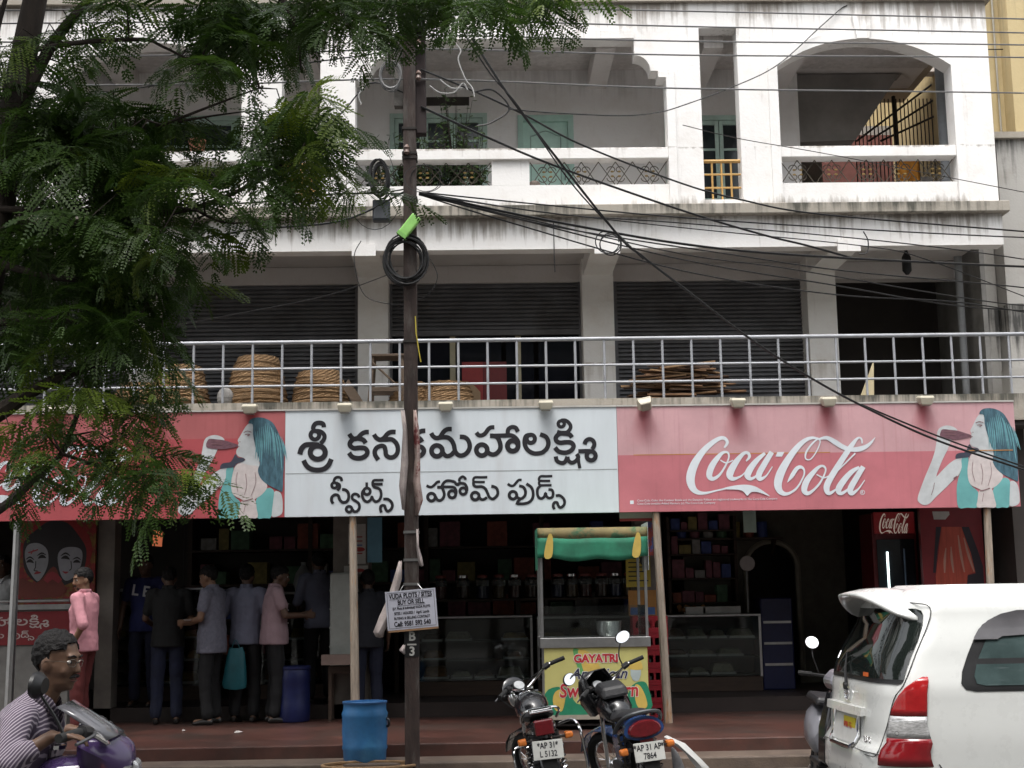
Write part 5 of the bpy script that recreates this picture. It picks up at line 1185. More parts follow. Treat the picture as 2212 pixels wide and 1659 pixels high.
# ---------------- wires
def wire(pts,r,label,grp,mt=M_cab,name='overhead_wire'):
    q=[P(*p) for p in pts]; q=[Vector(v) for v in cat_rom([tuple(v) for v in q],7)]
    return tag(MB().tube(q,r,5).build(name,mt,None,smooth=True),label,'wire',grp)
Y0=13.15
for i,(yl,ym,y1,y2) in enumerate(((18,14,24,41),(46,42,57,71),(86,76,89,97),(118,106,119,124),(181,171,191,201))):
    wire([(-120,yl+6,Y0),(500,yl,Y0),(905,ym,Y0),(1475,y1,13.5),(2212,y2,14.2),(2600,y2+12,14.6)],.0085,'bare overhead power line crossing the top balconies','five overhead power lines',M_grey)
SV=[([(905,415,Y0),(1150,440,13.3),(1475,470,13.8),(1850,495,14.4),(2212,513,15),(2500,520,15.4)],.008),
 ([(905,417,Y0),(964,430,13.2),(1167,473,13.5),(1475,527,14),(1751,553,14.4),(2212,576,15),(2500,585,15.4)],.014),
 ([(905,420,Y0),(1100,468,13.4),(1475,561,13.9),(1801,616,14.4),(2065,660,14.8),(2300,675,15.2)],.008),
 ([(905,420,Y0),(1100,480,13.4),(1475,585,13.9),(1801,636,14.4),(2072,653,14.8),(2300,690,15.2)],.008),
 ([(905,418,Y0),(1200,490,13.5),(1600,553,14.1),(1832,586,14.4),(2162,616,14.9),(2300,632,15.2)],.008),
 ([(905,416,Y0),(1200,462,13.5),(1475,482,13.9),(1900,520,14.5),(2212,560,15),(2400,600,15.3)],.007),
 ([(905,421,Y0),(1160,478,13.4),(1475,549,13.9),(1700,580,14.2),(2060,640,14.8),(2212,660,15),(2400,672,15.3)],.007),
 ([(905,419,Y0),(1150,455,13.4),(1475,492,13.9),(1870,532,14.4),(2000,560,14.7),(2212,640,15)],.006)]
for i,(p,r) in enumerate(SV): wire(p,r,'black service cable fanning out from the pole below the balconies','service cables from the pole')
wire([(1020,83,13.0),(1097,203,13.1),(1204,343,13.3),(1337,510,13.6),(1387,553,13.7),(1475,621,13.8),(1618,730,14.1),(1741,810,14.3),(1861,876,14.5),(2021,950,14.8),(2212,1015,15.1),(2500,1110,15.5)],.013,'heavy black cable running diagonally down across the railing and pink board','diagonal cables over the railing')
wire([(1861,874,14.52),(2021,940,14.85),(2212,1008,15.15),(2500,1100,15.5)],.010,'thinner black cable running beside the heavy diagonal one over the pink board','diagonal cables over the railing')
wire([(995,60,13),(1060,160,13.1),(1120,230,13.1),(1230,390,13.3),(1330,500,13.6),(1390,560,13.7)],.008,'thin cable twisted along the upper diagonal','diagonal cables over the railing')
wire([(909,230,Y0),(1054,297,13.3),(1204,360,13.5),(1475,455,13.9),(1648,507,14.1),(1742,530,14.3),(1850,560,14.6)],.012,'thick cable dropping from the pole across the mint door to the slab','cables across the mint door')
wire([(909,150,Y0),(1024,197,13.2),(1131,247,13.3),(1257,313,13.5),(1475,397,13.9),(1608,433,14.1),(1775,463,14.4),(2212,500,15)],.010,'cable sagging across the mint door above the thick one','cables across the mint door')
wire([(1020,200,13.1),(1065,195,13.1),(1100,235,13.1),(1060,265,13.1),(1030,272,13.1)],.009,'short looped jumper cable between the diagonal cables','cable loops')
wire([(1098,235,13.2),(1180,243,13.5),(1340,250,14.2),(1420,243,14.8),(1475,228,15.2),(1590,185,15.6),(1680,140,15.8),(1770,60,15.85),(1815,20,15.88),(1830,12,15.89)],.007,'crinkled wire running up to the roof above the right arch','crinkled roof wire')
wire([(870,105,Y0),(780,120,Y0),(600,145,Y0),(300,190,Y0),(-100,250,Y0)],.007,'cable running from the pole through the leaves','cables into the tree')
wire([(872,415,Y0),(737,477,13.1),(517,500,13),(200,560,12.8),(-100,590,12.6)],.011,'black cable from the pole passing behind the leaves above the slab','cables into the tree')
wire([(872,418,Y0),(700,420,13.1),(500,440,13),(0,440,12.8)],.009,'black cable from the pole level with the ledge','cables into the tree')
wire([(872,200,Y0),(800,180,Y0),(737,245,13.1),(640,330,13),(560,300,13)],.008,'slack cable from the pole end towards the narrow recess','cables into the tree')
wire([(860,585,Y0),(700,640,13.8),(450,690,14.6),(200,740,15)],.005,'thin wire slanting across the left shutter','thin wires')
wire([(1475,270,14.8),(1600,300,15.2),(1800,335,15.5),(2212,415,15.8)],.005,'thin wire slanting across the right arch parapet','thin wires')
wire([(780,520,13.2),(765,560,13.2),(790,640,13.2),(870,660,13.2)],.0045,'thin wire drooping below the coil on the pole','thin wires')
wire([(930,560,13.2),(945,600,13.2),(920,640,13.2),(870,655,13.2)],.0045,'thin wire looping round below the coil','thin wires')
wire([(1865,500,15.7),(1875,520,15.7),(1873,545,15.7),(1855,548,15.7)],.008,'short dark flex hanging from the slab fascia','thin wires')
wire([(1196,480,15.8),(1197,540,15.8),(1199,588,15.8)],.006,'short wire stub hanging below the slab','thin wires')
for i,pts in enumerate(([(755,120,13),(780,150,13),(775,175,13),(790,180,13),(775,205,13),(780,225,13)],[(985,95,13),(995,110,13),(990,130,13),(1005,170,13),(1020,190,13),(1025,210,13)],[(928,185,13),(950,200,13),(980,200,13),(1000,180,13),(1010,195,13)],[(950,172,13),(975,190,13),(1000,190,13)])):
    wire(pts,.007,'pale curled wire end dangling near the pole top','pale curled wire ends',mat('pale_wire',(.4,.4,.39),.5))
# ================================================================ motorbikes
M_pblack=mat('gloss_black',(.010,.010,.012),.22,coat=.5,var=.1)
M_seat=mat('seat_vinyl',(.014,.014,.016),.5,var=.2,bump=.25,bscale=60)
M_tail=mat('tail_lens',(.13,.008,.012),.18,coat=.4,var=.25,scale=30)
M_amber=mat('amber_lens',(.60,.17,.03),.2,coat=.4,var=.2,scale=30)
M_mir=mat('mirror_glass',(.92,.93,.95),.02,1.,var=0)
M_eng=mat('engine_alloy',(.11,.11,.115),.45,.7,var=.3,scale=20)
M_plate=mat('plate_white',(.55,.55,.52),.5,var=.1)
M_dial=mat('dial_face',(.42,.43,.44),.15,var=.2,scale=20)
def bike(name,loc,head,lean,steer,label,paint,o):
    T=thing(name,loc,label,'motorbike',rot=(0,-lean,head),local=True)
    rx=R_(27); ax=Vector((0,-math.sin(rx),math.cos(rx))); hp=Vector((0,1.0,.86))
    MS=Matrix.Translation(hp)@Matrix.Rotation(steer,4,ax)@Matrix.Translation(-hp)
    MF=MS if not o.get('noface') else Matrix.Translation((0,-.26,0))@MS
    def wheel(c,par,M=None):
        m=MB(); pr=[]
        for i in range(28):
            a=i*2*math.pi/28; pr.append((c[0],c[1]+.265*math.cos(a),c[2]+.265*math.sin(a)))
        m.tube(pr,.043,8,closed=True); 
        if M: m.xf(M)
        w=m.build('wheel',rubber,T,smooth=True)
        m=MB(); m.tube([(c[0],c[1]+.228*math.cos(a),c[2]+.228*math.sin(a)) for a in [i*2*math.pi/28 for i in range(28)]],.016,6,closed=True)
        for i in range(18):
            a=i*2*math.pi/18; m.tube([(c[0]+(.03 if i%2 else -.03),c[1]+.03*math.cos(a+.3),c[2]+.03*math.sin(a+.3)),(c[0],c[1]+.22*math.cos(a),c[2]+.22*math.sin(a))],.0025,4)
        m.lathe([(.05,-.05),(.05,.05)],c,12,(1,0,0))
        if M: m.xf(M)
        m.build('rim',chrome,w,smooth=True)
    wheel((0,0,.31),T); wheel((0,1.29,.31),T,MF)
    # frame, engine, exhaust
    m=MB(); m.tube([(0,1.0,.84),(0,.75,.75),(0,.3,.66),(0,-.25,.72)],.022,6); m.tube([(0,1.0,.80),(0,.85,.35),(0,.4,.24),(0,.2,.35)],.02,6)
    for s in(-1,1): m.tube([(s*.09,.25,.35),(s*.09,0,.31)],.02,6)
    m.build('frame',M_iron,T)
    m=MB(); m.box(-.12,.12,.28,.68,.24,.44); m.loft([[(-.08,.45,.44),(.08,.45,.44),(.08,.66,.44),(-.08,.66,.44)],[(-.08,.52,.64),(.08,.52,.64),(.08,.72,.62),(-.08,.72,.62)]]); m.build('engine',M_eng,T,bevel=.02)
    MB().tube([(.07,.7,.5),(.1,.78,.35),(.13,.6,.22),(.15,.2,.22),(.16,-.1,.27),(.165,-.4,.32)],[.02,.02,.022,.035,.042,.038],8).build('exhaust',chrome,T,smooth=True)
    for s in(-1,1):
        hel=[(s*.12+.026*math.cos(a),-.02-.06*(a/50),.36+.32*(a/50)+.026*math.sin(a)*.3) for a in [i*.5 for i in range(100)]]
        hel=[(s*.125+.026*math.cos(a),-.02+.12*(a/50)-.08+.026*math.sin(a),.36+.30*(a/50)) for a in [i*.6 for i in range(84)]]
        MB().tube(hel,.006,4).build('shock_spring',chrome if o.get('chrome') else M_iron,T)
        MB().tube([(s*.125,-.08,.32),(s*.125,.06,.70)],.014,6).build('shock_rod',M_iron,T)
    # tail, seat, tank
    w=.11
    m=MB(); rings=[]
    for (y,hw,z0,z1) in ((-.40,.075,.74,.84),(-.30,.10,.71,.85),(-.05,.12,.68,.82),(.25,.12,.62,.78),(.42,.10,.55,.74)):
        rings.append([(-hw,y,z0),(-hw*1.05,y,(z0+z1)/2),(-hw*.8,y,z1),(hw*.8,y,z1),(hw*1.05,y,(z0+z1)/2),(hw,y,z0)])
    m.loft(rings); m.build('tail_cowl',paint if o.get('tailpaint') else M_pblack,T,smooth=True,sub=1)
    m=MB(); rings=[]
    for (y,hw,z0,z1) in ((-.26,.09,.845,.875),(-.15,.125,.82,.90),(.1,.13,.79,.87),(.25,.125,.77,.83),(.45,.12,.76,.82),(.55,.08,.77,.85)):
        rings.append([(-hw*.9,y,z0),(-hw,y,(z0+z1)/2),(-hw*.7,y,z1),(0,y,z1+.01),(hw*.7,y,z1),(hw,y,(z0+z1)/2),(hw*.9,y,z0)])
    m.loft(rings); m.build('seat',M_seat,T,smooth=True,sub=1)
    m=MB(); rings=[]
    for (y,hw,z0,z1) in ((.50,.07,.74,.85),(.58,.13,.72,.95),(.75,.165,.72,1.0),(.9,.15,.74,.99),(1.0,.08,.78,.93)):
        rings.append([(-hw*.75,y,z0),(-hw,y,(z0+z1)/2),(-hw*.75,y,z1-.04),(0,y,z1),(hw*.75,y,z1-.04),(hw,y,(z0+z1)/2),(hw*.75,y,z0)])
    m.loft(rings); tk_=m.build('fuel_tank',M_pblack if o.get('tankmat') else paint,T,smooth=True,sub=1)
    MB().lathe([(.04,0),(.04,.015)],(0,.72,1.0),12).build('fuel_cap',chrome,tk_)
    if o.get('tankbag'):
        m=MB(); m.loft([[(-.12,.56,.93),(.12,.56,.93),(.13,.9,.98),(-.13,.9,.98)],[(-.1,.6,1.03),(.1,.6,1.03),(.1,.86,1.06),(-.1,.86,1.06)]]); m.build('tank_cover',M_seat,T,bevel=.03)
    for s in(-1,1):
        m=MB(); m.loft([[(s*.10,.02,.46),(s*.10,.36,.46),(s*.10,.40,.70),(s*.10,.0,.70)],[(s*.135,.06,.49),(s*.135,.33,.49),(s*.13,.35,.68),(s*.13,.05,.68)]]); m.build('side_panel',paint,T,bevel=.01)
        MB().tube([(s*.1,.15,.33),(s*.24,.13,.33)],.013,6).build('footrest',rubber,T)
    # rear mudguard, plate, lights
    m=MB(); rows=[]
    for i in range(8):
        a=R_(20+i*16); rows.append([(x_,-.335*math.cos(a)*1.0 if False else .0-.345*math.cos(a-R_(0)),.31+.345*math.sin(a)) for x_ in (-.065,-.03,.03,.065)])
    m.grid(rows); m.build('rear_mudguard',M_pblack,T,solid=.004,smooth=True)
    MB().box(-.055,.055,-.42,-.405,.28,.60).build('mud_flap',rubber,T)
    m=MB()
    if o['tail']=='rect': m.loft([[(-.075,-.40,.72),(.075,-.40,.72),(.075,-.40,.84),(-.075,-.40,.84)],[(-.068,-.435,.725),(.068,-.435,.725),(.068,-.43,.83),(-.068,-.43,.83)]])
    else:
        r0=[(.135*math.cos(a),-.40,.755+.085*math.sin(a) if math.sin(a)>0 else .755+.055*math.sin(a)) for a in [i*math.pi/10 for i in range(20)]]
        r1=[(.12*math.cos(a),-.44,.757+.075*math.sin(a) if math.sin(a)>0 else .757+.045*math.sin(a)) for a in [i*math.pi/10 for i in range(20)]]
        m.loft([r0,r1])
    m.build('tail_light',M_tail,T,bevel=.008)
    if o['tail']!='rect':
        m=MB(); r0=[(.155*math.cos(a),-.385,.755+.105*math.sin(a) if math.sin(a)>0 else .755+.07*math.sin(a)) for a in [i*math.pi/10 for i in range(20)]]
        r1=[(.11*math.cos(a),-.1,.76+.09*math.sin(a) if math.sin(a)>0 else .755+.05*math.sin(a)) for a in [i*math.pi/10 for i in range(20)]]
        m.loft([r0,r1]); m.build('tail_fairing',paint,T,smooth=True)
        m=MB(); m.box(-.05,.05,-.405,-.395,.655,.69); m.build('reflector',M_tail,T)
    pz=.615 if o['tail']=='rect' else .60; tl=o.get('ptilt',0)
    Mp=Matrix.Translation((0,-.43,pz))@Matrix.Rotation(tl,4,'Y')@Matrix.Rotation(R_(-8),4,'X')
    pm=MB(); pm.box(-.115,.115,-.004,.004,-.07,.07); pm.xf(Mp); pl_=pm.build('number_plate',M_plate,T,bevel=.003)
    for k,tx in enumerate(o['plate']): text_mesh('plate_lettering',tx,.062,M_ink,pl_,Mp@Matrix.Translation((0,-.0055,.03-k*.062))@FACE,bold=.0012,sx=.78)
    for s in(-1,1):
        iz=.69 if o['tail']=='rect' else .62
        m=MB(); m.tube([(s*.05,-.36,iz),(s*.15,-.37,iz)],.009,6); m.build('indicator_stalk',M_iron,T)
        MB().loft([[(s*.145,-.33,iz-.03),(s*.215,-.33,iz-.025),(s*.215,-.33,iz+.025),(s*.145,-.33,iz+.03)],[(s*.15,-.395,iz-.024),(s*.21,-.395,iz-.02),(s*.21,-.395,iz+.02),(s*.15,-.395,iz+.024)]]).build('indicator',M_amber,T,bevel=.012)
    # grab rail
    gr=chrome if o.get('chrome') else mat('rail_grey',(.07,.075,.08),.35,.5)
    if o['tail']=='rect': MB().tube(cat_rom([(-.14,.05,.80),(-.15,-.2,.87),(-.11,-.33,.91),(0,-.35,.915),(.11,-.33,.91),(.15,-.2,.87),(.14,.05,.80)],4),.011,6).build('grab_rail',gr,T,smooth=True); MB().box(-.09,.09,-.36,-.18,.885,.90).build('carrier_plate',chrome,T,bevel=.004)
    else: MB().tube(cat_rom([(-.17,-.05,.74),(-.165,-.28,.82),(-.12,-.40,.875),(0,-.42,.89),(.12,-.40,.875),(.165,-.28,.82),(.17,-.05,.74)],4),.017,8).build('grab_rail',gr,T,smooth=True)
    if o.get('guard'):
        MB().tube(cat_rom([(.14,.05,.74),(.25,.0,.76),(.29,-.1,.70),(.30,-.14,.5),(.29,-.16,.36),(.2,-.12,.33)],4),.012,6).build('saree_guard',chrome,T,smooth=True)
        MB().tube(cat_rom([(-.14,.0,.62),(-.23,-.06,.62),(-.25,-.1,.5),(-.23,-.12,.36)],4),.01,6).build('saree_guard',chrome,T,smooth=True)
    # fork, bars, instruments (turned with the steering)
    def S(mb,nm,mt,**k): mb.xf(MS); return mb.build(nm,mt,T,**k)
    for s in(-1,1): MB().tube([(s*.085,1.28,.31),(s*.085,.99,.93 if not o.get('noface') else .86)],.019,8).xf(MF).build('fork_leg',chrome,T,smooth=True)
    m=MB(); m.box(-.11,.11,.95,1.03,.91,.935); S(m,'yoke',M_eng,bevel=.008)
    rows=[]
    for i in range(8):
        a=R_(10+i*20); rows.append([(x_,1.29-.345*math.cos(a),.31+.345*math.sin(a)) for x_ in (-.06,-.03,.03,.06)])
    MB().grid(rows).xf(MF).build('front_mudguard',paint,T,solid=.004,smooth=True)
    bar=cat_rom([(-.36,.80,1.075),(-.24,.86,1.085),(-.13,.93,1.03),(0,.965,.985),(.13,.93,1.03),(.24,.86,1.085),(.36,.80,1.075)],5)
    S(MB().tube(bar,.0115,8),'handlebar',chrome,smooth=True)
    for s in(-1,1):
        S(MB().tube([(s*.385,.79,1.073),(s*.265,.848,1.083)],.0185,10),'grip',rubber,smooth=True)
        S(MB().tube([(s*.255,.853,1.084),(s*.205,.876,1.076)],.026,8),'switch_cluster',black,smooth=True)
        S(MB().tube(cat_rom([(s*.22,.90,1.08),(s*.28,.90,1.07),(s*.40,.855,1.05)],3),.007,5),'lever',M_eng,smooth=True)
        if s in o['mirrors']:
            t=Vector((s*.33,.86,1.30)) if not o.get('lowleft') or s>0 else Vector((s*.36,.88,1.24))
            if o.get('bigmirror'): t=Vector((s*.37,.70,1.27))
            S(MB().tube(cat_rom([(s*.215,.875,1.09),(s*.22,.88,1.17),(s*.27,.87,1.25),tuple(t)] if not o.get('bigmirror') else [(s*.35,.80,1.09),(s*.355,.77,1.15),(s*.365,.72,1.23),tuple(t)],3),.006,6),'mirror_stalk',black,smooth=True)
            n_=(Vector((-s*.18,-1,.10))).normalized(); e1=Vector((1,0,0)); e1=(e1-n_*e1.dot(n_)).normalized(); e2=n_.cross(e1)
            sh=[t+e1*(.075*math.cos(a))+e2*(.05*math.sin(a)) for a in [i*math.pi/9 for i in range(18)]]
            mm=MB(); mm.loft([[q+n_*.004 for q in sh],[q-n_*.01 for q in sh],[t+(q-t)*.6-n_*.035 for q in sh]]); mr=S(mm,'mirror',black,smooth=True)
            sh2=[t+(q-t)*.93+n_*.0055 for q in sh]; mm=MB(); mm.add(sh2,[tuple(range(18))]); mm.xf(MS); mm.build('mirror_glass',M_mir,mr)
    dials=[(-.05,),(.05,)] if o.get('twin') else [(0.,)]
    for (dx,) in dials:
        c=Vector((dx,1.03 if not o.get('noface') else .93,1.03)); n_=Vector((0,-.75,.66))
        d=S(MB().lathe([(.052,-.04),(.056,0),(.05,.006)],c,18,n_),'instrument',black,smooth=True)
        mm=MB(); mm.lathe([(.045,.0065),(.045,.008)],c,18,n_); mm.xf(MS); mm.build('dial',M_dial,d)
    if not o.get('noface'): S(MB().ball((0,1.14,.93),(.085,.07,.085),16,10),'headlight_shell',chrome if o.get('chrome') else M_pblack,smooth=True)
    if o.get('cowl'):
        rings=[]
        for (y,hw,z0,z1) in ((1.26,.07,.84,.98),(1.2,.13,.80,1.06),(1.1,.165,.80,1.16),(1.0,.16,.84,1.16)):
            rings.append([(-hw*.7,y,z0),(-hw,y,(z0+z1)/2),(-hw*.75,y,z1-.03),(0,y,z1),(hw*.75,y,z1-.03),(hw,y,(z0+z1)/2),(hw*.7,y,z0)])
        mm=MB(); mm.loft(rings,caps=False); S(mm,'headlight_cowl',o.get('cowlmat',M_pblack),smooth=True,solid=.006)
    elif not o.get('noface'):
        rows=[[(.13*math.cos(a),1.12+.03*math.sin(a),.99+.12*v*math.sin(a)) for a in [i*math.pi/8 for i in range(9)]] for v in (0,.5,1)]
        S(MB().grid(rows),'visor',M_pblack,solid=.004,smooth=True)
    if not o.get('noface'): m=MB(); m.tube(cat_rom([(.2,.88,1.07),(.15,1.1,1.0),(.05,1.1,.85),(0,.9,.6)],4),.005,4); m.tube(cat_rom([(-.2,.88,1.07),(-.17,1.12,1.0),(-.05,1.1,.8),(0,.9,.6)],4),.005,4); m.xf(MS); m.build('control_cable',black,T)
    MB().tube([(-.1,.35,.3),(-.22,.30,.05 if lean==0 else -.02)],.011,6).build('side_stand',M_iron,T)
    return T
R1=P(1178,1590,10.7)
bike('motorbike',(R1.x+.10,R1.y+.43,ROAD),R_(2),R_(9),R_(36),'black motorbike with chrome grab rail, square tail light and plate L5132',M_pblack,dict(tail='rect',plate=('*AP 31*','L 5132'),mirrors=(),chrome=1,guard=1,ptilt=R_(4)))
R2_=P(1392,1590,10.6)
M_pblue=mat('blue_paint',(.02,.06,.19),.25,coat=.4)
bike('motorbike',(R2_.x+.10,R2_.y+.43,ROAD),R_(5),R_(10),R_(34),'black and blue motorbike with wide red tail light and plate 7864',M_pblue,dict(tail='round',plate=('*AP 31 AP*','7864'),mirrors=(-1,1),cowl=1,tankbag=1,tankmat=1,tailpaint=0,lowleft=1,ptilt=R_(4)))
# sack and umbrella tucked beside the second bike
q=P(1460,1640,10.9)
tag(MB().loft([[tuple(P(1434,1592,10.8)),tuple(P(1440,1588,10.9)),tuple(P(1442,1598,10.85))],[tuple(P(1465,1608,10.9)),tuple(P(1480,1606,11)),tuple(P(1478,1625,10.95))],[tuple(P(1500,1640,10.95)),tuple(P(1515,1640,11)),tuple(P(1505,1660,11))],[tuple(P(1530,1672,11)),tuple(P(1545,1672,11)),tuple(P(1540,1690,11))]]).build('white_plastic_sheet',mat('sheet_white',(.56,.56,.54),.5,var=.1),None,smooth=True),'long white plastic sheet slanting off the second motorbike','sheet')
tag(MB().loft([[tuple(P(1440,1600,10.85)),tuple(P(1462,1612,10.8)),tuple(P(1455,1622,10.9))],[tuple(P(1440,1640,10.85)),tuple(P(1490,1650,10.8)),tuple(P(1470,1660,10.95))],[tuple(P(1445,1700,10.85)),tuple(P(1500,1700,10.8)),tuple(P(1470,1710,10.95))]]).build('grey_bag',mat('bag_grey',(.14,.14,.145),.6,var=.4,scale=12,bump=.5,bscale=20),None,smooth=True,sub=2),'crumpled grey bag hanging at the side of the blue motorbike','bag')
# ================================================================ white van
CAR=thing('white_van',(0,0,ROAD),'white people carrier with rear spoiler and red and clear tail lights','car',local=True)
ca_=R_(.5); fwd=Vector((math.cos(ca_),math.sin(ca_),0)); lat=Vector((-math.sin(ca_),math.cos(ca_),0))
HW=.86
near=P(1942,1600,9.75)     # rear near corner
CAR.location=(near.x-.16+lat.x*HW,near.y+lat.y*HW,ROAD); CAR.rotation_euler=(0,0,ca_)
# local: x forward from the rear, y left(+)/right(-), z up from the road ; near side is y=-
def lerp(tab,z):
    for (a,va),(b,vb) in zip(tab,tab[1:]):
        if z<=b:
            t=(z-a)/(b-a); t=max(0,min(1,t)); t=t*t*(3-2*t); return va+(vb-va)*t
    return tab[-1][1]
def Wd(z): return lerp([(.25,.80),(.45,.862),(.75,.875),(1.05,.865),(1.3,.80),(1.6,.71),(1.72,.655),(1.785,.55)],z)
def Xr(z): return lerp([(.25,.10),(.42,-.02),(.62,-.01),(.70,.045),(1.05,.07),(1.12,.09),(1.64,.30),(1.72,.36),(1.785,.55)],z)
def Xf(z): return lerp([(.25,4.42),(.45,4.5),(.7,4.46),(.92,4.2),(1.0,3.6),(1.12,3.30),(1.6,2.45),(1.72,2.2),(1.785,1.9)],z)
AR_=.30
def Bp(u,z,off=0.):
    """u 0..1 rear centre -> side (near), 1.. forward in metres"""
    W=Wd(z)+off
    if u<=1: ph=u*math.pi/2; return Vector((Xr(z)-off+(AR_+off)*(1-math.cos(ph)),-W*math.sin(ph)**.4 if ph>0 else 0.,z))
    return Vector((Xr(z)+AR_+(u-1),-W,z))
zs=[.25,.3,.36,.42,.5,.56,.62,.66,.70,.76,.84,.92,1.0,1.05,1.12,1.2,1.3,1.4,1.5,1.58,1.64,1.69,1.73,1.76,1.78,1.788]
rings=[]
for z in zs:
    L_=[]; xr,xf=Xr(z),Xf(z); W=Wd(z)
    us=[0,.02,.06,.12,.2,.3,.4,.5,.6,.7,.8,.9,1.]
    half=[Bp(u,z) for u in us]
    xa=xr+AR_; xe=xf-.45
    for k in range(1,15): half.append(Vector((xa+(xe-xa)*k/15,-W,z)))
    for u in us[::-1]:
        ph=u*math.pi/2; half.append(Vector((xf-.45*(1-math.cos(ph)),-W*math.sin(ph)**.5 if ph>0 else 0.,z)))
    other=[Vector((p.x,-p.y,p.z)) for p in half[::-1][1:-1]]
    rings.append(half+other)
M_car=mat('white_car_paint',(.60,.61,.595),.28,coat=.6,var=.03,spec=.4)
m=MB(); m.loft(rings); body=m.build('body',M_car,CAR,smooth=True)
try: body.data.set_sharp_from_angle(angle=R_(60))
except Exception: pass
M_tint=mat('tinted_glass',(.010,.013,.012),.03,spec=.9,var=0)
M_tint2=mat('side_glass_tint',(.05,.075,.075),.04,spec=.9,var=.3,scale=3)
def patch(name,rows,mt,par=CAR,off=.004,n=14,solid=0,smooth=True):
    """rows: (z,u0,u1)"""
    g=[[Bp(a+(b-a)*k/n,z,off) for k in range(n+1)] for z,a,b in rows]
    return MB().grid(g).build(name,mt,par,smooth=smooth,solid=solid)
def mirror_y(o):
    c=bpy.data.objects.new(o.name.split('.')[0],o.data.copy()); COL.objects.link(c); c.data.transform(Matrix.Diagonal((1,-1,1,1))); c.data.flip_normals(); c.parent=o.parent; OFF[c]=Vector((0,0,0)); KIDS.setdefault(o.parent,[]).append(c); return c
# rear screen, full width
def rearpatch(name,rows,mt,off=.004,n=20,par=CAR):
    g=[]
    for z,u in rows: g.append([(lambda p,s:Vector((p.x,s*p.y,p.z)))(Bp(abs(t)*u,z,off),-1 if t<0 else -1 if False else (1 if t<0 else -1)*-1) for t in [-1+2*k/n for k in range(n+1)]])
    return MB().grid(g).build(name,mt,par,smooth=True)
def RP(t,z,off):
    p=Bp(abs(t),z,off); return Vector((p.x,p.y if t>0 else -p.y,p.z))
zr=[1.10,1.13,1.2,1.3,1.4,1.5,1.57,1.605,1.62]; ur=[.60,.66,.70,.71,.71,.70,.68,.64,.55]
ts=[-1+k/14 for k in range(29)]
tt=lambda t,u: math.copysign((abs(t))**1.0,t)*u
m=MB(); m.grid([[RP(tt(t,u),z,.006) for t in ts] for z,u in zip(zr,ur)]); rg=m.build('rear_screen',M_tint,CAR,smooth=True)
m=MB(); m.grid([[RP(tt(t,u),z,.0075) for t in ts] for z,u in ((1.10,.60),(1.115,.64),(1.13,.655))]); m.build('screen_border',black,rg)
# screen sticker
p=RP(.10,1.15,.011); e=RP(.14,1.15,.011)
m=MB(); m.grid([[RP(t,z,.010) for t in (.06,.13)] for z in (1.135,1.165)]); m.build('orange_sticker',mat('sticker_orange',(.5,.1,.02),.5),rg)
# shut line of the tailgate
sl_=[RP(u,z,.003) for z,u in ((.60,.0),(.60,.25),(.62,.40),(.80,.44),(1.0,.54),(1.1,.66),(1.3,.76),(1.6,.78),(1.66,.5),(1.67,0))]
for s in(1,-1): MB().tube([Vector((p.x,s*p.y,p.z)) for p in [Vector(q) for q in cat_rom([tuple(v) for v in sl_],5)]],.004,4).build('tailgate_gap',mat('gap_dark',(.06,.06,.06),.8),CAR)
# tail lamps (near side then mirrored)
M_lred=mat('lamp_red',(.33,.012,.014),.12,coat=.6,var=.25,scale=12); M_lred2=mat('lamp_dark_red',(.20,.006,.010),.12,coat=.6,var=.2,scale=12); M_lclr=mat('lamp_clear',(.50,.50,.50),.15,.35,coat=.7,var=.5,scale=26,stretch=(1,1,4))
lamps=[]
lamps.append(patch('tail_lamp_upper',[(.885,.50,1.0),(.93,.52,1.0),(.98,.56,1.0),(1.03,.62,1.0),(1.08,.70,1.0),(1.12,.80,1.0),(1.15,.92,.995)],M_lred,off=.012,solid=-.006))
lamps.append(patch('tail_lamp_clear',[(.735,.455,1.03),(.77,.46,1.02),(.80,.47,1.01),(.84,.48,1.),(.882,.50,1.0)],M_lclr,off=.012,solid=-.006))
lamps.append(patch('tail_lamp_lower',[(.545,.43,1.10),(.60,.435,1.08),(.65,.44,1.06),(.70,.45,1.04),(.733,.455,1.03)],M_lred2,off=.012,solid=-.006))
for l in lamps: mirror_y(l)
rb=patch('lamp_rib',[(.806,.47,1.01),(.812,.47,1.01)],mat('lamp_rib',(.35,.35,.36),.3),off=.016); mirror_y(rb)
tp=Bp(.80,.765,.02)
MB().tube([Bp(.60+.035*math.cos(a)*.8,.768+.014*math.sin(a),.017) for a in [i*math.pi/6 for i in range(12)]],.002,4,closed=True).build('lamp_mark',black,lamps[1])
# quarter window, visor and further side windows
def spatch(name,rows,mt,off,par=CAR,n=8):
    g=[[Vector((a+(b-a)*k/n,-(Wd(z)+off),z)) for k in range(n+1)] for z,a,b in rows]; return MB().grid(g).build(name,mt,par,smooth=True)
x0=.62
qb=spatch('window_border',[(1.045,x0+.10,1.9),(1.06,x0+.03,1.9),(1.10,x0,1.9),(1.18,x0+.02,1.9),(1.3,x0+.08,1.9),(1.42,x0+.15,1.9),(1.5,x0+.22,1.9),(1.555,x0+.32,1.9),(1.575,x0+.45,1.9)],black,.004); mirror_y(qb)
qw=spatch('quarter_window',[(1.085,x0+.17,1.78),(1.10,x0+.11,1.78),(1.15,x0+.10,1.78),(1.25,x0+.14,1.78),(1.36,x0+.20,1.78),(1.45,x0+.26,1.78),(1.50,x0+.34,1.78),(1.515,x0+.42,1.78)],M_tint2,.008); mirror_y(qw)
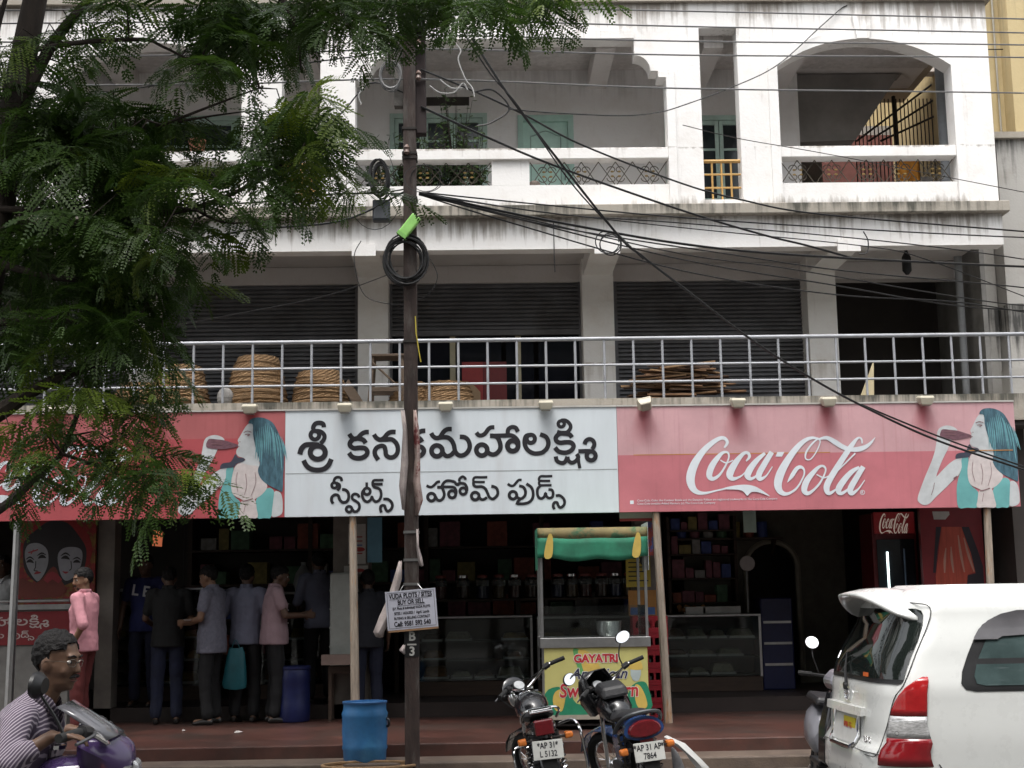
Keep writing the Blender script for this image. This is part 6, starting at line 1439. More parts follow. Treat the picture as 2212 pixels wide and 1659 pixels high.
vi=spatch('window_visor',[(1.40,x0+.13,x0+.30),(1.42,x0+.14,x0+.34),(1.47,x0+.18,1.9),(1.53,x0+.26,1.9),(1.575,x0+.36,1.9),(1.60,x0+.48,1.9)],mat('visor_smoke',(.075,.072,.078),.35,coat=.3),.022); mirror_y(vi)
for (a,b) in ((1.98,2.75),(2.82,3.35)):
    q=spatch('side_window',[(1.08,a,b+.0),(1.2,a,b-.1 if b>3 else b),(1.4,a,b-.35 if b>3 else b),(1.52,a+.02,b-.5 if b>3 else b)],M_tint2,.006); mirror_y(q)
m=MB(); m.grid([[Vector((Xf(z)-.45*(1-math.cos(abs(t)*.8*math.pi/2))+.006,math.copysign(Wd(z)*math.sin(abs(t)*.8*math.pi/2)**.5 if abs(t)>1e-6 else 0.,t),z)) for t in [-1+k/8 for k in range(17)]] for z in (1.06,1.2,1.4,1.58)]); m.build('windscreen',M_tint,CAR,smooth=True)
# spoiler
rows=[]
for j in range(7):
    v=j/6; row=[]
    for k in range(25):
        t=-1+k/12; c=max(0.,1-abs(t)**2.6); dn=abs(t)**3
        y=t*(.68-.02*v); zb=1.765-.22*dn; 
        x=.46-.06*dn-(.36*c**.7+.03)*v
        row.append((x,y,zb-.03*v*v*(1-dn)+.014*math.sin(v*3.14)*c))
    rows.append(row)
sp=MB().grid(rows).build('rear_spoiler',M_car,CAR,smooth=True,solid=.028)
# garnish, plate, badge, wiper, bumper line
def rbox(name,t0,t1,z0,z1,off,mt,par=CAR,dep=.02,bev=.008,n=10):
    g=MB(); A=[[RP(t0+(t1-t0)*k/n,z,off) for k in range(n+1)] for z in (z0,z1)]; Bk=[[RP(t0+(t1-t0)*k/n,z,off-dep) for k in range(n+1)] for z in (z0,z1)]
    for k in range(n): g.add([A[0][k],A[0][k+1],A[1][k+1],A[1][k],Bk[0][k],Bk[0][k+1],Bk[1][k+1],Bk[1][k]],[(0,1,2,3),(7,6,5,4),(0,4,5,1),(3,2,6,7)]+([(0,3,7,4)] if k==0 else [])+([(1,5,6,2)] if k==n-1 else []))
    return g.build(name,mt,par)
sg=lambda y,z: math.copysign((math.asin(min(1,(abs(y)/Wd(z))**2.5)))/(math.pi/2),-y)   # y -> signed t
def T_(y,z): return sg(y,z)
rbox('tailgate_handle',T_(.50,.87),T_(-.42,.87),.855,.915,.045,M_car,dep=.05)
rbox('plate_recess',T_(.34,.75),T_(-.30,.75),.645,.85,.004,mat('recess_white',(.5,.5,.49),.4),dep=.004)
pr=rbox('number_plate',T_(.30,.75),T_(-.26,.75),.665,.835,.012,M_plate,dep=.006)
m=MB()
for (ya,za,yb,zb) in ((.34,.86,.33,.66),(.33,.66,.26,.62),(.26,.62,-.24,.62),(-.24,.62,-.31,.66),(-.31,.66,-.31,.85)):
    m.tube([RP(T_(ya+(yb-ya)*k/4,za),za+(zb-za)*k/4,.016) for k in range(5)],.013,6)
m.build('chrome_surround',chrome,CAR,smooth=True)
st_=rbox('yellow_sticker',T_(.06,.77),T_(-.24,.77),.70,.825,.022,mat('sticker_yellow',(.56,.46,.03),.5),par=pr,dep=.008)
# lettering on the sticker: text faces the rear (-x local), reading left to right from y=+ to y=-
c=RP(T_(-.06,.77),.765,.0265); d=(RP(T_(-.24,.77),.765,.0265)-RP(T_(.06,.77),.765,.0265)).normalized(); u_=Vector((0,0,1)); n_=d.cross(u_)
Mt=Matrix(((d.x,u_.x,n_.x,c.x),(d.y,u_.y,n_.y,c.y),(d.z,u_.z,n_.z,c.z),(0,0,0,1)))
text_mesh('sticker_lettering','AP001 TG',.062,mat('txt_red',(.40,.02,.03),.5),pr,Mt,bold=.001,sx=.8)
def emb(y,z): 
    c=RP(T_(y,z),z,.012); d=(RP(T_(y-.03,z),z,.012)-RP(T_(y+.03,z),z,.012)).normalized(); n_=d.cross(Vector((0,0,1))); return Matrix(((d.x,0,n_.x,c.x),(d.y,0,n_.y,c.y),(d.z,1,n_.z,c.z),(0,0,0,1)))
E_=emb(.03,.985); m=MB()
for rx_,rz_,cz_ in ((.062,.042,0),(.022,.042,0),(.05,.016,.018)): m.tube([E_@Vector((rx_*math.cos(a),cz_+rz_*math.sin(a),.004)) for a in [i*math.pi/9 for i in range(18)]],.006,5,closed=True)
m.build('emblem',chrome,CAR,smooth=True)
text_mesh('badge','2.5 G',.055,chrome,CAR,emb(-.50,.70)@Matrix.Translation((0,0,.003)),bold=.001,ext=.003)
w0=RP(T_(.02,1.045),1.045,.02); w1=RP(T_(.16,1.28),1.28,.03)
m=MB(); m.tube([w0,(w0+w1)/2+Vector((-.012,0,0)),w1],[.016,.01,.006],6); m.lathe([(.028,0),(.028,.02)],w0,10,(-1,0,0)); m.build('rear_wiper',black,CAR,smooth=True)
for s in (1,-1): MB().tube([Vector((q.x,s*q.y,q.z)) for q in [RP(u,.625-.02*u,.004) for u in (.0,.2,.4,.6,.7,.8,.9,1.)]]+[Vector((.38+.35*k,-s*-(Wd(.6)+.004)*-1 if False else -s*(Wd(.6)+.004) if False else s*-(Wd(.6)+.004),.60)) for k in range(0)],.004,4).build('bumper_gap',mat('gap_dark',(.06,.06,.06),.8),CAR)
MB().tube([Bp(1.14,.56,.004),Bp(1.20,.48,.004),Bp(1.22,.3,.004)],.004,4).build('bumper_gap',mat('gap_dark',(.06,.06,.06),.8),CAR)
for xx in (.95,3.55):
    for s in(-1,1):
        m=MB(); m.lathe([(.20,-.09),(.31,-.10),(.325,-.06),(.325,.06),(.31,.10),(.20,.09)],(xx,s*.74,.325),24,(0,1,0)); wv=m.build('wheel',rubber,CAR,smooth=True)
        m=MB(); m.lathe([(.19,-.08),(.2,.08)],(xx,s*.76,.325),20,(0,1,0)); m.build('rim',steel,wv,smooth=True)
# ================================================================ scooter behind the van
q=P(1762,1500,12.0)
SC=thing('scooter',(q.x+.21,12.98,ROAD),'grey and black scooter half hidden behind the white van','scooter',rot=(0,R_(-6),R_(176)),local=True)
M_scg=mat('scooter_grey',(.16,.16,.18),.3,coat=.4)
for y,n in ((0,'rear'),(1.2,'front')):
    m=MB(); m.tube([(0,y+.17*math.cos(a),.22+.17*math.sin(a)) for a in [i*math.pi/12 for i in range(24)]],.05,8,closed=True); w_=m.build('wheel',rubber,SC,smooth=True)
    MB().lathe([(.13,-.03),(.13,.03)],(0,y,.22),16,(1,0,0)).build('rim',M_eng,w_)
rings=[]
for (y,hw,z0,z1) in ((-.25,.10,.5,.72),(0,.17,.35,.78),(.3,.18,.3,.74),(.45,.14,.28,.6)):
    rings.append([(-hw,y,z0),(-hw*1.05,y,(z0+z1)/2),(-hw*.8,y,z1),(hw*.8,y,z1),(hw*1.05,y,(z0+z1)/2),(hw,y,z0)])
m=MB(); m.loft(rings); m.build('rear_body',M_scg,SC,smooth=True,sub=1)
m=MB(); m.loft([[(-.13,-.2,.76),(.13,-.2,.76),(.13,.4,.74),(-.13,.4,.74)],[(-.11,-.18,.84),(.11,-.18,.84),(.11,.38,.82),(-.11,.38,.82)]]); m.build('seat',M_seat,SC,bevel=.03)
MB().box(-.16,.16,.4,.9,.26,.31).build('floor_board',black,SC,bevel=.02)
m=MB(); m.loft([[(-.17,.88,.3),(.17,.88,.3),(.14,1.08,.3),(-.14,1.08,.3)],[(-.2,.95,.6),(.2,.95,.6),(.15,1.12,.6),(-.15,1.12,.6)],[(-.14,.93,.92),(.14,.93,.92),(.1,1.05,.92),(-.1,1.05,.92)]]); m.build('apron',M_pblack,SC,smooth=True,bevel=.03)
m=MB(); m.loft([[(-.13,.86,.92),(.13,.86,.92),(.11,1.08,.92),(-.11,1.08,.92)],[(-.17,.84,1.0),(.17,.84,1.0),(.13,1.1,1.0),(-.13,1.1,1.0)],[(-.1,.86,1.1),(.1,.86,1.1),(.07,1.0,1.08),(-.07,1.0,1.08)]]); m.build('handlebar_cowl',M_scg,SC,bevel=.03)
MB().ball((0,1.1,.98),(.085,.03,.06),14,8).build('headlight',mat('headlamp_clear',(.6,.6,.66),.1,.3,var=.3,scale=20),SC,smooth=True)
m=MB(); m.tube([(-.34,.82,1.03),(0,.9,1.02),(.34,.82,1.03)],.014,6); m.build('handlebar',black,SC)
for s in(-1,1):
    MB().tube([(s*.36,.81,1.03),(s*.25,.85,1.03)],.02,8).build('grip',rubber,SC)
    MB().tube([(s*.2,.88,1.05),(s*.26,.9,1.18),(s*.27,.88,1.26)],.006,5).build('mirror_stalk',black,SC)
    c=Vector((s*.27,.88,1.30)); mr=MB().lathe([(.058,-.012),(.06,0)],c,18,(0,1,.5)).build('mirror',black,SC)
    MB().lathe([(.055,.001),(.055,.003)],c,18,(0,1,.5)).build('mirror_glass',M_mir,mr)
# ================================================================ people
def cap(mb,a,b,ra,rb,n=10):
    a,b=Vector(a),Vector(b); d=(b-a); l=d.length
    if l<1e-6: mb.ball(a,ra,n,6); return
    d/=l; pts=[];rs=[]
    for i in range(4):
        t=i/3*math.pi/2; pts.append(a-d*ra*math.cos(t)*1.0); rs.append(max(1e-4,ra*math.sin(t)))
    for i in range(1,3): pts.append(a+(b-a)*i/3); rs.append(ra+(rb-ra)*i/3)
    for i in range(4):
        t=(1-i/3)*math.pi/2; pts.append(b+d*rb*math.cos(t)); rs.append(max(1e-4,rb*math.sin(t)))
    mb.tube(pts,rs,n)
def etube(mb,sec,side):
    """sec: (centre, half width, half depth); side: unit vector of the width"""
    rings=[]; m=len(sec)
    for i,(c,rx,ry) in enumerate(sec):
        c=Vector(c); t=(Vector(sec[min(i+1,m-1)][0])-Vector(sec[max(i-1,0)][0])).normalized(); s=(Vector(side)-t*Vector(side).dot(t)).normalized(); f=t.cross(s)
        rings.append([c+s*rx*math.cos(k*math.pi/8)+f*ry*math.sin(k*math.pi/8) for k in range(16)])
    mb.loft(rings)
CLT=bpy.data.textures.new('cloth_folds','CLOUDS'); CLT.noise_scale=.11; CLT.noise_depth=2
HRT=bpy.data.textures.new('hair_tufts','CLOUDS'); HRT.noise_scale=.02; HRT.noise_depth=2
CLT2=bpy.data.textures.new('trouser_folds','CLOUDS'); CLT2.noise_scale=.16
def remesh(o,vox,smooth=4,disp=0,tex=None):
    r=o.modifiers.new('remesh','REMESH'); r.mode='VOXEL'; r.voxel_size=vox; r.use_smooth_shade=True
    s=o.modifiers.new('smooth','SMOOTH'); s.factor=.5; s.iterations=smooth
    if disp:
        d=o.modifiers.new('folds','DISPLACE'); d.texture=tex or CLT; d.strength=disp; d.mid_level=.5; d.texture_coords='LOCAL'
    return o
def skin_mat(name,c): return mat(name,c,.5,var=.12,scale=12,sss=.08)
SK1=skin_mat('skin_brown',(.16,.085,.05)); SK2=skin_mat('skin_dark',(.085,.045,.028)); SK3=skin_mat('skin_mid',(.20,.11,.065))
HAIR=mat('black_hair',(.006,.005,.005),.6,var=.3,scale=40,bump=.6,bscale=160,spec=.25)
def hand(mb,wr,dirv,upv,s=1.,curl=.5,grip=False):
    d=Vector(dirv).normalized(); u=Vector(upv); u=(u-d*u.dot(d)).normalized(); w=d.cross(u)   # u: back of the hand normal ; w: across
    c=Vector(wr)+d*.045*s
    for k in(-1,0,1): cap(mb,Vector(wr)+w*k*.016*s+d*.01,c+w*k*.027*s+d*.03*s,.017*s,.015*s,8)
    for i,(off,ln) in enumerate(((-.031,.068),(-.0105,.078),(.0105,.074),(.031,.058))):
        a=c+w*off*s+d*.035*s; cu=curl*(1.0 if not grip else 1.0); p=a; ang=cu*.5
        for k,fr in enumerate((.45,.3,.25)):
            dd=d*math.cos(ang)-u*math.sin(ang); q=p+dd*ln*fr*s; cap(mb,p,q,.0095*s-.001*k,.0088*s-.001*k,7); p=q; ang+=cu*1.0
    th=Vector(wr)+d*.025*s-w*.03*s; q=th+(d*.6-w*.7-u*.3*curl).normalized()*.04*s; cap(mb,th,q,.0115*s,.0105*s,7); cap(mb,q,q+(d*.9-w*.15-u*.4*curl).normalized()*.032*s,.0105*s,.009*s,7)
def person(loc,rz,label,J=None,skin=SK1,shirt=None,trousers=None,sleeve=.9,head_yaw=0.,head_pitch=0.,hem=.80,vox=.011,scale=1.07,stubble=False,collar=True,shoes=None,moustache=False,glasses=False,sit=False,name='person',bulk=1.,undone=False,face=True,hairlow=0.,hairline=.062,cuff=None):
    j=dict(pel=(0,0,.93),waist=(0,.0,1.08),chest=(0,.01,1.28),shc=(0,0,1.41),neck=(0,.005,1.46),head=(0,.03,1.60),
      hl=(-.09,0,.91),kl=(-.10,.03,.50),al=(-.11,-.01,.09),hr=(.09,0,.91),kr=(.10,.03,.50),ar=(.11,-.01,.09),
      sl=(-.185,0,1.40),el=(-.25,-.03,1.13),wl=(-.25,.06,.89),sr=(.185,0,1.40),er=(.25,-.03,1.13),wr=(.25,.06,.89),dl=None,dr=None,toe=(0,1,0))
    if J: j.update(J)
    V3={k:(Vector(v) if v is not None else None) for k,v in j.items()}
    T=thing(name,loc,label,'person',rot=(0,0,rz),local=True); T.scale=(scale,)*3
    side=(V3['sr']-V3['sl']).normalized()
    bw=bulk
    # ---- body
    m=MB()
    etube(m,[(V3['pel']+Vector((0,0,-.08)),.10,.08),(V3['pel'],.145,.10),(V3['waist'],.135*bw,.10*bw),(V3['chest'],.155,.115),(V3['shc']-(V3['shc']-V3['chest'])*.25,.15,.09),(V3['neck'],.06,.055)],side)
    for s_ in 'lr':
        cap(m,V3['h'+s_],V3['k'+s_],.078,.055); cap(m,V3['k'+s_],V3['a'+s_],.054,.036)
        t=Vector(j['toe']).normalized(); cap(m,V3['a'+s_]+Vector((0,0,-.05))-t*.03,V3['a'+s_]+Vector((0,0,-.06))+t*.14,.035,.026)
        cap(m,V3['s'+s_],V3['e'+s_],.047,.038); cap(m,V3['e'+s_],V3['w'+s_],.038,.026)
        d=V3['d'+s_] if V3['d'+s_] is not None else (V3['w'+s_]-V3['e'+s_])
        hand(m,V3['w'+s_],d,Vector((1 if s_=='r' else -1,0,0)) if abs(d.normalized().x)<.7 else Vector((0,0,1)),1.,.45)
    cap(m,V3['neck']-(V3['head']-V3['neck']).normalized()*.05,V3['head']+Vector((0,-.01,-.03)),.058,.056)
    H=Matrix.Translation(V3['head'])@Matrix.Rotation(head_yaw,4,'Z')@Matrix.Rotation(head_pitch,4,'X')
    h=MB()
    h.ball((0,-.012,.032),(.077,.098,.092),16,12); h.ball((0,.010,-.018),(.070,.085,.09),14,10); h.ball((0,.028,-.074),(.056,.060,.05),12,8); h.ball((0,.068,-.098),(.024,.022,.02),8,6)
    for s_ in(-1,1):
        h.ball((s_*.077,-.006,-.012),(.011,.024,.034),8,6); h.ball((s_*.034,.062,-.035),(.026,.02,.024),8,6)
    h.ball((0,.082,.03),(.05,.014,.012),10,6)
    cap(h,(0,.090,.012),(0,.106,-.030),.009,.0125,8); 
    for s_ in(-1,1): h.ball((s_*.011,.097,-.033),(.010,.011,.008),8,5)
    h.ball((0,.083,-.064),(.025,.013,.008),10,6); h.ball((0,.081,-.077),(.021,.013,.008),10,6)
    h.xf(H); m.v+=h.v if False else []; b0=len(m.v); m.v+=h.v; m.f+=[tuple(i+b0 for i in f) for f in h.f]; m.mi+=[0]*len(h.f)
    body=remesh(m.build('body',skin,T,smooth=True),vox,3 if vox>.0075 else 7)
    # ---- hair
    hm=MB(); n,mm=26,18; vs=[];ok=[]
    for i in range(mm+1):
        a=math.pi*i/mm
        for k in range(n):
            b=k*2*math.pi/n; vs.append((.0795*math.sin(a)*math.cos(b),-.013+.101*math.sin(a)*math.sin(b),.033-.0965*math.cos(a)))
    fs=[]
    for i in range(mm):
        for k in range(n):
            f=(i*n+k,i*n+(k+1)%n,(i+1)*n+(k+1)%n,(i+1)*n+k); c=sum((Vector(vs[q]) for q in f),Vector())/4
            lim_=(-.075+hairlow if c.y<-.045 else (-.022 if c.y<.012 else hairline+(.0 if abs(c.x)<.045 else -.035)))
            if c.z>lim_: fs.append(f)
    hm.add([H@Vector(v) for v in vs],fs)
    ho=hm.build('hair',HAIR,T,smooth=True); s=ho.modifiers.new('s','SOLIDIFY'); s.thickness=.008; s.offset=.3; ss=ho.modifiers.new('ss','SUBSURF'); ss.levels=2; ss.render_levels=2; dd=ho.modifiers.new('d','DISPLACE'); dd.texture=HRT; dd.strength=.016; dd.mid_level=.55; dd.texture_coords='LOCAL'
    # ---- face
    if face:
        lp=MB()
        for s_ in(-1,1):
            ey=MB(); pu=MB(); br=MB()
            ey.ball(H@Vector((s_*.031,.0735,.004)),(.0125,.0125,.0085),10,6)
            pu.ball(H@Vector((s_*.031,.0835,.004)),(.0058,.0045,.0062),8,6)
            br.tube([H@Vector(q) for q in ((s_*.014,.096,.026),(s_*.03,.0945,.032),(s_*.052,.082,.026))],[.0035,.0042,.002],5)
            eo=ey.build('eye',mat('eye_white',(.45,.43,.40),.2),T,smooth=True); pu.build('pupil',black,eo,smooth=True); br.build('eyebrow',HAIR,T)
        lp.tube([H@Vector(q) for q in ((-.022,.086,-.071),(-.01,.0945,-.070),(0,.095,-.0715),(.01,.0945,-.070),(.022,.086,-.071))],[.002,.005,.0055,.005,.002],6)
        lp.build('lips',mat('lips',(.13,.05,.04),.45),T,smooth=True)
        if moustache: MB().tube([H@Vector(q) for q in ((-.030,.086,-.060),(-.014,.098,-.052),(0,.0995,-.051),(.014,.098,-.052),(.030,.086,-.060))],[.003,.007,.0065,.007,.003],6).build('moustache',HAIR,T)
        if stubble: 
            sb=MB(); sb.ball((0,.034,-.078),(.0505,.0545,.046),14,9); sb.xf(H); sb.build('beard',mat('stubble',(.03,.018,.014),.8),T,smooth=True)
        if glasses:
            g=MB()
            for s_ in(-1,1):
                g.tube([H@Vector((s_*.033+.023*math.cos(a),.097-.10*(math.cos(a)*s_>.3)*abs(math.cos(a))*.12,.002+.0155*math.sin(a))) for a in [i*math.pi/8 for i in range(16)]],.0011,5,closed=True)
                g.tube([H@Vector(q) for q in ((s_*.056,.090,.006),(s_*.079,.06,.008),(s_*.086,.0,.004),(s_*.084,-.02,-.012))],.0012,5)
            g.tube([H@Vector(q) for q in ((-.01,.098,.004),(0,.103,.008),(.01,.098,.004))],.0018,5)
            g.build('spectacles',mat('spec_metal',(.16,.14,.12),.3,.8),T)
    # ---- shirt
    m=MB(); up=(V3['neck']-V3['pel']).normalized()
    hemp=V3['pel']+Vector((0,0,hem-.93)) if not sit else V3['pel']-up*.03
    etube(m,[(hemp,.19*bw,.148*bw),(V3['pel']+up*.02,.184*bw,.145*bw),(V3['waist'],.166*bw,.13*bw),(V3['chest'],.182,.14),(V3['shc']-up*.045,.185,.112),(V3['shc']+up*.02,.125,.085),(V3['neck']+up*.005,.075,.072)],side)
    for s_ in 'lr':
        sh,elb,wr=V3['s'+s_],V3['e'+s_],V3['w'+s_]
        cap(m,sh-(sh-V3['shc'])*.25,sh,.075,.068)
        if sleeve<=1: cap(m,sh,sh+(elb-sh)*sleeve,.068,.06)
        else: cap(m,sh,elb,.068,.056); cap(m,elb,elb+(wr-elb)*(sleeve-1),.057,.05)
    so_=remesh(m.build('shirt',shirt,T,smooth=True),max(.011,vox),3,.022)
    if collar:
        c=MB()
        for s_ in(-1,1):
            nk=V3['neck']+up*.012; f_=side.cross(up)*-1
            f_=up.cross(side)
            pts=[nk+side*s_*.0-f_*.068,nk+side*s_*.05-f_*.045,nk+side*s_*.068,nk+side*s_*.05+f_*.05-up*.015,nk+side*s_*.022+f_*.085-up*.05]
            top=[p+up*.032+ (p-nk)*.04 for p in pts]; out=[p-up*.012+(p-nk)*.22 for p in pts]
            c.grid([pts,top,out])
        c.build('collar',shirt,so_,smooth=True,solid=.005)
        if cuff is None:
            b_=MB(); f_=up.cross(side)
            for k in range(5): 
                t=k/5; p=V3['chest']*(1-t)+V3['pel']*t; b_.ball(p+f_*.148,(.007,.007,.007),6,4)
            b_.build('shirt_button',mat('button',(.4,.38,.36),.4),so_)['kind']='stuff'
    # ---- trousers
    m=MB(); dn=up if not sit else up
    etube(m,[(V3['pel']-Vector((0,0,.10)),.10,.085),(V3['pel']-Vector((0,0,.05)),.158,.115),(V3['pel']+up*.06,.152,.112)],side)
    for s_ in 'lr':
        cap(m,V3['h'+s_],V3['k'+s_],.095,.075); cap(m,V3['k'+s_],V3['a'+s_]+Vector((0,0,.02)),.074,.064)
    remesh(m.build('trousers',trousers,T,smooth=True),max(.012,vox),3,.028,CLT2)
    for s_ in 'lr':
        m=MB(); t=Vector(j['toe']).normalized(); a=V3['a'+s_]
        sx=Vector((-t.y,t.x,0)); rings=[]
        for (d_,w_,h_) in ((-.075,.028,.05),(-.04,.038,.07),(.03,.042,.075),(.10,.046,.05),(.155,.036,.035),(.18,.018,.02)):
            c=a+t*d_; c.z=a.z-.09
            rings.append([c+sx*(-w_),c+sx*w_,c+sx*w_*.95+Vector((0,0,h_*.6)),c+sx*w_*.55+Vector((0,0,h_)),c-sx*w_*.55+Vector((0,0,h_)),c-sx*w_*.95+Vector((0,0,h_*.6))])
        m.loft(rings); m.build('shoe',shoes or mat('black_shoe',(.015,.013,.012),.35),T,smooth=True,sub=1)
    return T
PZ=.273
def at(px,Y,z=PZ): 
    q=P(px,1400,Y); return (q.x,Y,z)
def cloth(n,c,**k): return mat(n,c,k.pop('rough',.85),bump=k.pop('bump',.85),bscale=9,bstretch=(1.5,1.5,.8),var=k.pop('var',.15),scale=k.pop('scale',5),**k)
S_pink=cloth('pink_shirt',(.52,.235,.27)); T_red=cloth('maroon_trousers',(.10,.018,.017),var=.3); T_blk=cloth('dark_trousers',(.007,.007,.008)); T_jean=cloth('blue_jeans',(.010,.013,.033),var=.35,scale=9)
def crowd():
    person(at(180,15.35),R_(78),'man in pink shirt and maroon trousers standing by the tea stall',dict(head=(.0,.03,1.60),el=(-.27,-.13,1.14),wl=(-.20,.02,.93),dl=(.25,.5,-1),er=(.22,.02,1.14),wr=(.18,.16,.92),kl=(-.11,.0,.5),kr=(.10,.06,.5),ar=(.12,.05,.09)),SK3,S_pink,T_red,1.05,head_yaw=R_(48),head_pitch=R_(-8),hem=.86,vox=.008,stubble=True,moustache=True,scale=1.04)
    lt=person(at(312,17.3,FL+.002),R_(180-8),'man in navy blue T-shirt with white letters facing the street',dict(el=(-.26,-.0,1.13),wl=(-.28,.05,.88),er=(.26,.02,1.13),wr=(.27,.08,.88)),SK2,cloth('navy_tshirt',(.012,.016,.075)),T_jean,.62,hem=.84,collar=False,scale=1.06)
    text_mesh('shirt_lettering','L E',.17,mat('tee_print',(.36,.36,.38),.7),lt,Matrix.Translation((0,.158,1.30))@Matrix(((-1,0,0,0),(0,0,1,0),(0,1,0,0),(0,0,0,1)))@Matrix.Rotation(R_(-8),4,'Z'),bold=.004)
    person(at(362,16.72),R_(10),'man in black shirt and jeans with his back to the street',dict(el=(-.25,.04,1.14),wl=(-.15,.22,1.05),er=(.25,.04,1.14),wr=(.13,.24,1.06),head=(0,.06,1.585)),SK2,cloth('black_shirt',(.006,.006,.006)),T_jean,.7,hem=.83,head_pitch=R_(-18))
    person(at(458,16.55),R_(75),'man in pale checked shirt holding a plate in front of the case',dict(el=(-.24,.03,1.13),wl=(-.14,.27,1.10),er=(.24,.03,1.13),wr=(.14,.27,1.10),head=(0,.06,1.585)),SK1,cloth('checked_shirt',(.13,.13,.165),var=.3,scale=26),T_blk,.6,head_pitch=R_(-14),hem=.76,bulk=1.06)
    person(at(530,16.8),R_(-12),'man in pale blue shirt and dark vest carrying the teal bag',dict(el=(-.27,-.02,1.13),wl=(-.27,.02,.86),er=(.25,.04,1.13),wr=(.2,.2,1.0)),SK2,cloth('paleblue_shirt',(.13,.135,.185)),T_blk,.75,hem=.84)
    person(at(592,16.65),R_(-72),'man in pale pink shirt reaching out to the right hand counter',dict(el=(-.23,.08,1.15),wl=(-.12,.33,1.16),er=(.24,.08,1.15),wr=(.14,.33,1.15),head=(0,.06,1.585)),SK2,cloth('palepink_shirt',(.28,.19,.21)),T_blk,.55,head_pitch=R_(-12),hem=.84,bulk=1.08)
    person(at(690,17.3,FL+.002),R_(20),'man in blue grey shirt with his back turned at the counter',dict(el=(-.26,.03,1.13),wl=(-.2,.25,1.1),er=(.26,.03,1.13),wr=(.18,.25,1.1),head=(0,.05,1.59)),SK2,cloth('bluegrey_shirt',(.12,.13,.18)),T_blk,.95,hem=.84)
    person(at(795,16.85),R_(15),'man in black standing in the dark behind the wooden post',dict(el=(-.25,.04,1.14),wl=(-.15,.22,1.05)),SK2,cloth('black_stripe_shirt',(.013,.014,.02)),cloth('navy_trousers',(.014,.017,.035)),.9,hem=.82,scale=1.02)
    person((P(2,1400,17.3).x,17.3,FL+.002),R_(170),'man in white shirt standing behind the tea stall counter',None,SK2,cloth('white_shirt',(.42,.42,.42)),T_blk,.8)
crowd()
# teal carrier bag held by the man in the vest
q=P(510,1442,16.65)
TBG=thing('carrier_bag',(q.x,16.60,q.z-.28),'teal blue carrier bag held by the man in the dark vest','bag')
rings=[]
for (z,w_,d_) in ((-.24,.135,.05),(-.2,.145,.065),(0,.125,.06),(.16,.10,.035),(.23,.075,.015)):
    rings.append([(q.x+w_*math.cos(a)*(1+.06*math.sin(3*a+z*9)),16.60+d_*math.sin(a),q.z+z+.01*math.cos(2*a)) for a in [i*math.pi/9 for i in range(18)]])
MB().loft(rings).build('bag_body',cloth('teal_bag',(.006,.085,.105),rough=.5,var=.3),TBG,smooth=True)
MB().tube(cat_rom([(q.x-.05,16.60,q.z+.22),(q.x,16.60,q.z+.32),(q.x+.05,16.60,q.z+.22)],4),.006,5).build('handle',cloth('teal_bag',(.006,.085,.105)),TBG)
q=P(405,1288,15.8)
tag(MB().lathe([(.02,0),(.07,.008),(.085,.022)],(P(415,1300,16.5).x,16.42,1.46),14).build('paper_plate',mat('plate_paper',(.4,.39,.37),.7),smooth=True),'white paper plate held by the man in the checked shirt','plate')
# ================================================================ rider on the purple motorbike
M_purp=mat('purple_paint',(.042,.024,.08),.22,coat=.6,var=.15); M_smoke=mat('smoke_screen',(.09,.09,.10),.15,coat=.5)
YR=5.85
bh=R_(-90+8); BS=1.06
f_=Vector((-math.sin(bh),math.cos(bh),0)); r_v=Vector((f_.y,-f_.x,0))
gp=P(150,1588,YR-.16)
org=gp-f_*.82*BS-r_v*.325*BS
RBK=bike('motorbike',(org.x,org.y,gp.z-1.08*BS),bh,0,0,'purple motorbike with smoked screen being ridden past the tea stall',M_purp,dict(tail='round',plate=(),mirrors=(1,),noface=1,bigmirror=1))
RBK.scale=(BS,)*3
FO=-.235; FZ_=.055
rings=[]
for (y,hw,z0,z1) in ((1.27,.06,.80,.965),(1.245,.105,.78,.985),(1.18,.15,.80,1.03),(1.10,.165,.84,1.08),(1.04,.155,.88,1.10)):
    rings.append([(-hw*.7,y+FO,z0),(-hw*1.1,y+FO,(z0+z1)/2+FZ_),(-hw*.8,y+FO,z1-.03+FZ_),(0,y+FO,z1+FZ_),(hw*.8,y+FO,z1-.03+FZ_),(hw*1.1,y+FO,(z0+z1)/2+FZ_),(hw*.7,y+FO,z0)])
MB().loft(rings).build('front_fairing',M_purp,RBK,smooth=True,sub=1)
rows=[[(.14*math.cos(a)*(1-.25*v),1.17-.20*v+.05*math.sin(a)+FO,1.04+.13*v+.02*math.sin(a)) for a in [i*math.pi/10 for i in range(11)]] for v in (0,.33,.66,1)]
MB().grid(rows).build('smoked_screen',M_smoke,RBK,smooth=True,solid=.004)
m=MB(); m.loft([[(-.06,1.268+FO,.81),(.06,1.268+FO,.81),(.075,1.262+FO,.955),(-.075,1.262+FO,.955)],[(-.05,1.295+FO,.825),(.05,1.295+FO,.825),(.062,1.285+FO,.94),(-.062,1.285+FO,.94)]]); m.build('headlight',mat('headlamp_chrome',(.55,.56,.58),.12,.5,var=.2,scale=20),RBK,bevel=.01)
for s in(-1,1):
    MB().ball((s*.20,1.17+FO,.88),(.032,.03,.032),12,8).build('front_indicator',M_amber,RBK,smooth=True)
    MB().tube([(s*.12,1.15+FO,.88),(s*.18,1.17+FO,.88)],.01,6).build('indicator_stalk',black,RBK)
def loc(px,py,Y): return tuple(P(px,py,Y))
stripes=None
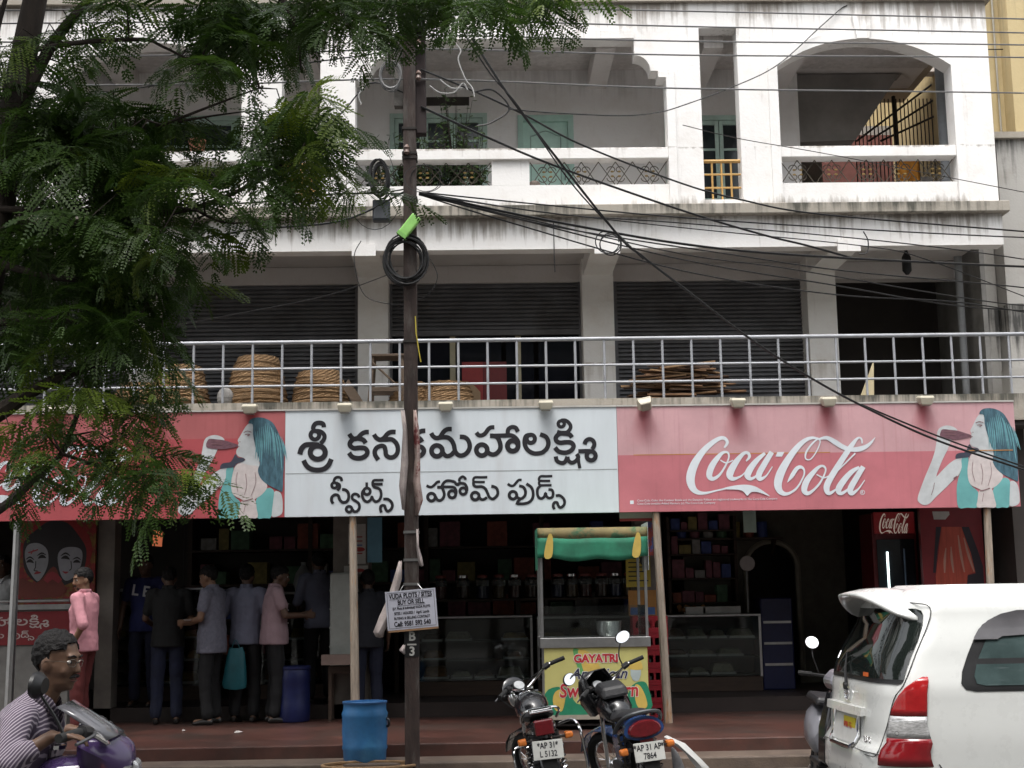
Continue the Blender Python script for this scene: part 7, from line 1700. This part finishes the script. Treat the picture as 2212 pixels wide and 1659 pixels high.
def striped(name,base,line,sc):
    m=bpy.data.materials.new(name); m.use_nodes=True; nt=m.node_tree; L=nt.links; b=nt.nodes['Principled BSDF']
    tc=nd(nt,'ShaderNodeTexCoord'); mp=nd(nt,'ShaderNodeMapping'); mp.inputs['Rotation'].default_value=(0,R_(-32),R_(12)); L.new(tc.outputs['Object'],mp.inputs[0])
    nz=nd(nt,'ShaderNodeTexNoise',Scale=5.,Detail=3.); L.new(tc.outputs['Object'],nz.inputs['Vector'])
    wv=nd(nt,'ShaderNodeTexWave',Scale=sc,Distortion=.9,Detail=1.); wv.bands_direction='X'; L.new(mp.outputs[0],wv.inputs['Vector'])
    cr=nd(nt,'ShaderNodeValToRGB'); cr.color_ramp.elements[0].position=.62; cr.color_ramp.elements[0].color=tuple(base)+(1,); cr.color_ramp.elements[1].position=.78; cr.color_ramp.elements[1].color=tuple(line)+(1,); L.new(wv.outputs[1],cr.inputs[0]); L.new(cr.outputs[0],b.inputs['Base Color']); b.inputs['Roughness'].default_value=.85
    return m
S_str=striped('striped_shirt',(.055,.04,.065),(.30,.26,.30),26)
def rider():
    lx=Vector((math.cos(R_(-12)),math.sin(R_(-12)),0)); ly=Vector((-lx.y,lx.x,0))      # forward, far side
    o=Vector((P(60,1500,YR).x,YR+.10,ROAD))
    def W_(px,py,dd): return P(px,py,YR+dd)
    J={}
    head=W_(124,1428,.12); neck=W_(92,1512,.12); shc=W_(74,1535,.12); chest=W_(35,1610,.12); waist=W_(0,1700,.12); pel=W_(-28,1790,.12)
    base=Vector((pel.x,pel.y,ROAD))
    L=lambda p: tuple(Vector(p)-base)
    J=dict(head=L(head),neck=L(neck),shc=L(shc),chest=L(chest),waist=L(waist),pel=L(pel),
      sr=L(shc+Vector((-.01,-.185,-.03))),sl=L(shc+Vector((.01,.185,-.03))),
      er=L(W_(14,1652,-.22)),wr=L(W_(112,1590,-.17)),el=L(W_(95,1640,.52)),wl=L(W_(150,1575,.50)),dr=(1,.05,-.02),dl=(1,-.1,-.05),
      hr=L(pel+Vector((.02,-.10,-.02))),hl=L(pel+Vector((.02,.10,-.02))),kr=L(pel+Vector((.46,-.20,-.10))),kl=L(pel+Vector((.46,.20,-.10))),ar=L(pel+Vector((.28,-.20,-.50))),al=L(pel+Vector((.28,.20,-.50))),toe=(1,0,0))
    # person() faces +y locally, this pose is given in world axes: build with the head turned to +x
    t=person(tuple(base),0.,'man in striped purple shirt and spectacles riding the purple motorbike',J,skin_mat('skin_rider',(.11,.06,.037)),S_str,cloth('grey_trousers',(.03,.03,.035)),1.48,head_yaw=R_(-106),head_pitch=R_(-6),vox=.007,scale=1.,moustache=True,glasses=True,sit=True,bulk=1.05,hairline=.082,hairlow=-.01,cuff=1)
    return t
RID=rider()
# ================================================================ first floor clutter
M_wick=mat('wicker',(.33,.205,.105),.8,var=.35,scale=14,bump=.9,bscale=40,bstretch=(30,30,120))
def basket(px,Y,zb,rb,rt,h,label,tilt=0):
    """upside-down bamboo basket: wide rim at the floor"""
    x=P(px,840,Y).x; t=thing('bamboo_basket',(x,Y,zb),label,'basket','bamboo baskets on the first floor',rot=(R_(tilt),0,random.Random(px).random()*6),local=True)
    m=MB(); nb=11; n=40
    rows=[]
    for i in range(nb*2+1):
        v=i/(nb*2); r=rb+(rt-rb)*v**1.6
        rows.append([((r+(.006 if (i+k)%2 else -.004))*math.cos(k*2*math.pi/n),(r+(.006 if (i+k)%2 else -.004))*math.sin(k*2*math.pi/n),h*v+.004*math.sin(k*1.9+i)) for k in range(n)])
    m.loft(rows,caps=False); m.add([(rt*.98*math.cos(k*2*math.pi/n),rt*.98*math.sin(k*2*math.pi/n),h) for k in range(n)],[tuple(range(n))])
    m.build('woven_wall',M_wick,t)
    g=MB(); g.tube([(rb*1.02*math.cos(k*2*math.pi/24),rb*1.02*math.sin(k*2*math.pi/24),.02) for k in range(24)],.022,6,closed=True); g.build('rim',M_wick,t,smooth=True)
    for k in range(5):
        z=h*(.12+.17*k); r=rb+(rt-rb)*(z/h)**1.6
        MB().tube([((r+.008)*math.cos(a*2*math.pi/24),(r+.008)*math.sin(a*2*math.pi/24),z+.02*math.sin(a*2*math.pi/24+k)) for a in range(24)],.009,5,closed=True).build('hoop',M_wick,t,smooth=True)
Yb=16.45
basket(385,Yb,3.93,.34,.27,.40,'wide bamboo basket beside the leaves, upside down under another')
basket(392,Yb,4.0,.33,.25,.46,'bamboo basket nested on the one beside the leaves',4)
basket(300,Yb+.1,3.93,.30,.22,.35,'bamboo basket mostly hidden by the leaves')
basket(556,Yb,3.93,.36,.29,.42,'lowest bamboo basket of the tallest stack')
basket(556,Yb,4.02,.345,.27,.46,'middle bamboo basket of the tallest stack',2)
basket(557,Yb,4.10,.33,.24,.47,'top bamboo basket of the tallest stack',-2)
basket(692,Yb,3.93,.34,.28,.36,'lower bamboo basket of the short stack beside the pillar')
basket(692,Yb,3.99,.325,.24,.40,'upper bamboo basket of the short stack beside the pillar',3)
basket(965,16.6,3.93,.35,.24,.33,'pale bamboo basket beside the red boxes')
basket(885,16.6,3.93,.26,.18,.34,'small bamboo basket half behind the pole under the stool')
# stool
M_ow=mat('old_wood',(.12,.085,.06),.8,var=.4,scale=6,stretch=(1,1,4),bump=.3)
x=P(838,800,16.3).x; STL=thing('wooden_stool',(x,16.3,3.93),'tall old wooden stool standing behind the pole','stool')
zs_=4.55
MB().box(x-.21,x+.21,16.12,16.48,zs_-.03,zs_).build('seat',M_ow,STL,bevel=.006)
for sx in(-1,1):
    for sy in(-1,1): MB().tube([(x+sx*.17,16.3+sy*.14,zs_-.03),(x+sx*.21,16.3+sy*.18,3.93)],.024,6).build('leg',M_ow,STL)
for sy in(-1,1): MB().box(x-.19,x+.19,16.3+sy*.17-.01,16.3+sy*.17+.01,4.10,4.15).build('stretcher',M_ow,STL)
MB().tube([(x-.18,16.13,4.45),(x+.17,16.13,4.12)],.014,5).build('brace',M_ow,STL)
# red framed boxes
M_rb=mat('red_board',(.28,.03,.03),.5)
for (pa_,pb_,lb) in ((998,1044,'red framed board with a cream arch print leaning in the open shopfront'),(1044,1095,'plain dark red board beside the arch print')):
    a,b=P(pa_,800,17.3).x,P(pb_,800,17.3).x; t=thing('red_board',((a+b)/2,17.3,3.93),lb,'board')
    MB().box(a,b-.004,17.3,17.34,3.93,P(1020,782,17.3).z).build('panel',M_rb if pa_<1000 else mat('red_board_dark',(.15,.018,.02),.5),t)
    if pa_<1000:
        MB().prism([(a+.05,3.95),(b-.04,3.95)]+[(b-.04-(b-a-.09)*i/10,4.25+.14*math.sin(math.pi*i/20)) for i in range(11)],17.295,17.299).build('arch_print',mat('cream_print',(.36,.24,.14),.6),t)
# pile of wooden slats and bark boards
M_slat=[mat('slat_%d'%i,c,.85,var=.4,scale=5,stretch=(1,4,4),bump=.4) for i,c in enumerate(((.15,.085,.05),(.24,.14,.08),(.09,.055,.038),(.32,.20,.11)))]
r_=random.Random(5); xa,xb=P(1335,830,16.4).x,P(1640,830,16.4).x
for k in range(64):
    lay=k/64; z=3.945+.44*lay; hw=(xb-xa)/2*(1-.45*lay*lay)
    L_=r_.uniform(.45,.85); cx=(xa+xb)/2-.12*lay+r_.uniform(-1,1)*max(.02,hw-L_*.5); y=16.4+r_.uniform(-.22,.22); an=r_.uniform(-.3,.3); ti=r_.uniform(-.10,.10)*(0.4+lay)
    m=MB(); d=Vector((math.cos(an),math.sin(an),ti)).normalized(); w_=Vector((-d.y,d.x,0)).normalized(); u_=d.cross(w_)
    m.obox((cx,y,z),d*L_*.5,w_*r_.uniform(.03,.07),u_*r_.uniform(.006,.012))
    tag(m.build('wood_slat',M_slat[k%4]),'brown split wooden slat lying in the pile on the first floor','slat','slats in the wood pile')
# pale pointed board and small things
a=P(1856,858,16.2); b=P(1888,858,16.2); c=P(1882,780,16.2)
tag(MB().prism([(a.x,3.93),(b.x,3.93),(c.x+.03,c.z)],16.2,16.23).build('pointed_board',mat('cream_board',(.60,.51,.32),.6)),'pale cream pointed board standing in the dark open bay','board')
q=P(752,858,16.2)
tag(MB().obox((q.x+.06,16.2,4.07),Vector((.035,0,.05)),Vector((0,.02,0)),Vector((-.09,0,.14))).build('loose_plank',M_ow),'short plank leaning beside the stool','plank')
q=P(487,840,16.2)
tag(MB().ball((q.x,16.2,4.06),(.10,.06,.12),12,8).build('rag_bundle',mat('rag',(.28,.27,.26),.9,var=.5,scale=14,bump=.8,bscale=18)),'grey rag bundle wedged beside the tallest basket stack','rag')
q=P(1958,560,16.9)
tag(MB().lathe([(.02,0),(.06,.05),(.06,.22),(.02,.30),(.02,.36)],(q.x,16.9,q.z-.2),8).build('hanging_bag',black,smooth=True),'black bundle hanging under the slab by the open bay','bundle')
# ================================================================ balcony plants
M_pot=mat('clay_pot',(.22,.10,.06),.8,var=.25); M_pl=leaf_mat('pot_leaf',(.035,.07,.025),.3)
def plant(x,y,z,h,spread,n,label,grp='potted plants on the middle balcony',seed=1,pot=True,lw=.05):
    t=thing('potted_plant',(x,y,z),label,'plant',grp); r_=random.Random(seed)
    MB().lathe([(.07,0),(.10,.16),(.11,.18),(.11,.2)],(x,y,z),12).build('pot',M_pot,t,smooth=True)
    st=MB(); lf=MB()
    for k in range(n):
        a=r_.random()*6.28; tp=Vector((x+spread*math.cos(a)*r_.random()**.6,y+spread*.5*math.sin(a)*r_.random(),z+.2+h*(.35+.65*r_.random()))); b_=Vector((x,y,z+.18))
        mid=(b_+tp)/2+Vector((0,0,.06)); st.tube([b_,mid,tp],[.005,.004,.002],4,caps=False)
        for q in range(9):
            u=.35+.65*q/8; c=b_*(1-u)**2+mid*2*u*(1-u)+tp*u*u; d=Vector((r_.uniform(-1,1),r_.uniform(-1,1),r_.uniform(-.5,.6))).normalized(); w_=d.orthogonal().normalized()
            l=lw*(.7+.6*r_.random()); lf.add([c,c+d*l*.5+w_*l*.22,c+d*l,c+d*l*.5-w_*l*.22],[(0,1,2,3)])
    st.build('stem',M_bark,t); lf.build('leaves',M_pl,t)
fz=6.24; yb=16.3
for i,(px,h,sp_,n,lb) in enumerate(((815,.85,.22,26,'low potted plant at the corner of the middle balcony'),(872,.95,.28,34,'potted plant behind the pole on the middle balcony'),(930,1.05,.3,40,'bushy potted plant below the mint window'),(985,1.5,.26,54,'tall climbing potted plant in front of the mint window'),(1025,.95,.24,36,'potted plant beside the balcony centre post'),(900,.55,.3,34,'small potted plant low behind the grille'),(960,.6,.3,34,'dense small potted plant behind the gilt scrolls'))):
    plant(P(px,350,yb).x,yb+.12*(i%2),fz,h,sp_,n,lb,seed=i+3,lw=.075)
for i,(px,lb) in enumerate(((430,'dry spindly potted plant on the left balcony wall'),)):
    plant(P(px,320,16.2).x,16.1,6.985,.32,.18,12,lb,'plants on the left balcony',seed=31,lw=.03)
q=P(1155,395,15.95)
tag(MB().ball((q.x,15.99,6.57),(.07,.05,.045),12,8).build('bird_nest',mat('nest_straw',(.16,.13,.11),.95,var=.5,scale=30,bump=1.,bscale=50)),'small grey heap of straw on the balcony ledge by the mint door','nest')
# orange cloth on the stair
a=P(1938,345,17.4); b=P(1988,390,17.4); rows=[[(a.x+(b.x-a.x)*i/8,17.4+.02*math.sin(i*1.6),z) for i in range(9)] for z in (a.z,(a.z+b.z)/2,b.z)]
tag(MB().grid(rows).build('orange_cloth',mat('orange_cloth',(.62,.26,.04),.85,var=.2,scale=12),None,smooth=True,solid=.004),'orange cloth hanging behind the right balcony grille','cloth')
# ================================================================ pavement things
bq=P(788,1640,13.66); 
DR=thing('blue_drum',(bq.x,13.66,.147),'bright blue plastic drum standing on the lower step','drum')
M_bd=mat('blue_plastic',(.028,.135,.31),.45,var=.3,scale=4,col2=(.05,.20,.38),thr=(.5,.7),bump=.1,bscale=20)
hh=P(788,1516,13.66).z-.147; rr=.212
MB().lathe([(rr*.9,0),(rr*.96,.02),(rr*.98,hh*.18),(rr*1.03,hh*.22),(rr*1.0,hh*.28),(rr*1.03,hh*.5),(rr*1.02,hh*.75),(rr*1.05,hh*.80),(rr*.98,hh*.86),(rr*.97,hh*.97),(rr*1.0,hh),(rr*.9,hh),(rr*.88,hh*.6),(rr*.85,hh*.5)],(bq.x,13.66,.147),36).build('drum_wall',M_bd,DR,smooth=True)
MB().lathe([(rr*1.005,hh*.975),(rr*1.02,hh*.985),(rr*1.02,hh*1.01),(rr*.96,hh*1.01),(rr*.95,hh*.98)],(bq.x,13.66,.147),36).build('rim',mat('blue_plastic_dull',(.03,.10,.24),.5),DR,smooth=True)
MB().tube(cat_rom([(bq.x+rr*.98,13.62,.147+hh*.72),(bq.x+rr*1.12,13.6,.147+hh*.68),(bq.x+rr*1.10,13.6,.147+hh*.6),(bq.x+rr*.99,13.62,.147+hh*.58)],4),.012,6).build('handle',black,DR)
q=P(633,1480,16.7)
DR2=thing('dark_blue_drum',(q.x,16.7,.276),'dark blue drum standing in the shade by the counter','drum')
MB().lathe([(.19,0),(.2,.02),(.205,.2),(.2,.22),(.2,.45),(.205,.47),(.2,.6),(.19,.62),(.17,.62)],(q.x,16.7,.277),24).build('drum_wall',mat('navy_plastic',(.008,.013,.07),.45),DR2,smooth=True)
MB().lathe([(.205,.6),(.21,.61),(.21,.635),(.2,.64)],(q.x,16.7,.277),24).build('rim',mat('navy_plastic2',(.01,.015,.07),.45),DR2,smooth=True)
# flat bamboo basket by the pole
q=P(800,1650,13.25); t=thing('flat_basket',(q.x,13.22,.035),'flat bamboo basket lying at the foot of the pole','basket',local=True)
m=MB(); n=44; rows=[]
for v in range(7): 
    r=.36+.08*v/6; rows.append([((r+(.006 if (k+v)%2 else 0))*math.cos(k*2*math.pi/n),.6*(r+(.006 if (k+v)%2 else 0))*math.sin(k*2*math.pi/n),.115*v/6) for k in range(n)])
m.loft(rows,caps=False); m.add([(.36*math.cos(k*2*math.pi/n),.6*.36*math.sin(k*2*math.pi/n),.004) for k in range(n)],[tuple(range(n))]); m.build('woven_wall',M_wick,t)
MB().tube([(.445*math.cos(k*2*math.pi/30),.6*.445*math.sin(k*2*math.pi/30),.12) for k in range(30)],.014,6,closed=True).build('rim',M_wick,t,smooth=True)
# litter and broken kerb stones
r_=random.Random(9); M_lit=mat('litter_paper',(.42,.4,.38),.8)
for i,(px,py,z,lb) in enumerate(((516,1583,.271,'white paper scrap lying on the red platform'),(397,1580,.271,'tiny white scrap near the edge of the red platform'),(836,1608,.15,'crumpled white wrapper beside the blue drum'),(570,1535,.272,'crumpled pale wrapper on the dark shop floor'))):
    q=G(px,py,z); m=MB(); s=.05 if i!=1 else .02
    m.add([(q.x-s,q.y-s*.5,z+.003),(q.x+s,q.y-s*.4,z+.012),(q.x+s*.8,q.y+s*.5,z+.004),(q.x-s*.7,q.y+s*.4,z+.02),(q.x,q.y,z+.022)],[(0,1,4),(1,2,4),(2,3,4),(3,0,4)])
    tag(m.build('litter',M_lit),lb,'litter')
for k in range(26):
    x=-6.5+k*.5+r_.uniform(-.15,.15); y=13.22+r_.uniform(-.12,.12); s=r_.uniform(.03,.07)
    m=MB(); m.ball((x,y,.035+s*.4),(s,s*.8,s*.5),7,5); m.v=[(a+r_.uniform(-.01,.01),b+r_.uniform(-.01,.01),c) for a,b,c in m.v]
    tag(m.build('rubble_stone',mat('rubble',(.15,.125,.11),.9,var=.4,scale=20)),'small broken stone lying along the kerb','stone','rubble along the kerb')
# bench block under the tank and low stand in the shade
q=P(740,1425,16.5)
tag(MB().box(q.x-.25,q.x+.18,16.5,16.6,q.z-.06,q.z+.06).build('shelf_plank',mat('pale_plank',(.20,.14,.12),.7)),'pale plank shelf beside the water tank stand','plank')
